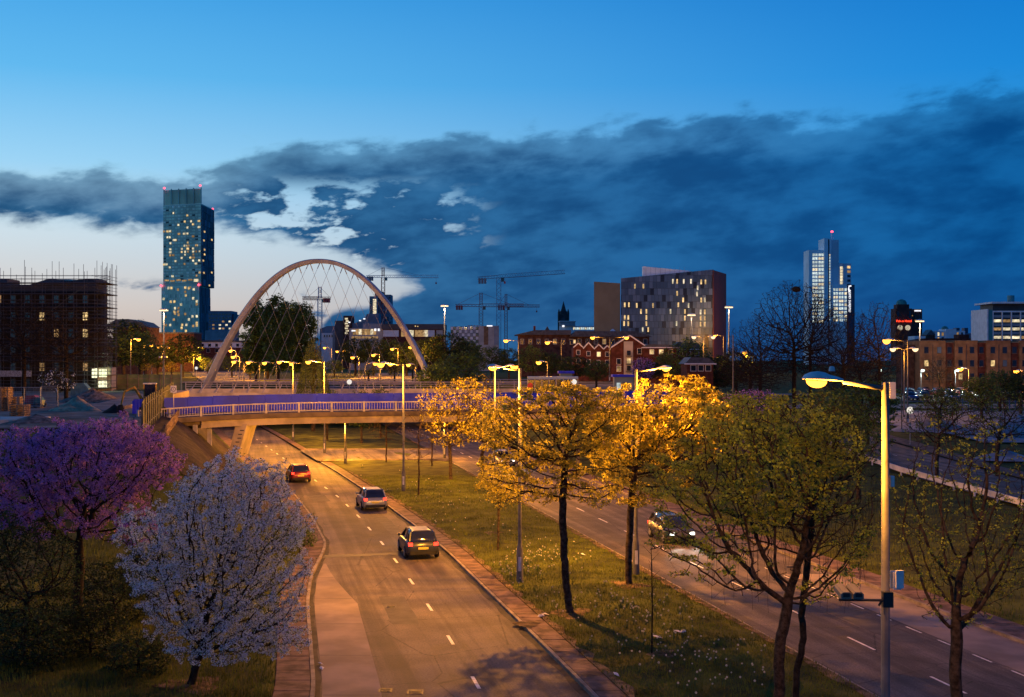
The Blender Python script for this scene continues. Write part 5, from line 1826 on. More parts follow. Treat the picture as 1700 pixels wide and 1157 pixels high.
crane('red and white tower crane with pointed apex right of the arch top', 800, 636, 560, 459, 444, 728, 608, REDS, WHTS, 2.2, hook=(724, 470))
crane('short red crane with foreshortened jib inside the arch', 760, 531, 560, 495, 476, 502, 549, WHTS, REDS, 2.6)
crane('blue grey flat topped crane with long rising jib', 640, 828, 548, 459, 459, 938, 793, BLUS, BLUS, 2.3, tip_y=451.5, tail_y=462, hook=(838, 469))
crane('red crane with apex, left of the two red ones', 760, 798.5, 548, 507, 486, 870, 756, REDS, REDS, 2.4)
crane('smaller red crane whose jib points right behind the blue crane', 820, 840, 548, 508, 488, 896, 826, REDS, REDS, 2.0, hook=(891, 517))
# ------------------------------------------------------------------ trees
BARK = mat('bark', (.055, .040, .030), .95, var=.4, scale=7, bump=.8, bscale=26, spec=.1)
BARKD = mat('dark_bark', (.028, .022, .018), .95, var=.35, scale=5, bump=.6, bscale=20, spec=.1)
BIRCH = mat('birch_bark', (.30, .27, .24), .9, var=.3, scale=5, col2=(.03, .025, .022), spec=.1)
TWIG = mat('twig', (.07, .045, .03), .95, var=.3, scale=8, spec=.1)
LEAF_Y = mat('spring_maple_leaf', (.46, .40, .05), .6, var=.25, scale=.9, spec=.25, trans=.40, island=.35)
LEAF_YG = mat('yellow_green_leaf', (.36, .40, .05), .6, var=.25, scale=.9, spec=.25, trans=.40, island=.35)
LEAF_G = mat('fresh_green_leaf', (.11, .17, .035), .6, var=.3, scale=.6, spec=.25, trans=.35, island=.35)
LEAF_D = mat('dark_green_leaf', (.04, .07, .022), .7, var=.3, scale=.4, spec=.2, trans=.25, island=.35)
LEAF_W = mat('willow_leaf', (.10, .14, .06), .7, var=.25, scale=.4, spec=.2, trans=.3, island=.3)
PETAL_P = mat('pink_petal', (.36, .20, .56), .75, var=.18, scale=2.0, spec=.15, trans=.25, island=.22)
PETAL_W = mat('white_petal', (.56, .67, .80), .75, var=.10, scale=2.0, spec=.15, trans=.25, island=.18)


def grow(seed, base, trunk, ells, n_attr=900, step=.28, infl=1.6, kill=.5, jit=.12, up=.06, shell=.35, maxn=16000, droop=0.0):
    """space colonisation: a trunk polyline, then limbs reaching for points spread through the crown's ellipsoids"""
    r = np.random.RandomState(seed)
    vol = np.array([e[3] * e[4] * e[5] for e in ells])
    cnt = np.maximum(8, (n_attr * vol / vol.sum()).astype(int))
    att = []
    for e, c in zip(ells, cnt):
        d = r.normal(size=(c, 3))
        d /= np.linalg.norm(d, axis=1)[:, None]
        rad = r.uniform(0, 1, c) ** (1 / 3 * (1 - shell))
        att.append(np.array(e[:3]) + d * rad[:, None] * np.array(e[3:6]))
    att = np.concatenate(att)
    pts = [np.array(trunk[0], float)]
    par = [-1]
    for i in range(1, len(trunk)):
        a, b = np.array(trunk[i - 1], float), np.array(trunk[i], float)
        n = max(1, int(np.linalg.norm(b - a) / step))
        for j in range(1, n + 1):
            pts.append(a + (b - a) * j / n + r.normal(0, .012, 3) * (j < n))
            par.append(len(pts) - 2)
    P = np.zeros((maxn, 3))
    P[:len(pts)] = pts
    npt = len(pts)
    dist = np.full(len(att), 1e9)
    near = np.zeros(len(att), int)

    def upd(i0, i1):
        d = np.linalg.norm(att[:, None, :] - P[None, i0:i1, :], axis=2)
        k_ = d.argmin(1)
        dm = d[np.arange(len(att)), k_]
        b = dm < dist
        dist[b] = dm[b]
        near[b] = k_[b] + i0
    skip0 = max(0, npt - max(2, npt // 3))
    upd(skip0, npt)
    alive = np.ones(len(att), bool)
    reach = infl
    used = np.zeros(maxn, int)
    for it in range(260):
        act = alive & (dist < reach) & (used[near] < 3)
        if not act.any():
            if not (alive & (used[near] < 3)).any():
                break
            reach *= 1.5
            if reach > 40:
                break
            continue
        src = np.unique(near[act])
        new, newp = [], []
        dirs = att[act] - P[near[act]]
        dirs /= np.linalg.norm(dirs, axis=1)[:, None] + 1e-9
        acc = np.zeros((npt, 3))
        np.add.at(acc, near[act], dirs)
        for s in src:
            d = acc[s]
            L = np.linalg.norm(d)
            if L < 1e-6:
                continue
            d = d / L + r.normal(0, jit, 3) + np.array([0, 0, up])
            d /= np.linalg.norm(d)
            new.append(P[s] + d * step)
            newp.append(s)
            used[s] += 1
        if not new or npt + len(new) >= maxn:
            break
        i0 = npt
        P[npt:npt + len(new)] = new
        par += newp
        npt += len(new)
        upd(i0, npt)
        alive &= dist > kill
        reach = max(infl, reach * .8)
    P = P[:npt]
    return P, np.array(par)


def radii(P, par, tip, power=2.35, rmax=None):
    n = len(P)
    acc = np.zeros(n)
    kids = np.bincount(par[par >= 0], minlength=n)
    for i in range(n - 1, -1, -1):
        if kids[i] == 0:
            acc[i] += tip ** power
        if par[i] >= 0:
            acc[par[i]] += acc[i]
    rr = acc ** (1 / power)
    if rmax:
        rr = np.where(rr > tip * 2, tip * 2 + (rr - tip * 2) * (rmax - tip * 2) / max(rr[0] - tip * 2, 1e-6), rr)
    return rr, kids


def limbs_mesh(name, P, par, rr, m, sides=6, flare=1.35):
    n = len(P)
    idx = np.arange(n)
    main = np.full(n, -1)
    best = np.zeros(n)
    for i in range(1, n):
        p = par[i]
        if rr[i] > best[p]:
            best[p] = rr[i]
            main[p] = i
    din = np.zeros((n, 3))
    has = par >= 0
    din[has] = P[has] - P[par[has]]
    din[~has] = [0, 0, 1]
    L = np.linalg.norm(din, axis=1)[:, None]
    din = din / np.maximum(L, 1e-9)
    dn = din.copy()
    mm = main >= 0
    dn[mm] = din[mm] + din[main[mm]]
    dn /= np.maximum(np.linalg.norm(dn, axis=1)[:, None], 1e-9)
    e = idx[has]
    p = par[e]
    ismain = main[p] == e
    d0 = np.where(ismain[:, None], dn[p], din[e])
    r0 = np.where(ismain, rr[p], np.minimum(rr[p], rr[e] * 1.25))
    r0 = np.where(p == 0, r0 * flare, r0)
    d1, r1 = dn[e], rr[e]

    def ring(c, d, rad):
        ref = np.where(np.abs(d[:, 2:3]) < .9, np.array([[0, 0, 1.0]]), np.array([[1.0, 0, 0]]))
        a = np.cross(d, ref)
        a /= np.linalg.norm(a, axis=1)[:, None]
        b = np.cross(d, a)
        t = np.arange(sides) * 2 * np.pi / sides
        return c[:, None, :] + rad[:, None, None] * (a[:, None, :] * np.cos(t)[None, :, None] + b[:, None, :] * np.sin(t)[None, :, None])
    A, B = ring(P[p], d0, r0), ring(P[e], d1, r1)
    V = np.concatenate([A, B], 1).reshape(-1, 3)
    k_ = np.arange(len(e))[:, None] * (2 * sides)
    j = np.arange(sides)[None, :]
    j2 = (j + 1) % sides
    Fc = np.stack([k_ + j, k_ + j2, k_ + sides + j2, k_ + sides + j], -1).reshape(-1, 4)
    return np_mesh(name, V, Fc, m, True)


def leaf_mesh(name, C, size, m, seed, up=.4, aspect=.8, mi=None, out=None, outw=0.0):
    """one bent quad for each leaf centre in C"""
    r = np.random.RandomState(seed)
    n = len(C)
    nr = r.normal(size=(n, 3))
    nr[:, 2] = np.abs(nr[:, 2]) + up
    if out is not None:
        nr += out * outw
    nr /= np.linalg.norm(nr, axis=1)[:, None]
    a = np.cross(nr, r.normal(size=(n, 3)))
    a /= np.linalg.norm(a, axis=1)[:, None]
    b = np.cross(nr, a)
    s = (size * r.uniform(.65, 1.3, n))[:, None]
    fold = nr * s * .22
    V = np.stack([C - a * s * .5, C - b * s * .5 * aspect + fold, C + a * s * .5, C + b * s * .5 * aspect + fold], 1).reshape(-1, 3)
    return np_mesh(name, V, np.arange(n * 4).reshape(-1, 4), m, False, mi)


def clump_points(P, nodes, per, spread, seed, flat=.6):
    r = np.random.RandomState(seed)
    c = np.repeat(P[nodes], per, 0)
    d = r.normal(size=c.shape)
    d /= np.linalg.norm(d, axis=1)[:, None] + 1e-9
    rad = spread * r.uniform(.25, 1, len(c)) ** .6
    d[:, 2] *= flat
    return c + d * rad[:, None], d


def ell(x, y, rx, ry, Y, dy=None, Yo=0.0):
    c = W(x, y, Y + Yo)
    k_ = (Y + Yo) / F
    return (c.x, c.y, c.z, rx * k_, dy if dy else rx * k_ * .95, ry * k_)


def tree(name, label, base, ells, trunk, seed, leafm=None, n_attr=900, step=.28, kill=.5, infl=1.6, tip=.010, rmax=.2, leaves=14, lsize=.13, spread=.25, lrad=.03, bark=None, group=None,
         keep=1.0, shell=.35, sides=6, jit=.12, up=.06, cat='tree', extra=None, maxn=16000, flat=.6, petals=None, split=.045):
    b = Vector(base)
    ells = [(e[0] - b.x, e[1] - b.y, e[2] - b.z, e[3] * 1.07, e[4] * 1.07, e[5] * 1.07) for e in ells]
    n_attr, step, kill, leaves = int(n_attr * 2), step * .85, kill * .5, max(1, int(leaves * .62)) if leaves else 0
    if petals:
        petals = (petals[0], int(petals[1] * .75), *petals[2:])
    tr = [(0, 0, -.1)] + [tuple(Vector(p) - b) for p in trunk]
    P, par = grow(seed, b, tr, ells, n_attr, step, infl, kill, jit, up, shell, maxn)
    rr, kids = radii(P, par, tip, rmax=rmax)
    t = thing(name, label, cat, b, 0, group)
    link('trunk', limbs_mesh('trunk', P, par, rr, bark or BARK, sides), t)
    r = np.random.RandomState(seed + 1)
    nodes = np.where((rr < lrad) & (np.arange(len(P)) > len(tr) * 2))[0]
    if keep < 1:
        # leave out whole sprays, not single leaves, so that gaps appear
        ph = np.sin(P[nodes] @ r.normal(0, 1.1, (3, 3)) + r.uniform(0, 6, 3)).sum(1) / 3
        nodes = nodes[(ph + r.normal(0, .35, len(nodes))) < np.quantile(ph, keep)]
    if leafm is not None and len(nodes) and leaves:
        C, d = clump_points(P, nodes, leaves, spread, seed + 2, flat)
        link('crown', leaf_mesh('crown', C, lsize, leafm, seed + 3), t)
    if petals:
        pm, cnt, ps, psp, frac = petals
        nn = nodes[r.uniform(0, 1, len(nodes)) < frac]
        C, d = clump_points(P, nn, cnt, psp, seed + 5, .9)
        link('blossom', leaf_mesh('blossom', C, ps, pm, seed + 6, up=.2, aspect=1.0, out=d, outw=1.2), t)
    return t, P, par, rr


# two maples in the middle of the median, lit yellow by the lamp between them
B1 = W(947, 1025, 48.2)
B1.z = H1(B1.x, 48.2)
tree('maple_tree', 'yellow lit maple with dark bent trunk, left one on the median', B1,
     [ell(905, 705, 105, 62, 48.2), ell(840, 775, 48, 55, 48.2), ell(838, 815, 36, 30, 48.2), ell(985, 690, 62, 50, 48.2), ell(985, 790, 50, 55, 48.2), ell(905, 790, 60, 45, 48.2), ell(930, 655, 50, 22, 48.2)],
     [W(939, 960, 48.2), W(936, 905, 48.2), W(934, 855, 48.2), W(936, 800, 48.1), W(940, 740, 48.1)], 11, LEAF_Y, 1150, .24, .42, 1.5, rmax=.165, leaves=36, lsize=.105, spread=.25, lrad=.0155, keep=.56, flat=.5)
B2 = W(1045, 980, 54)
B2.z = H1(B2.x, 54)
tree('maple_tree', 'brightest yellow maple around the lamp head, right one on the median', B2,
     [ell(1100, 690, 105, 60, 54), ell(1045, 730, 70, 65, 54), ell(1165, 720, 55, 55, 54), ell(1130, 648, 62, 28, 54), ell(1060, 800, 60, 40, 54), ell(1185, 690, 35, 35, 54), ell(1120, 770, 60, 40, 54)],
     [W(1043, 930, 54), W(1046, 880, 54), W(1048, 830, 54), W(1055, 770, 54)], 12, LEAF_Y, 1250, .25, .42, 1.5, rmax=.165, leaves=40, lsize=.11, spread=.27, lrad=.0155, keep=.62, flat=.5)
# the big maple at the lower right, several limbs from a low fork, greener
B3 = Vector((WX(1296, 31), 31, H1(WX(1296, 31), 31)))
tree('maple_tree', 'large spreading maple with low fork and greenish clumps left of the nearest lamp column', B3,
     [ell(1290, 790, 135, 95, 31), ell(1165, 860, 80, 75, 31, Yo=.6), ell(1110, 790, 40, 50, 31), ell(1385, 860, 70, 95, 31), ell(1270, 710, 110, 55, 31), ell(1200, 760, 80, 60, 31), ell(1400, 745, 50, 60, 31), ell(1130, 915, 55, 40, 31),
      ell(1230, 950, 70, 45, 31), ell(1360, 960, 60, 45, 31)],
     [W(1293, 1130, 31), W(1294, 1085, 31), W(1297, 1055, 31)], 13, LEAF_YG, 1200, .2, .44, 1.6, rmax=.145, leaves=36, lsize=.08, spread=.19, lrad=.0135, keep=.66, flat=.5)
B4 = Vector((WX(1590, 27.5), 27.5, H1(WX(1590, 27.5), 27.5)))
tree('budding_tree', 'sparse budding tree with bare dark branches right of the nearest lamp column', B4,
     [ell(1590, 870, 105, 150, 27.5), ell(1660, 830, 70, 120, 27.5), ell(1530, 860, 40, 110, 27.5), ell(1600, 740, 80, 60, 27.5), ell(1690, 930, 60, 60, 27.5), ell(1590, 1000, 70, 50, 27.5)],
     [W(1589, 1160, 27.5), W(1586, 1125, 27.5), W(1586, 1100, 27.5)], 14, LEAF_YG, 620, .2, .36, 1.6, rmax=.135, tip=.006, leaves=13, lsize=.055, spread=.08, lrad=.0085, keep=.7, up=.12)
# slender birch with hanging twigs between them
B5 = Vector((WX(1318, 33.5), 33.5, H1(WX(1318, 33.5), 33.5)))
t5, P5, par5, rr5 = tree('birch_tree', 'slender dark birch with hanging twigs beside the large maple trunk', B5,
                         [ell(1350, 860, 95, 60, 33.5), ell(1240, 880, 75, 40, 33.5), ell(1400, 820, 60, 90, 33.5), ell(1340, 740, 60, 80, 33.5)],
                         [W(1322, 1120, 33.5), W(1334, 1060, 33.5), W(1332, 1010, 33.5), W(1345, 900, 33.5), W(1352, 800, 33.5)], 15, LEAF_G, 420, .24, .45, 1.7, rmax=.095, tip=.006, leaves=4, lsize=.05, spread=.12, lrad=.008, keep=.6, bark=BARKD, up=.1)
r = np.random.RandomState(4)
mb = MB()
tips = np.where(rr5 < .0085)[0]
for i in r.choice(tips, min(260, len(tips)), False):
    p = Vector(P5[i])
    L = r.uniform(.5, 1.9)
    q = [p]
    for j in range(5):
        q.append(q[-1] + Vector((r.normal(0, .03), r.normal(0, .03), -L / 5)))
    mb.tube(q, .0035, 3, False)
stuff(mb.build('hanging_twigs', BARKD, t5))

# saplings on the median
for i, (x, y, hgt_px, lab, lm) in enumerate(((695, 824, 150, 'thin bare sapling left of the slim lamp column', None), (827, 915, 150, 'young maple with a clump of lit yellow leaves, left edge of the median trees', LEAF_Y),
                                             (717, 775, 100, 'bare sapling by the median gap', None), (1082, 1090, 190, 'single thin stake like sapling among daffodils', None), (641, 770, 90, 'leafless sapling before the link road', None))):
    Y = 2000 * (EYE - .15) / (y - HZ)
    B = Vector((WX(x, Y), Y, H1(WX(x, Y), Y)))
    k_ = Y / F
    top = hgt_px * k_
    if i == 3:
        t = thing('sapling', lab, 'tree', B, 0, 'saplings on the median')
        MB().tube([(0, 0, 0), (.02, 0, 1.5), (.0, 0, 3), (-.03, 0, top)], [.035, .028, .02, .008], 6).build('trunk', BARKD, t)
        mb = MB()
        for j in range(16):
            z = 1.6 + j * .2
            a = j * 2.4
            mb.tube([(0, 0, z), (math.cos(a) * .3, math.sin(a) * .3, z + .28)], [.008, .003], 4, False)
        stuff(mb.build('twigs', BARKD, t))
        continue
    es = [(B.x, B.y, B.z + top * .66, 34 * k_, 34 * k_, top * .36)]
    if i == 1:
        es = [(B.x + .1, B.y, B.z + top * .74, 40 * k_, 40 * k_, top * .22)]
    tree('sapling', lab, B, es, [B + Vector((.02, 0, top * .3)), B + Vector((.0, 0, top * .7))], 40 + i, lm, 130, .28, .5, 1.6, rmax=.07, tip=.008, leaves=16 if lm else 0, lsize=.13, spread=.22, lrad=.03, bark=TWIG if not lm else BARK, group='saplings on the median', up=.2)

# mid-distance trees at the near side of the footbridge
for i, (x, Y, es, lm, lab, kw) in enumerate((
        (748, 101, [(745, 700, 50, 45), (790, 690, 40, 45), (720, 665, 30, 25), (765, 650, 45, 25)], LEAF_Y, 'maple before the footbridge end, left of the brighter pair', dict(keep=.75, lsize=.19, leaves=9)),
        (800, 106, [(810, 690, 40, 50), (800, 650, 35, 30)], LEAF_Y, 'second maple before the footbridge end, nearer the inbound lamp', dict(keep=.6, lsize=.19, leaves=7)),
        (1240, 78, [(1250, 700, 60, 45), (1210, 690, 40, 40)], LEAF_G, 'dark green tree behind the brightest maple', dict(lsize=.16, leaves=13)),
        (1340, 72, [(1335, 700, 75, 50), (1390, 740, 60, 55), (1290, 730, 50, 45)], LEAF_G, 'dark green tree on the far verge behind the large maple', dict(lsize=.16, leaves=13)),
        (1425, 88, [(1430, 720, 50, 50), (1400, 690, 40, 35)], LEAF_G, 'green tree on the far verge behind the nearest lamp column', dict(lsize=.17, leaves=11)),
        (1555, 100, [(1560, 700, 60, 35), (1620, 700, 50, 30)], LEAF_G, 'thin leafy tree in front of the gravel yard', dict(lsize=.16, leaves=5, keep=.55)),
        (1655, 104, [(1660, 690, 55, 40), (1700, 700, 40, 30)], LEAF_G, 'thin leafy tree at the right edge before the fence', dict(lsize=.16, leaves=5, keep=.55)))):
    B = Vector((WX(x, Y), Y, H1(WX(x, Y), Y)))
    E_ = [ell(a, b_, c_, d_, Y) for (a, b_, c_, d_) in es]
    top = E_[0][2]
    args = dict(keep=.85, lsize=.18, leaves=10)
    args.update(kw)
    tree('roadside_tree', lab, B, E_, [B + Vector((0, 0, (top - B.z) * .35)), Vector((E_[0][0], E_[0][1], top - E_[0][5] * .6))], 60 + i, lm, 420, .42, .7, 2.4, rmax=.16, tip=.014, spread=.38, lrad=.045, group='roadside trees', **args)
# dark small trees under the footbridge
for i, (x, y, w, lab) in enumerate(((543, 733, 26, 'left dark tree seen under the footbridge'), (600, 738, 30, 'middle dark tree seen under the footbridge'), (632, 728, 24, 'right dark tree seen under the footbridge'))):
    Y = 2000 * (EYE - .15) / (y - HZ)
    B = Vector((WX(x, Y), Y, H1(WX(x, Y), Y)))
    k_ = Y / F
    tree('median_tree', lab, B, [(B.x, B.y, 4.4, w * k_, w * k_, 2.2)], [B + Vector((0, 0, 1.2)), B + Vector((0, 0, 3))], 80 + i, LEAF_D, 200, .4, .7, 2.2, rmax=.14, tip=.015, leaves=14, lsize=.2, spread=.4, lrad=.05, group='dark trees beyond the footbridge')

# blossom trees at the lower left
BP = Vector((WX(128, 44), 44, H1(WX(128, 44), 44)))
tree('cherry_tree', 'purple pink cherry in full blossom at the lower left', BP,
     [ell(150, 770, 120, 65, 44), ell(45, 790, 75, 80, 44), ell(240, 770, 60, 45, 44), ell(90, 850, 90, 45, 44), ell(180, 730, 80, 35, 44), ell(-40, 810, 60, 70, 44), ell(185, 850, 60, 50, 44), ell(290, 760, 22, 16, 44), ell(265, 735, 20, 22, 44), ell(90, 705, 25, 20, 44), ell(205, 695, 22, 14, 44), ell(235, 880, 40, 30, 44)],
     [W(130, 990, 44), W(133, 940, 44), W(130, 905, 44)], 21, LEAF_D, 1900, .22, .36, 1.3, rmax=.17, tip=.008, leaves=2, lsize=.07, spread=.2, lrad=.016, bark=BARKD, petals=(PETAL_P, 46, .062, .16, .60), maxn=12000)
BW_ = Vector((WX(316, 37.6), 37.6, H1(WX(316, 37.6), 37.6)))
tree('apple_tree', 'white blossoming tree leaning over the pavement', BW_,
     [ell(385, 860, 115, 85, 37.6), ell(340, 960, 115, 80, 37.6), ell(440, 940, 75, 90, 37.6), ell(390, 800, 80, 45, 37.6), ell(270, 950, 60, 50, 37.6), ell(430, 1040, 70, 45, 37.6), ell(480, 870, 42, 40, 37.6), ell(260, 880, 70, 45, 37.6, Yo=1.0), ell(390, 1030, 95, 50, 37.6), ell(300, 1010, 60, 40, 37.6), ell(470, 990, 45, 60, 37.6), ell(512, 855, 26, 12, 37.6), ell(462, 775, 18, 28, 37.6), ell(392, 752, 12, 22, 37.6), ell(225, 935, 30, 26, 37.6), ell(505, 940, 22, 16, 37.6), ell(250, 1045, 30, 18, 37.6), ell(495, 1070, 25, 18, 37.6), ell(365, 1062, 95, 34, 37.6), ell(465, 1055, 50, 36, 37.6)],
     [W(322, 1120, 37.6), W(330, 1090, 37.6), W(338, 1065, 37.6)], 22, LEAF_G, 2600, .19, .30, 1.2, rmax=.13, tip=.007, leaves=6, lsize=.055, spread=.16, lrad=.013, bark=BARKD, shell=.1, petals=(PETAL_W, 34, .043, .11, .85), maxn=14000)
# loose upright shoots at its top right
BB_ = Vector((WX(40, 40), 40, H1(WX(40, 40), 40)))
tree('dark_shrub', 'dark green feathery shrub below the pink cherry at the left edge', BB_,
     [ell(40, 960, 90, 95, 40), ell(-20, 900, 60, 60, 40), ell(90, 1020, 50, 60, 40)], [BB_ + Vector((0, 0, .8)), BB_ + Vector((.1, 0, 1.6))], 23, LEAF_D, 900, .24, .42, 1.4, rmax=.1, tip=.008, leaves=16, lsize=.085, spread=.22, lrad=.02, bark=BARKD, cat='shrub')
for i, (x, y, w, h_, Y, lab, lm) in enumerate(((190, 1010, 70, 60, 46, 'low dark bush under the white blossom', LEAF_D), (60, 745, 110, 22, 62, 'whitish bush in front of the site ground', LEAF_W), (505, 905, 18, 20, 66, 'small green shrub on the kerb corner', LEAF_G), (240, 960, 50, 40, 52, 'dim bush between the two blossom trees', LEAF_D), (150, 1080, 60, 50, 40, 'dark bush in front of the cherry trunk', LEAF_D), (40, 1090, 70, 55, 38, 'dark bush at the lower left corner', LEAF_D), (230, 1110, 50, 40, 38.5, 'low dark bush left of the white tree trunk', LEAF_D))):
    B = Vector((WX(x, Y), Y, H1(WX(x, Y), Y)))
    e = ell(x, y, w, h_, Y)
    zc = max(e[2], B.z + e[5] * .6)
    tree('bush', lab, B, [(e[0], e[1], zc, e[3], e[4], e[5])], [B + Vector((0, 0, .25)), B + Vector((0, 0, .5))], 90 + i, lm, 420, .22, .36, 1.3, rmax=.05, tip=.007, leaves=14, lsize=.09, spread=.2, lrad=.02, bark=BARKD, cat='bush', group='bushes on the left bank')


# background trees: five moulds reused at other sizes and turns
def mould(seed, prof, n_attr, leafm, leaves, lsize, spread, rmax=.25, bare=False, keep=.9, tip=.02):
    es = prof
    P, par = grow(seed, (0, 0, 0), [(0, 0, -.3), (0, 0, prof[0][2] * .4), (0, 0, prof[0][2] * .8)], es, int(n_attr * 1.9), .45 if not bare else .36, 2.6, .55 if not bare else .27, .14, .08)
    rr, kids = radii(P, par, tip, rmax=rmax)
    tr = limbs_mesh('trunk', P, par, rr, BARKD if bare else BARK, 5)
    nodes = np.where(rr < tip * 3)[0]
    r = np.random.RandomState(seed)
    cr = None
    if leaves:
        ph = np.sin(P[nodes] @ r.normal(0, .7, (3, 3)) + r.uniform(0, 6, 3)).sum(1) / 3
        nodes = nodes[(ph + r.normal(0, .3, len(nodes))) < np.quantile(ph, keep)]
        C, d = clump_points(P, nodes, max(1, int(leaves * .6)), spread, seed + 2, .8)
        cr = leaf_mesh('crown', C, lsize, leafm, seed + 3)
    return tr, cr, max(e[2] + e[5] for e in es)


M_ROUND = [mould(101, [(0, 0, 6.2, 3.6, 3.6, 3.4), (1.6, 0, 5.0, 2.4, 2.6, 2.2), (-1.8, .4, 5.2, 2.2, 2.6, 2.0)], 420, LEAF_D, 13, .34, .55),
           mould(102, [(0, 0, 6.0, 3.0, 3.0, 3.6), (1.5, .5, 7.0, 2.2, 2.2, 2.2), (-1.6, -.3, 4.6, 2.2, 2.2, 1.8)], 420, LEAF_G, 12, .32, .55),
           mould(103, [(0, 0, 5.2, 3.2, 3.0, 2.8), (-1.4, 0, 6.6, 2.0, 2.2, 2.0)], 360, LEAF_G, 11, .30, .5, keep=.8)]
LEAF_P = mat('poplar_leaf', (.10, .18, .05), .7, var=.3, scale=.3, spec=.2, trans=.3, island=.35)
M_POPLAR = mould(104, [(0, 0, 11, 3.6, 3.6, 8.8), (1.4, 0, 14, 2.4, 2.4, 6.2), (-1.5, .6, 8, 2.6, 2.6, 6), (.3, 0, 5, 3.4, 3.4, 3.2)], 800, LEAF_P, 24, .42, .7, rmax=.35)
M_BARE = [mould(105, [(0, 0, 10, 6.0, 6.0, 6.0), (3, 0, 7.5, 4, 4, 3.6), (-3.4, 1, 8.0, 4, 4, 3.6)], 1500, None, 0, 0, 0, rmax=.30, bare=True, tip=.015),
          mould(106, [(0, 0, 9.2, 5.2, 5.2, 5.6), (2.6, 1, 8.5, 4, 4, 3.8)], 1400, None, 0, 0, 0, rmax=.27, bare=True, tip=.015)]
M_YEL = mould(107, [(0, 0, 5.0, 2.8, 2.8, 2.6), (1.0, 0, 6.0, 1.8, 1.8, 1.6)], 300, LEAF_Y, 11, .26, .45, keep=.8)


def plant(md, name, label, x, ytop, Y, group, width=None, z=None, turn=None, ydist=0):
    """set a mould so that its top meets photo row ytop"""
    tr, cr, ht = md
    X_ = WX(x, Y)
    z = H1(X_, Y) if z is None else z
    s = (WZ(ytop, Y) - z) / ht
    w = s if width is None else width
    t = thing(name, label, 'tree', (X_, Y, z), turn if turn is not None else RNG.uniform(0, 6.28), group)
    link('trunk', tr, t, scale=(w, w, s))
    if cr:
        link('crown', cr, t, scale=(w, w, s))
    return t


plant(M_POPLAR, 'poplar_tree', 'tall dark poplar, left of the clump inside the arch', 425, 496, 262, 'poplars inside the arch', .95)
plant(M_POPLAR, 'poplar_tree', 'tallest dark poplar in the middle of the clump inside the arch', 462, 487, 255, 'poplars inside the arch', 1.0)
plant(M_POPLAR, 'poplar_tree', 'dark poplar, right of the clump inside the arch', 500, 501, 266, 'poplars inside the arch', .95)
plant(M_POPLAR, 'poplar_tree', 'dark poplar behind the clump near the left arch leg', 445, 504, 285, 'poplars inside the arch', 1.0)
plant(M_POPLAR, 'poplar_tree', 'dark poplar behind the clump near the short red crane', 485, 498, 288, 'poplars inside the arch', 1.05)
bgt = [(205, 532, 330, 0, 'dark tree beside the hipped hall'), (232, 548, 300, 1, 'tree behind the nearest row lamp'), (262, 570, 340, 1, 'low tree between the row lamps'), (303, 555, 330, 0, 'round dark tree below the glass tower'),
       (190, 555, 260, 0, 'dark tree right behind the scaffolding'), (345, 590, 330, 2, 'small tree at the left arch foot'), (385, 590, 320, 2, 'low bushy tree behind the left arch leg'),
       (555, 596, 330, 1, 'small tree right of the willow'), (590, 561, 360, 0, 'dark tree below the retail hall, left'), (620, 560, 350, 0, 'dark tree below the retail hall, centre'), (648, 562, 360, 1, 'tree below the retail hall, right'),
       (675, 568, 340, 0, 'dark tree inside the right arch leg'), (712, 560, 330, 0, 'dark tree just outside the arch'), (742, 552, 300, 0, 'broad dark tree under the high mast'), (775, 562, 310, 1, 'tree before the chequered hotel, left'),
       (815, 574, 320, 1, 'tree before the chequered hotel, right'), (760, 582, 200, 1, 'round green tree right of the arch'), (728, 600, 190, 1, 'lower green tree at the right arch foot'), (845, 578, 270, 0, 'dim tree left of the slate roof lamp'),
       (885, 572, 240, 2, 'brown green tree in front of the slate roof, left'), (915, 585, 235, 0, 'tree in front of the slate roof, centre'), (955, 590, 215, 0, 'green tree before the small gables, left'), (990, 596, 210, 1, 'green tree before the small gables, right'),
       (1078, 600, 215, 0, 'dim tree before the brick houses'), (1110, 585, 220, 2, 'thin tree before the brick houses'), (1140, 560, 260, 2, 'tall thin tree beside the twin lamp'), (1190, 590, 210, 0, 'dark tree right of the twin lamp'),
       (1222, 582, 230, 0, 'dark tree at the left of the bare trees'), (1385, 640, 120, 1, 'green tree below the bare trees'), (1440, 628, 130, 1, 'green tree behind the nearest lamp head'), (1560, 640, 150, 2, 'leafy tree before the parked cars'),
       (1630, 622, 175, 1, 'spreading green tree before the flats'), (1660, 612, 190, 1, 'green tree by the flats at the right'), (1695, 618, 185, 0, 'tree cut by the right edge')]
for (x, yt, Y, k_, wd_) in bgt:
    plant(M_ROUND[k_], 'background_tree', wd_, x, yt, Y, 'trees around the junction', max(.7, 1.25 * (WZ(yt, Y) - H1(WX(x, Y), Y)) / 9.5) * RNG.uniform(.95, 1.2))
for (x, yt, Y, wd_) in ((612, 603, 245, 'small tree lit orange, left of the pair inside the arch'), (685, 575, 262, 'larger tree lit orange at the right inside the arch'), (655, 600, 250, 'small tree lit orange, middle inside the arch'), (415, 600, 280, 'small tree lit orange behind the arch lamps'), (240, 590, 300, 'low tree lit orange below the row lamps'), (285, 600, 330, 'reddish lit low tree at the end of the row lamps')):
    plant(M_YEL, 'lit_tree', wd_, x, yt, Y, 'trees lit by street lamps', .75)
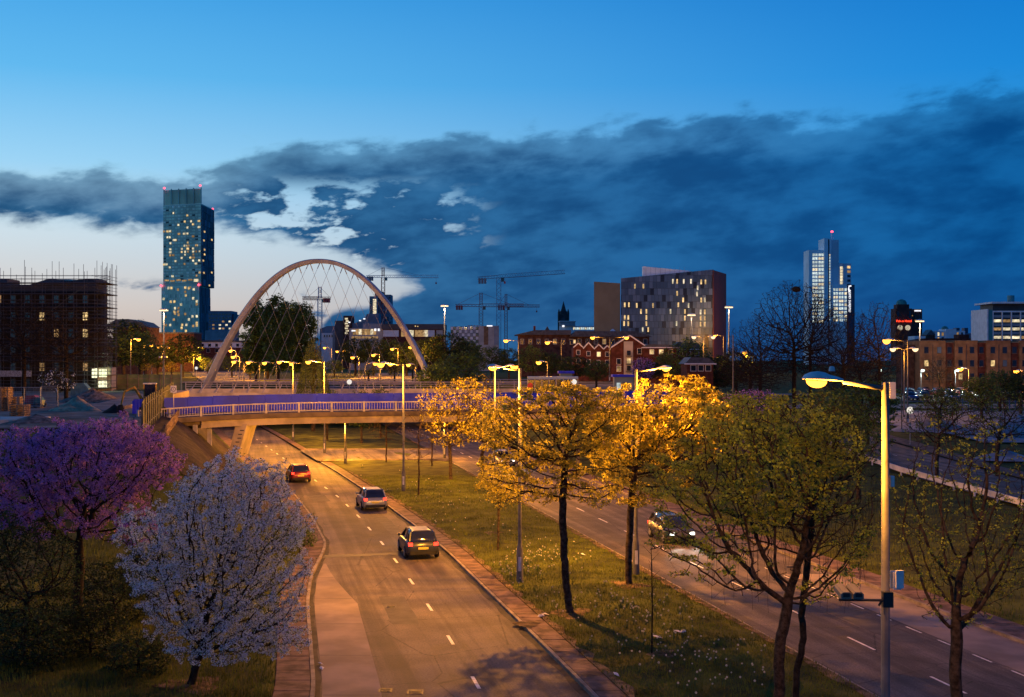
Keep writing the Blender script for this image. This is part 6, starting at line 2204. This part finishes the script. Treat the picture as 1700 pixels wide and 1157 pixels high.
for i, (x, yt, Y, w, wd_) in enumerate(((1318, 462, 185, 1.15, 'large bare tree with a nest in front of the pale tower, left'), (1345, 470, 192, 1.0, 'large bare tree in front of the pale tower'), (1400, 512, 180, 1.1, 'bare tree between the pale tower and the clock tower'), (1460, 498, 188, .9, 'bare tree left of the clock tower'),
                                        (1262, 520, 180, .9, 'bare tree beside the red brown wall'), (1430, 560, 150, .9, 'low bare tree with orange lit branches'), (1245, 560, 170, .8, 'lower bare tree at the left of the group'),
                                        (40, 490, 150, .95, 'bare dark tree in front of the scaffolding, left'), (110, 505, 146, .9, 'bare dark tree in front of the scaffolding, right'), (1604, 618, 244, .32, 'slim bare tree against the lit flats'), (1560, 590, 240, .6, 'bare tree in front of the flats, left'),
                                        (232, 528, 395, .9, 'bare tree beside the hipped roof'), (1168, 585, 215, .5, 'bare tree by the small gabled house'))):
    plant(M_BARE[i % 2], 'bare_tree', wd_, x, yt, Y, 'bare trees', w)
nest = MB().lathe([(0, -.5), (.55, -.35), (.7, 0), (.5, .35), (0, .45)], 9)
nb = thing('bird_nest', 'dark round nest high in the large bare tree', 'nest', W(1322, 480, 185))
nest.build('nest', BARKD, nb)
# pale pink blossom tree by the terrace, purplish shrub right of the yellow maple
for (x, y, w, h_, Y, lab, pm) in ((1068, 612, 20, 18, 190, 'small purple pink blossom tree before the terrace', PETAL_P), (1250, 668, 48, 20, 100, 'low greyish purple shrub behind the yellow maple', PETAL_P), (95, 632, 32, 18, 140, 'pale blossoming bush before the scaffolding', PETAL_W)):
    B = Vector((WX(x, Y), Y, H1(WX(x, Y), Y)))
    e = ell(x, y, w, h_, Y)
    tree('blossom_bush', lab, B, [(e[0], e[1], max(e[2], B.z + e[5]), e[3], e[3] * .8, e[5])], [B + Vector((0, 0, .5)), B + Vector((0, 0, 1))], 131 + int(x), LEAF_D, 260, .3, .5, 1.8, rmax=.09, tip=.011, leaves=3, lsize=.14, spread=.3, lrad=.03, bark=BARKD, petals=(pm, 9, .13, .26, .6 if x > 200 else .12), cat='blossom tree')
# the willow on the median, long hanging fronds
Y = 170.0
B = Vector((WX(520, Y), Y, H1(WX(520, Y), Y)))
t = thing('willow_tree', 'pale green willow in front of the arch deck', 'tree', B)
r = np.random.RandomState(8)
trk = MB().tube([(0, 0, 0), (.1, 0, 4), (0, 0, 8), (.2, 0, 11.5)], [.3, .24, .16, .06], 7)
fr = []
for i in range(520):
    a, q = r.uniform(0, 6.28), r.uniform(0, 1) ** .5
    rad = 2.4 * q
    z1 = 5.0 + 8.6 * (1 - q ** 2) * r.uniform(.75, 1) - B.z * 0
    L = r.uniform(2.0, 5.2)
    x, y = rad * math.cos(a), rad * math.sin(a)
    n = int(L / .16)
    zz = z1 - np.arange(n) * .16
    dr = np.linspace(0, r.uniform(.1, .5), n)
    fr.append(np.stack([x + dr * math.cos(a) + r.normal(0, .05, n), y + dr * math.sin(a) + r.normal(0, .05, n), zz], 1))
for i in range(16):
    a = r.uniform(0, 6.28)
    trk.tube([(0, 0, 4 + i * .4), (1.1 * math.cos(a), 1.1 * math.sin(a), 6.2 + i * .45), (2.0 * math.cos(a), 2.0 * math.sin(a), 6.6 + i * .4)], [.09, .05, .02], 5, False)
trk.build('trunk', BARK, t)
C = np.concatenate(fr)
C = C[C[:, 2] > 1.2]
link('crown', leaf_mesh('crown', C, .2, LEAF_W, 3, up=0.0, aspect=.45), t)
# ------------------------------------------------------------------ vehicles
TYRE = mat('tyre', (.015, .015, .016), .9, var=.2)
RIM = mat('alloy_rim', (.35, .35, .36), .35, metal=.7, var=.1)
TAIL = glow('tail_lamp', (1.0, .035, .015), 5.0, sampled=True)
HEADL = glow('head_lamp', (1.0, .93, .78), 7.0, sampled=True)
CGLASS = mat('car_glass', (.012, .014, .018), .06, var=.1, spec=.9)
PLATE = mat('number_plate', (.55, .45, .08), .6, var=.05)


def car_shell():
    """lofted hatchback: stations along x (front +), each with half width, floor, waist, and roof where there is one"""
    st = [(-1.98, .60, .34, .62), (-1.93, .78, .26, .88), (-1.70, .845, .22, .95), (-1.2, .865, .20, .95), (-.3, .87, .19, .93), (.6, .87, .19, .91), (1.15, .865, .2, .86), (1.55, .84, .22, .78), (1.86, .74, .25, .68), (1.98, .52, .32, .54)]
    mb = MB()
    n = 10
    for (x, w, z0, z1) in st:
        pr = [(w * .88, z0), (w, z0 + .14), (w * 1.0, (z0 + z1) / 2), (w * .985, z1 - .07), (w * .90, z1), (-w * .90, z1), (-w * .985, z1 - .07), (-w * 1.0, (z0 + z1) / 2), (-w, z0 + .14), (-w * .88, z0)]
        mb.v += [(x, y, z) for y, z in pr]
    for i in range(len(st) - 1):
        for j in range(n):
            j2 = (j + 1) % n
            mb.f.append((i * n + j, i * n + j2, (i + 1) * n + j2, (i + 1) * n + j))
    mb.f += [tuple(range(n - 1, -1, -1)), tuple((len(st) - 1) * n + j for j in range(n))]
    mb.m = [0] * len(mb.f)
    return mb


def cabin(scale=1.0, low=.93, hgt_=1.44):
    st = [(-1.86, .66, low, low + .03), (-1.55, .70, low, hgt_ - .05), (-.9, .71, low - .02, hgt_), (-.1, .70, low - .02, hgt_ - .01), (.35, .68, low - .02, hgt_ - .08), (1.1, .70, low - .05, low - .02)]
    mb = MB()
    n = 6
    for (x, w, z0, z1) in st:
        wt = w * (1 - .14 * min(1, (z1 - z0) / .5))
        mb.v += [(x, w * scale * 1.1, z0), (x, wt * scale, z1 - .04), (x, wt * .85 * scale, z1), (x, -wt * .85 * scale, z1), (x, -wt * scale, z1 - .04), (x, -w * scale * 1.1, z0)]
    for i in range(len(st) - 1):
        for j in range(n):
            j2 = (j + 1) % n
            mb.f.append((i * n + j, i * n + j2, (i + 1) * n + j2, (i + 1) * n + j))
    mb.f += [tuple(range(n - 1, -1, -1)), tuple((len(st) - 1) * n + j for j in range(n))]
    mb.m = [0] * len(mb.f)
    return mb


def paint(name, c):
    return mat('car_paint_' + name, c, .28, metal=.25, var=.05, scale=2, spec=.6)


_shell, _glassm, _roofm = None, None, None


def moving_car(label, x, y, heading, pm, tail=True):
    t = thing('car', label, 'car', (x, y, .012), heading, 'cars driving on the two roads')
    body = car_shell().build('body', pm, t, True)
    cabin().build('windows', CGLASS, t, True)
    mb = MB()
    mb.add([(-1.50, -.52, 1.41), (.28, -.50, 1.40), (.28, .50, 1.40), (-1.50, .52, 1.41), (-1.46, -.46, 1.455), (.22, -.45, 1.44), (.22, .45, 1.44), (-1.46, .46, 1.455)],
           [(0, 1, 5, 4), (1, 2, 6, 5), (2, 3, 7, 6), (3, 0, 4, 7), (4, 5, 6, 7)])
    mb.build('roof', pm, t)
    for s in (-1, 1):
        for p0, p1 in (((-1.55, .60, 1.38), (-1.84, .70, .94)), ((-.72, .62, 1.40), (-.78, .765, .93)), ((.30, .58, 1.36), (1.08, .73, .88))):
            MB().tube([(p0[0], s * p0[1], p0[2]), (p1[0], s * p1[1], p1[2])], .045, 5).build('pillar', pm, t)
        for wx in (-1.22, 1.22):
            wh = MB().lathe([(0, -.1), (.20, -.1), (.31, -.09), (.325, -.04), (.325, .06), (.30, .1), (.0, .1)], 18)
            wo = wh.build('wheel', TYRE, t, True)
            wo.location = (wx, s * .80, .325)
            wo.rotation_euler = (math.pi / 2, 0, 0)
            MB().lathe([(0, -.115), (.19, -.11), (.20, -.09)] if s > 0 else [(0, .115), (.19, .11), (.20, .09)], 14).build('rim', RIM, wo)
        MB().box((-1.90, s * .66, .80), (.14, .22, .17)).build('tail_lamp', TAIL, t)
        MB().box((1.86, s * .58, .62), (.2, .26, .13)).build('head_lamp', HEADL, t)
        MB().box((.72, s * .92, .98), (.14, .16, .12)).build('wing_mirror', pm, t)
    MB().box((-1.985, 0, .60), (.03, .52, .115)).build('number_plate', PLATE, t)
    MB().box((-1.93, 0, .36), (.12, 1.36, .16)).build('bumper', TYRE, t)
    for s in (-1, 1):
        li = bpy.data.lights.new('beam', 'SPOT')
        li.energy, li.color, li.spot_size, li.spot_blend, li.shadow_soft_size = (260 if not tail else 160), (1, .92, .78), math.radians(60), .8, .06
        lo = bpy.data.objects.new('beam', li)
        COL.objects.link(lo)
        lo.parent = t
        lo.location = (2.05, s * .55, .62)
        lo.rotation_euler = (0, math.radians(-90 + 6), 0)
    return t


def heading_at(f, y):
    return math.atan2(1.0, float((f(y + 1) - f(y - 1)) / 2))


for (y, off, c, lab) in ((64, 1.45, (.03, .035, .045), 'dark hatchback with lit tail lamps, nearest on the curving outbound road'), (84, 1.5, (.25, .26, .28), 'silver hatchback with lit tail lamps further along the outbound road'), (103, -1.5, (.16, .015, .015), 'dark red hatchback with lit tail lamps in the left outbound lane')):
    moving_car(lab, float(CD(y)) + off, y, heading_at(CD, y), paint('%.2f' % c[0], c))
for (y, off, c, lab) in ((69, 4.6, (.05, .05, .06), 'dark hatchback with bright headlamps approaching on the inbound road'), (118, 4.6, (.3, .3, .32), 'pale hatchback with headlamps far along the inbound road')):
    moving_car(lab, float(NK(y)) + off, y, heading_at(NK, y) + math.pi, paint('%.2f' % c[0], c), False)

# parked cars: one mesh each, too small to show parts
cols = [('silver', (.42, .43, .45)), ('white', (.7, .71, .73)), ('red', (.32, .02, .02)), ('black', (.02, .02, .025)), ('blue', (.03, .07, .2)), ('grey', (.14, .15, .16))]
pmesh = {}
for nme, c in cols:
    mb = car_shell()
    mb.mi = 1
    cb = cabin()
    mb.add(cb.v, cb.f)
    mb.mi = 0
    mb.add([(-1.50, -.52, 1.42), (.28, -.50, 1.41), (.28, .50, 1.41), (-1.50, .52, 1.42), (-1.46, -.46, 1.46), (.22, -.45, 1.45), (.22, .45, 1.45), (-1.46, .46, 1.46)], [(0, 1, 5, 4), (1, 2, 6, 5), (2, 3, 7, 6), (3, 0, 4, 7), (4, 5, 6, 7)])
    mb.mi = 2
    for wx in (-1.22, 1.22):
        for s in (-.8, .8):
            mb.tube([(wx, s - .1, .32), (wx, s + .1, .32)], .32, 10)
    pmesh[nme] = mb.mesh('parked_car', [paint(nme, c), CGLASS, TYRE], True)
r = random.Random(17)
for row, Y in enumerate((219, 232, 243)):
    for i in range(11):
        x = WX(1512, Y) + i * 2.55
        if r.random() < .12:
            continue
        nme = r.choices([c[0] for c in cols], [4, 4, 2, 2, 2, 3])[0]
        o = link('parked_car', pmesh[nme], None, (x, Y, H1(x, Y) + .14), (0, 0, math.pi / 2 + r.choice([0, math.pi]) + r.uniform(-.04, .04)))
        tag(o, nme + ' car parked in the ' + ('near', 'middle', 'back')[row] + ' row before the brick flats, ' + ('leftmost bay', 'second bay', 'third bay', 'fourth bay', 'fifth bay', 'middle bay', 'seventh bay', 'eighth bay', 'ninth bay', 'tenth bay', 'rightmost bay')[i], 'car', 'cars parked before the flats')

# ------------------------------------------------------------------ building site on the left
TIMB = mat('pallet_timber', (.28, .19, .11), .85, var=.3, scale=4, bump=.2)
GREENP = mat('green_hoarding', (.13, .15, .085), .8, var=.2, scale=.7)
MESHF = mat('fence_steel', (.28, .32, .34), .5, metal=.4, var=.15, scale=3)
ZS = 5.62


def sz(x, y):
    return H1(x, y) + .1


# green panel hoarding
Y = 190.0
t = thing('panel_fence', 'tall green grey hoarding of wide panels lit at its left end', 'fence', (WX(176, Y), Y, 5.5))
L = WX(302, Y) - WX(176, Y)
n = 7
for i in range(n):
    MB().bb(i * L / n + .03, (i + 1) * L / n - .03, 0, .06, 0, WZ(622, Y) - 5.5).build('panel', GREENP, t)
    piece('post', DARKC, t, (i * L / n, -.08, (WZ(621, Y) - 5.5) / 2), (.14, .16, WZ(621, Y) - 5.5))
    for zz in (1.0, 1.9):
        piece('rail', DARKC, t, ((i + .5) * L / n, -.05, zz), (L / n, .06, .12))
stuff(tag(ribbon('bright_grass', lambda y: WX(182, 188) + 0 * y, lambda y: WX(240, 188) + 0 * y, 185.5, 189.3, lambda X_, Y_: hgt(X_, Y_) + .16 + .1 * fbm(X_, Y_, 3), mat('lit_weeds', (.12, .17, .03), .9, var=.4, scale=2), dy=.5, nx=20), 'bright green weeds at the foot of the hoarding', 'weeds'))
# steel palisade along the edge of the platform, each pale upright of its own
pal = thing('palisade_fence', 'dark palisade fence of upright pales along the edge of the site', 'fence', (PX(100), 100, 0))
PALM = mat('palisade_steel', (.05, .06, .06), .6, metal=.3, var=.25, scale=2)
pm_ = MB().box((0, 0, 0), (.04, .09, 2.3)).mesh('pale', PALM)
for y in np.arange(76, 132, .26):
    x = float(PX(y)) + .2
    link('pale', pm_, pal, (x - PX(100), y - 100, H1(x, y) + 1.2))
for k_, (a_, b_) in enumerate([(y, y + 2.75) for y in np.arange(76, 130, 2.75)]):
    for zz in (.5, 1.9):
        A, Bq = Vector((float(PX(a_)) + .26 - PX(100), a_ - 100, H1(PX(a_), a_) + zz)), Vector((float(PX(b_)) + .26 - PX(100), b_ - 100, H1(PX(b_), b_) + zz))
        MB().tube([A, Bq], .03, 4).build('rail', PALM, pal)
    piece('post', PALM, pal, (A.x, A.y, A.z - .7), (.1, .1, 2.4))
# timber rail fence down the slope
rf = thing('post_rail_fence', 'low wooden rail fence beside the cutting slope', 'fence', (PX(90), 90, 0))
for y in np.arange(80, 112, 2.0):
    x, x2 = float(PX(y)) + 1.6, float(PX(y + 2)) + 1.6
    z1, z2 = H1(x, y), H1(x2, y + 2)
    piece('post', TIMB, rf, (x - PX(90), y - 90, z1 + .4), (.1, .1, 1.0))
    for zz in (.4, .8):
        MB().tube([(x - PX(90), y - 90, z1 + zz), (x2 - PX(90), y + 2 - 90, z2 + zz)], .04, 4).build('rail', TIMB, rf)


def mesh_panel(label, x, y, w, h, rz=0.0):
    t = thing('mesh_fence_panel', label, 'fence', (x, y, sz(x, y)), rz, 'temporary fence panels')
    for sx in (0, w):
        MB().tube([(sx, 0, 0), (sx, 0, h)], .03, 5).build('upright', MESHF, t)
    for zz in (.15, h):
        MB().tube([(0, 0, zz), (w, 0, zz)], .025, 5).build('bar', MESHF, t)
    m_ = MB()
    for i in range(1, 18):
        m_.tube([(w * i / 18, 0, .15), (w * i / 18, 0, h)], .007, 3, False)
    for i in range(1, 10):
        m_.tube([(0, 0, h * i / 10), (w, 0, h * i / 10)], .007, 3, False)
    stuff(m_.build('wire_mesh', MESHF, t))
    for sx in (0, w):
        MB().box((sx, 0, .06), (.25, .6, .12)).build('foot', DARKC, t)


mesh_panel('steel mesh fence panel in front of the timber stack', WX(16, 118), 118, 3.0, 2.0)
mesh_panel('steel mesh fence panel between stack and green bin', WX(40, 118.5), 118.5, 1.7, 2.0)
mesh_panel('leaning steel mesh fence panel farthest right', WX(68, 119), 119, 1.6, 2.1, .1)


def pallet_stack(label, x, y, n, w=1.2, d=1.0):
    t = thing('pallet_stack', label, 'pallets', (x, y, sz(x, y)), RNG.uniform(-.15, .15), 'stacks of pallets')
    for k_ in range(n):
        z = k_ * .16
        for i in range(5):
            piece('board', TIMB, t, (0, -d / 2 + .08 + i * (d - .16) / 4, z + .14), (w, .1, .025))
        for i in range(3):
            piece('block', TIMB, t, (-w / 2 + .08 + i * (w - .16) / 2, 0, z + .07), (.1, d, .1))
    return t


pallet_stack('stack of timber pallets on the concrete slab', WX(33, 97), 97, 7, 1.3)
pallet_stack('tall stack of pallets under a dark sheet at the left edge', WX(6, 112), 112, 14, 1.4)
pallet_stack('low pallet stack beside the tall one', WX(24, 113), 113, 8, 1.3)
sl = thing('concrete_slab', 'pale low concrete slab in the left corner of the site', 'slab', (WX(10, 92), 92, sz(-40, 92)))
mb = MB().bb(-6, 2.6, -3.0, 2.2, -.3, .28)
mb.build('slab', mat('pale_concrete', (.42, .39, .36), .85, var=.15, scale=.8, bump=.2), sl)
SAND = mat('sand', (.34, .27, .17), .95, var=.2, scale=2, bump=.4, bscale=12)
MUD = mat('rubble', (.15, .12, .10), .95, var=.4, scale=2.5, bump=.9, bscale=8)


def heap(name, label, x, y, r_, h, m, cat):
    mb = MB()
    n, k_ = 22, 7
    rr_ = random.Random(int(abs(x * 7)))
    for i in range(k_ + 1):
        q = i / k_
        for j in range(n):
            a = 2 * math.pi * j / n
            rad = r_ * q * (1 + .12 * math.sin(3 * a + x) + .05 * rr_.uniform(-1, 1))
            mb.v.append((rad * math.cos(a) * 1.25, rad * math.sin(a), h * (1 - q) ** 1.1 * (1 + .12 * rr_.uniform(-1, 1)) - .05 * (q == 1)))
    for i in range(k_):
        for j in range(n):
            j2 = (j + 1) % n
            mb.f.append((i * n + j, (i + 1) * n + j, (i + 1) * n + j2, i * n + j2))
    mb.m = [0] * len(mb.f)
    o = mb.build(name, m, None, True, (x, y, sz(x, y)))
    return tag(o, label, cat)


heap('sand_heap', 'heap of yellow sand on the building site', WX(128, 112), 112, 2.0, 1.3, SAND, 'sand heap')
heap('rubble_heap', 'dark spoil heap along the ramp on the building site', WX(155, 135), 135, 3.2, 1.5, MUD, 'rubble')
heap('rubble_heap', 'low brown spoil heap beside the pale slab', WX(60, 90), 90, 2.0, .6, MUD, 'rubble')
heap('rubble_heap', 'reddish rubble near the excavator', WX(190, 108), 108, .9, .7, BRICK, 'rubble')
for (px, Y, r_, h, lab) in ((1545, 152, 4.5, 2.0, 'grey gravel heap at the left of the yard'), (1690, 142, 4.0, 2.4, 'grey gravel heap at the right edge of the yard'), (1668, 118, 2.5, .9, 'pale rubble heap beside the slip road')):
    heap('gravel_heap', lab, WX(px, Y), Y, r_, h, GRAV, 'gravel heap')
rp = thing('concrete_ramp', 'pale sloping ramp leading to the excavator', 'ramp', (WX(196, 120), 120, sz(-39, 120)))
mb = MB()
mb.add([(-2.6, -8, .03), (1.6, -8, .03), (2.8, 16, 1.3), (-.4, 16, 1.3), (-2.6, -8, -.3), (1.6, -8, -.3), (2.8, 16, -.3), (-.4, 16, -.3)], [(0, 1, 2, 3), (0, 4, 5, 1), (1, 5, 6, 2), (2, 6, 7, 3), (3, 7, 4, 0)])
mb.build('ramp', CONC, rp)
# mini excavator
YEL = mat('machine_yellow', (.34, .20, .02), .5, var=.15, scale=3)
ex = thing('excavator', 'small yellow excavator with glazed cab beside the palisade', 'excavator', (WX(252, 107), 107, sz(WX(252, 107), 107)), .25)
for s in (-.75, .75):
    MB().slab([(-1.3, .1), (-1.1, 0), (1.1, 0), (1.3, .1), (1.3, .45), (1.1, .55), (-1.1, .55), (-1.3, .45)], s - .2, s + .2).build('track', TYRE, ex)
MB().box((0, 0, .75), (1.7, 1.5, .35)).build('turntable', YEL, ex)
MB().box((.55, 0, 1.15), (.8, 1.4, .5)).build('engine_cover', YEL, ex)
cabx = MB().box((-.15, .05, 1.75), (1.0, 1.1, 1.6)).build('cab', CGLASS, ex)
for sx in (-.65, .35):
    for sy in (-.5, .6):
        MB().box((sx, sy, 1.75), (.08, .08, 1.62)).build('cab_post', YEL, cabx)
MB().box((-.15, .05, 2.6), (1.15, 1.25, .1)).build('cab_roof', mat('cab_roof_white', (.6, .6, .6), .6), cabx)
MB().tube([(-.7, -.2, 1.0), (-1.5, -.2, 2.3), (-2.3, -.2, 1.9)], [.16, .13, .11], 6).build('boom', YEL, ex)
MB().tube([(-2.3, -.2, 1.9), (-2.6, -.2, .7)], [.11, .08], 6).build('dipper_arm', YEL, ex)
MB().slab([(-2.8, .75), (-2.45, .75), (-2.3, .3), (-2.6, .1), (-2.95, .35)], -.5, .1).build('bucket', TYRE, ex)
# plant and stores behind the mesh panels
for (px, Y, w, h, c, lab) in ((54, 120, 1.6, 1.2, (.25, .03, .03), 'dark red machine behind the mesh fence'), (66, 119.6, .7, 1.0, (.03, .16, .15), 'teal bin by the mesh fence'), (135, 142, 2.2, 2.0, (.05, .13, .2), 'blue tarpaulin covered mixer by the scaffolding')):
    o = thing('site_plant', lab, 'machine', (WX(px, Y), Y, sz(WX(px, Y), Y)))
    m_ = mat('plant_%d' % px, c, .5, var=.2, scale=2)
    MB().slab([(-w / 2, .2), (w / 2, .2), (w / 2 * .9, h * .7), (w * .2, h), (-w * .3, h), (-w / 2, h * .6)], -.5, .5).build('body', m_, o)
    for s in (-.55, .55):
        MB().tube([(-w * .3, s - .08, .25), (-w * .3, s + .08, .25)], .25, 10).build('wheel', TYRE, o)
        MB().tube([(w * .3, s - .08, .25), (w * .3, s + .08, .25)], .25, 10).build('wheel', TYRE, o)
# round 5 speed sign, and the camera pole beside it
p = W(288, 646, 104)
sg = thing('speed_sign', 'square white site sign with a ringed number five at the bridge end', 'sign', (p.x, p.y, sz(p.x, p.y)))
hz_ = p.z - sz(p.x, p.y)
MB().bb(-.25, .25, -.02, .02, hz_ - .3, hz_ + .3).build('plate', mat('sign_white', (.7, .7, .72), .5, var=.05), sg)
ring = []
mb = MB()
for j in range(20):
    a = 2 * math.pi * j / 20
    mb.v += [(.21 * math.cos(a), -.026, hz_ + .21 * math.sin(a)), (.155 * math.cos(a), -.026, hz_ + .155 * math.sin(a))]
mb.f = [(2 * j, 2 * ((j + 1) % 20), 2 * ((j + 1) % 20) + 1, 2 * j + 1) for j in range(20)]
mb.m = [0] * 20
mb.build('ring', mat('sign_dark_ring', (.10, .06, .10), .5), sg)
lettering('number', '5', sg, (0, -.03, hz_), .26, BLK, ext=.002)
MB().tube([(0, .05, 0), (0, .05, hz_ + .3)], .03, 6).build('post', GALV, sg)
p = W(272, 668, 108)
cp = thing('camera_pole', 'grey camera pole at the left end of the footbridge', 'pole', (p.x, p.y, sz(p.x, p.y)))
hh = WZ(588, 108) - sz(p.x, p.y)
MB().tube([(0, 0, 0), (0, 0, hh)], [.07, .05], 8).build('pole', POLE, cp)
MB().tube([(-.3, 0, hh - .35), (.3, 0, hh - .35)], .025, 5).build('crossbar', POLE, cp)
for s in (-.28, .2):
    MB().box((s, -.05, hh - .25), (.2, .34, .14)).build('camera', GALV, cp)
p = Vector((WX(301, 178), 178, 5.5))
cp = thing('traffic_pole', 'blue grey pole at the left end of the arch deck', 'pole', p)
MB().tube([(0, 0, 0), (0, 0, WZ(605, 178) - 5.5)], .12, 8).build('pole', BLUEC, cp)
# long masts in the right background with banded light
for (px, y0, y1, Y, lab) in ((1217, 556, 672, 120, 'thin dark pole in front of the bare trees'), (1497, 580, 690, 150, 'thin speckled pole left of the brick flats')):
    p = Vector((WX(px, Y), Y, H1(WX(px, Y), Y)))
    cp = thing('slim_pole', lab, 'pole', p)
    MB().tube([(0, 0, 0), (0, 0, WZ(y0, Y) - p.z)], [.08, .05], 8).build('pole', POLE, cp)
# fence of blue posts round the yard
bf = thing('blue_post_fence', 'blue steel post fence in front of the side street', 'fence', (WX(1590, 194), 194.5, 0))
for i in range(16):
    x = WX(1590, 194) + i * .95
    piece('post', mat('blue_post', (.03, .10, .25), .5, var=.15), bf, (i * .95, 0, H1(x, 194.5) + 1.1), (.16, .16, 2.4))
for zz in (.7, 1.8):
    MB().tube([(0, 0, H1(WX(1590, 194), 194.5) + zz), (14.3, 0, H1(WX(1680, 194), 194.5) + zz)], .05, 4).build('rail', BLUEC, bf)
# little signs and refuge bollards by the junction
for i, (px, py, Y, lab) in enumerate(((326, 611, 300, 'lit round traffic sign beyond the left arch foot'), (580, 634, 182, 'small lit bollard on the refuge by the willow'), (953, 634, 165, 'red and white road sign behind the yellow trees'), (880, 640, 165, 'small red and white road sign left of the canopy'), (1511, 681, 130, 'small lit sign by the slip road'))):
    p = W(px, py, Y)
    z = H1(p.x, Y) + .1
    sg = thing('road_sign', lab, 'sign', (p.x, Y, z))
    h = max(.9, p.z - z)
    MB().tube([(0, .04, 0), (0, .04, h)], .04, 6).build('post', GALV, sg)
    o = MB().lathe([(0, 0), (.38, 0), (.38, .05), (0, .05)], 18).build('plate', glow('lit_sign', (1, .92, .8), .9) if i != 3 else mat('sign_red', (.5, .04, .04), .5), sg)
    o.location = (0, 0, h)
    o.rotation_euler = (math.pi / 2, 0, 0)
# litter on the grass and gutter
LIT = mat('litter_white', (.6, .6, .62), .7, var=.1)
r = random.Random(5)
for i, (px, py) in enumerate(((968, 925), (1090, 1063), (1126, 1055), (898, 1022), (905, 1020), (532, 1095), (534, 1102), (1023, 1120), (1134, 1055))):
    Y = 2000 * (EYE - .2) / (py - HZ)
    x = WX(px, Y)
    z = H1(x, Y) + .05 if not (LK(Y) < x < RK(Y)) else .03
    mb = MB()
    a = r.uniform(0, 3)
    s = r.uniform(.08, .2)
    mb.add([(-s, -s * .6, 0), (s, -s * .5, .03), (s * .8, s * .6, .08), (-s * .7, s * .5, .05), (0, 0, .09)], [(0, 1, 4), (1, 2, 4), (2, 3, 4), (3, 0, 4)])
    o = mb.build('litter', LIT, None, False, (x, Y, z))
    o.rotation_euler = (0, 0, a)
    tag(o, 'scrap of white litter ' + ('on the grass right of the dark trunk', 'among the daffodils', 'beside the stake like sapling', 'on the grass by the outbound kerb, upper', 'on the grass by the outbound kerb, lower', 'in the left gutter, upper', 'in the left gutter, lower', 'at the foot of the median near the frame bottom', 'next to the sapling, right one')[i], 'litter', 'scraps of litter')
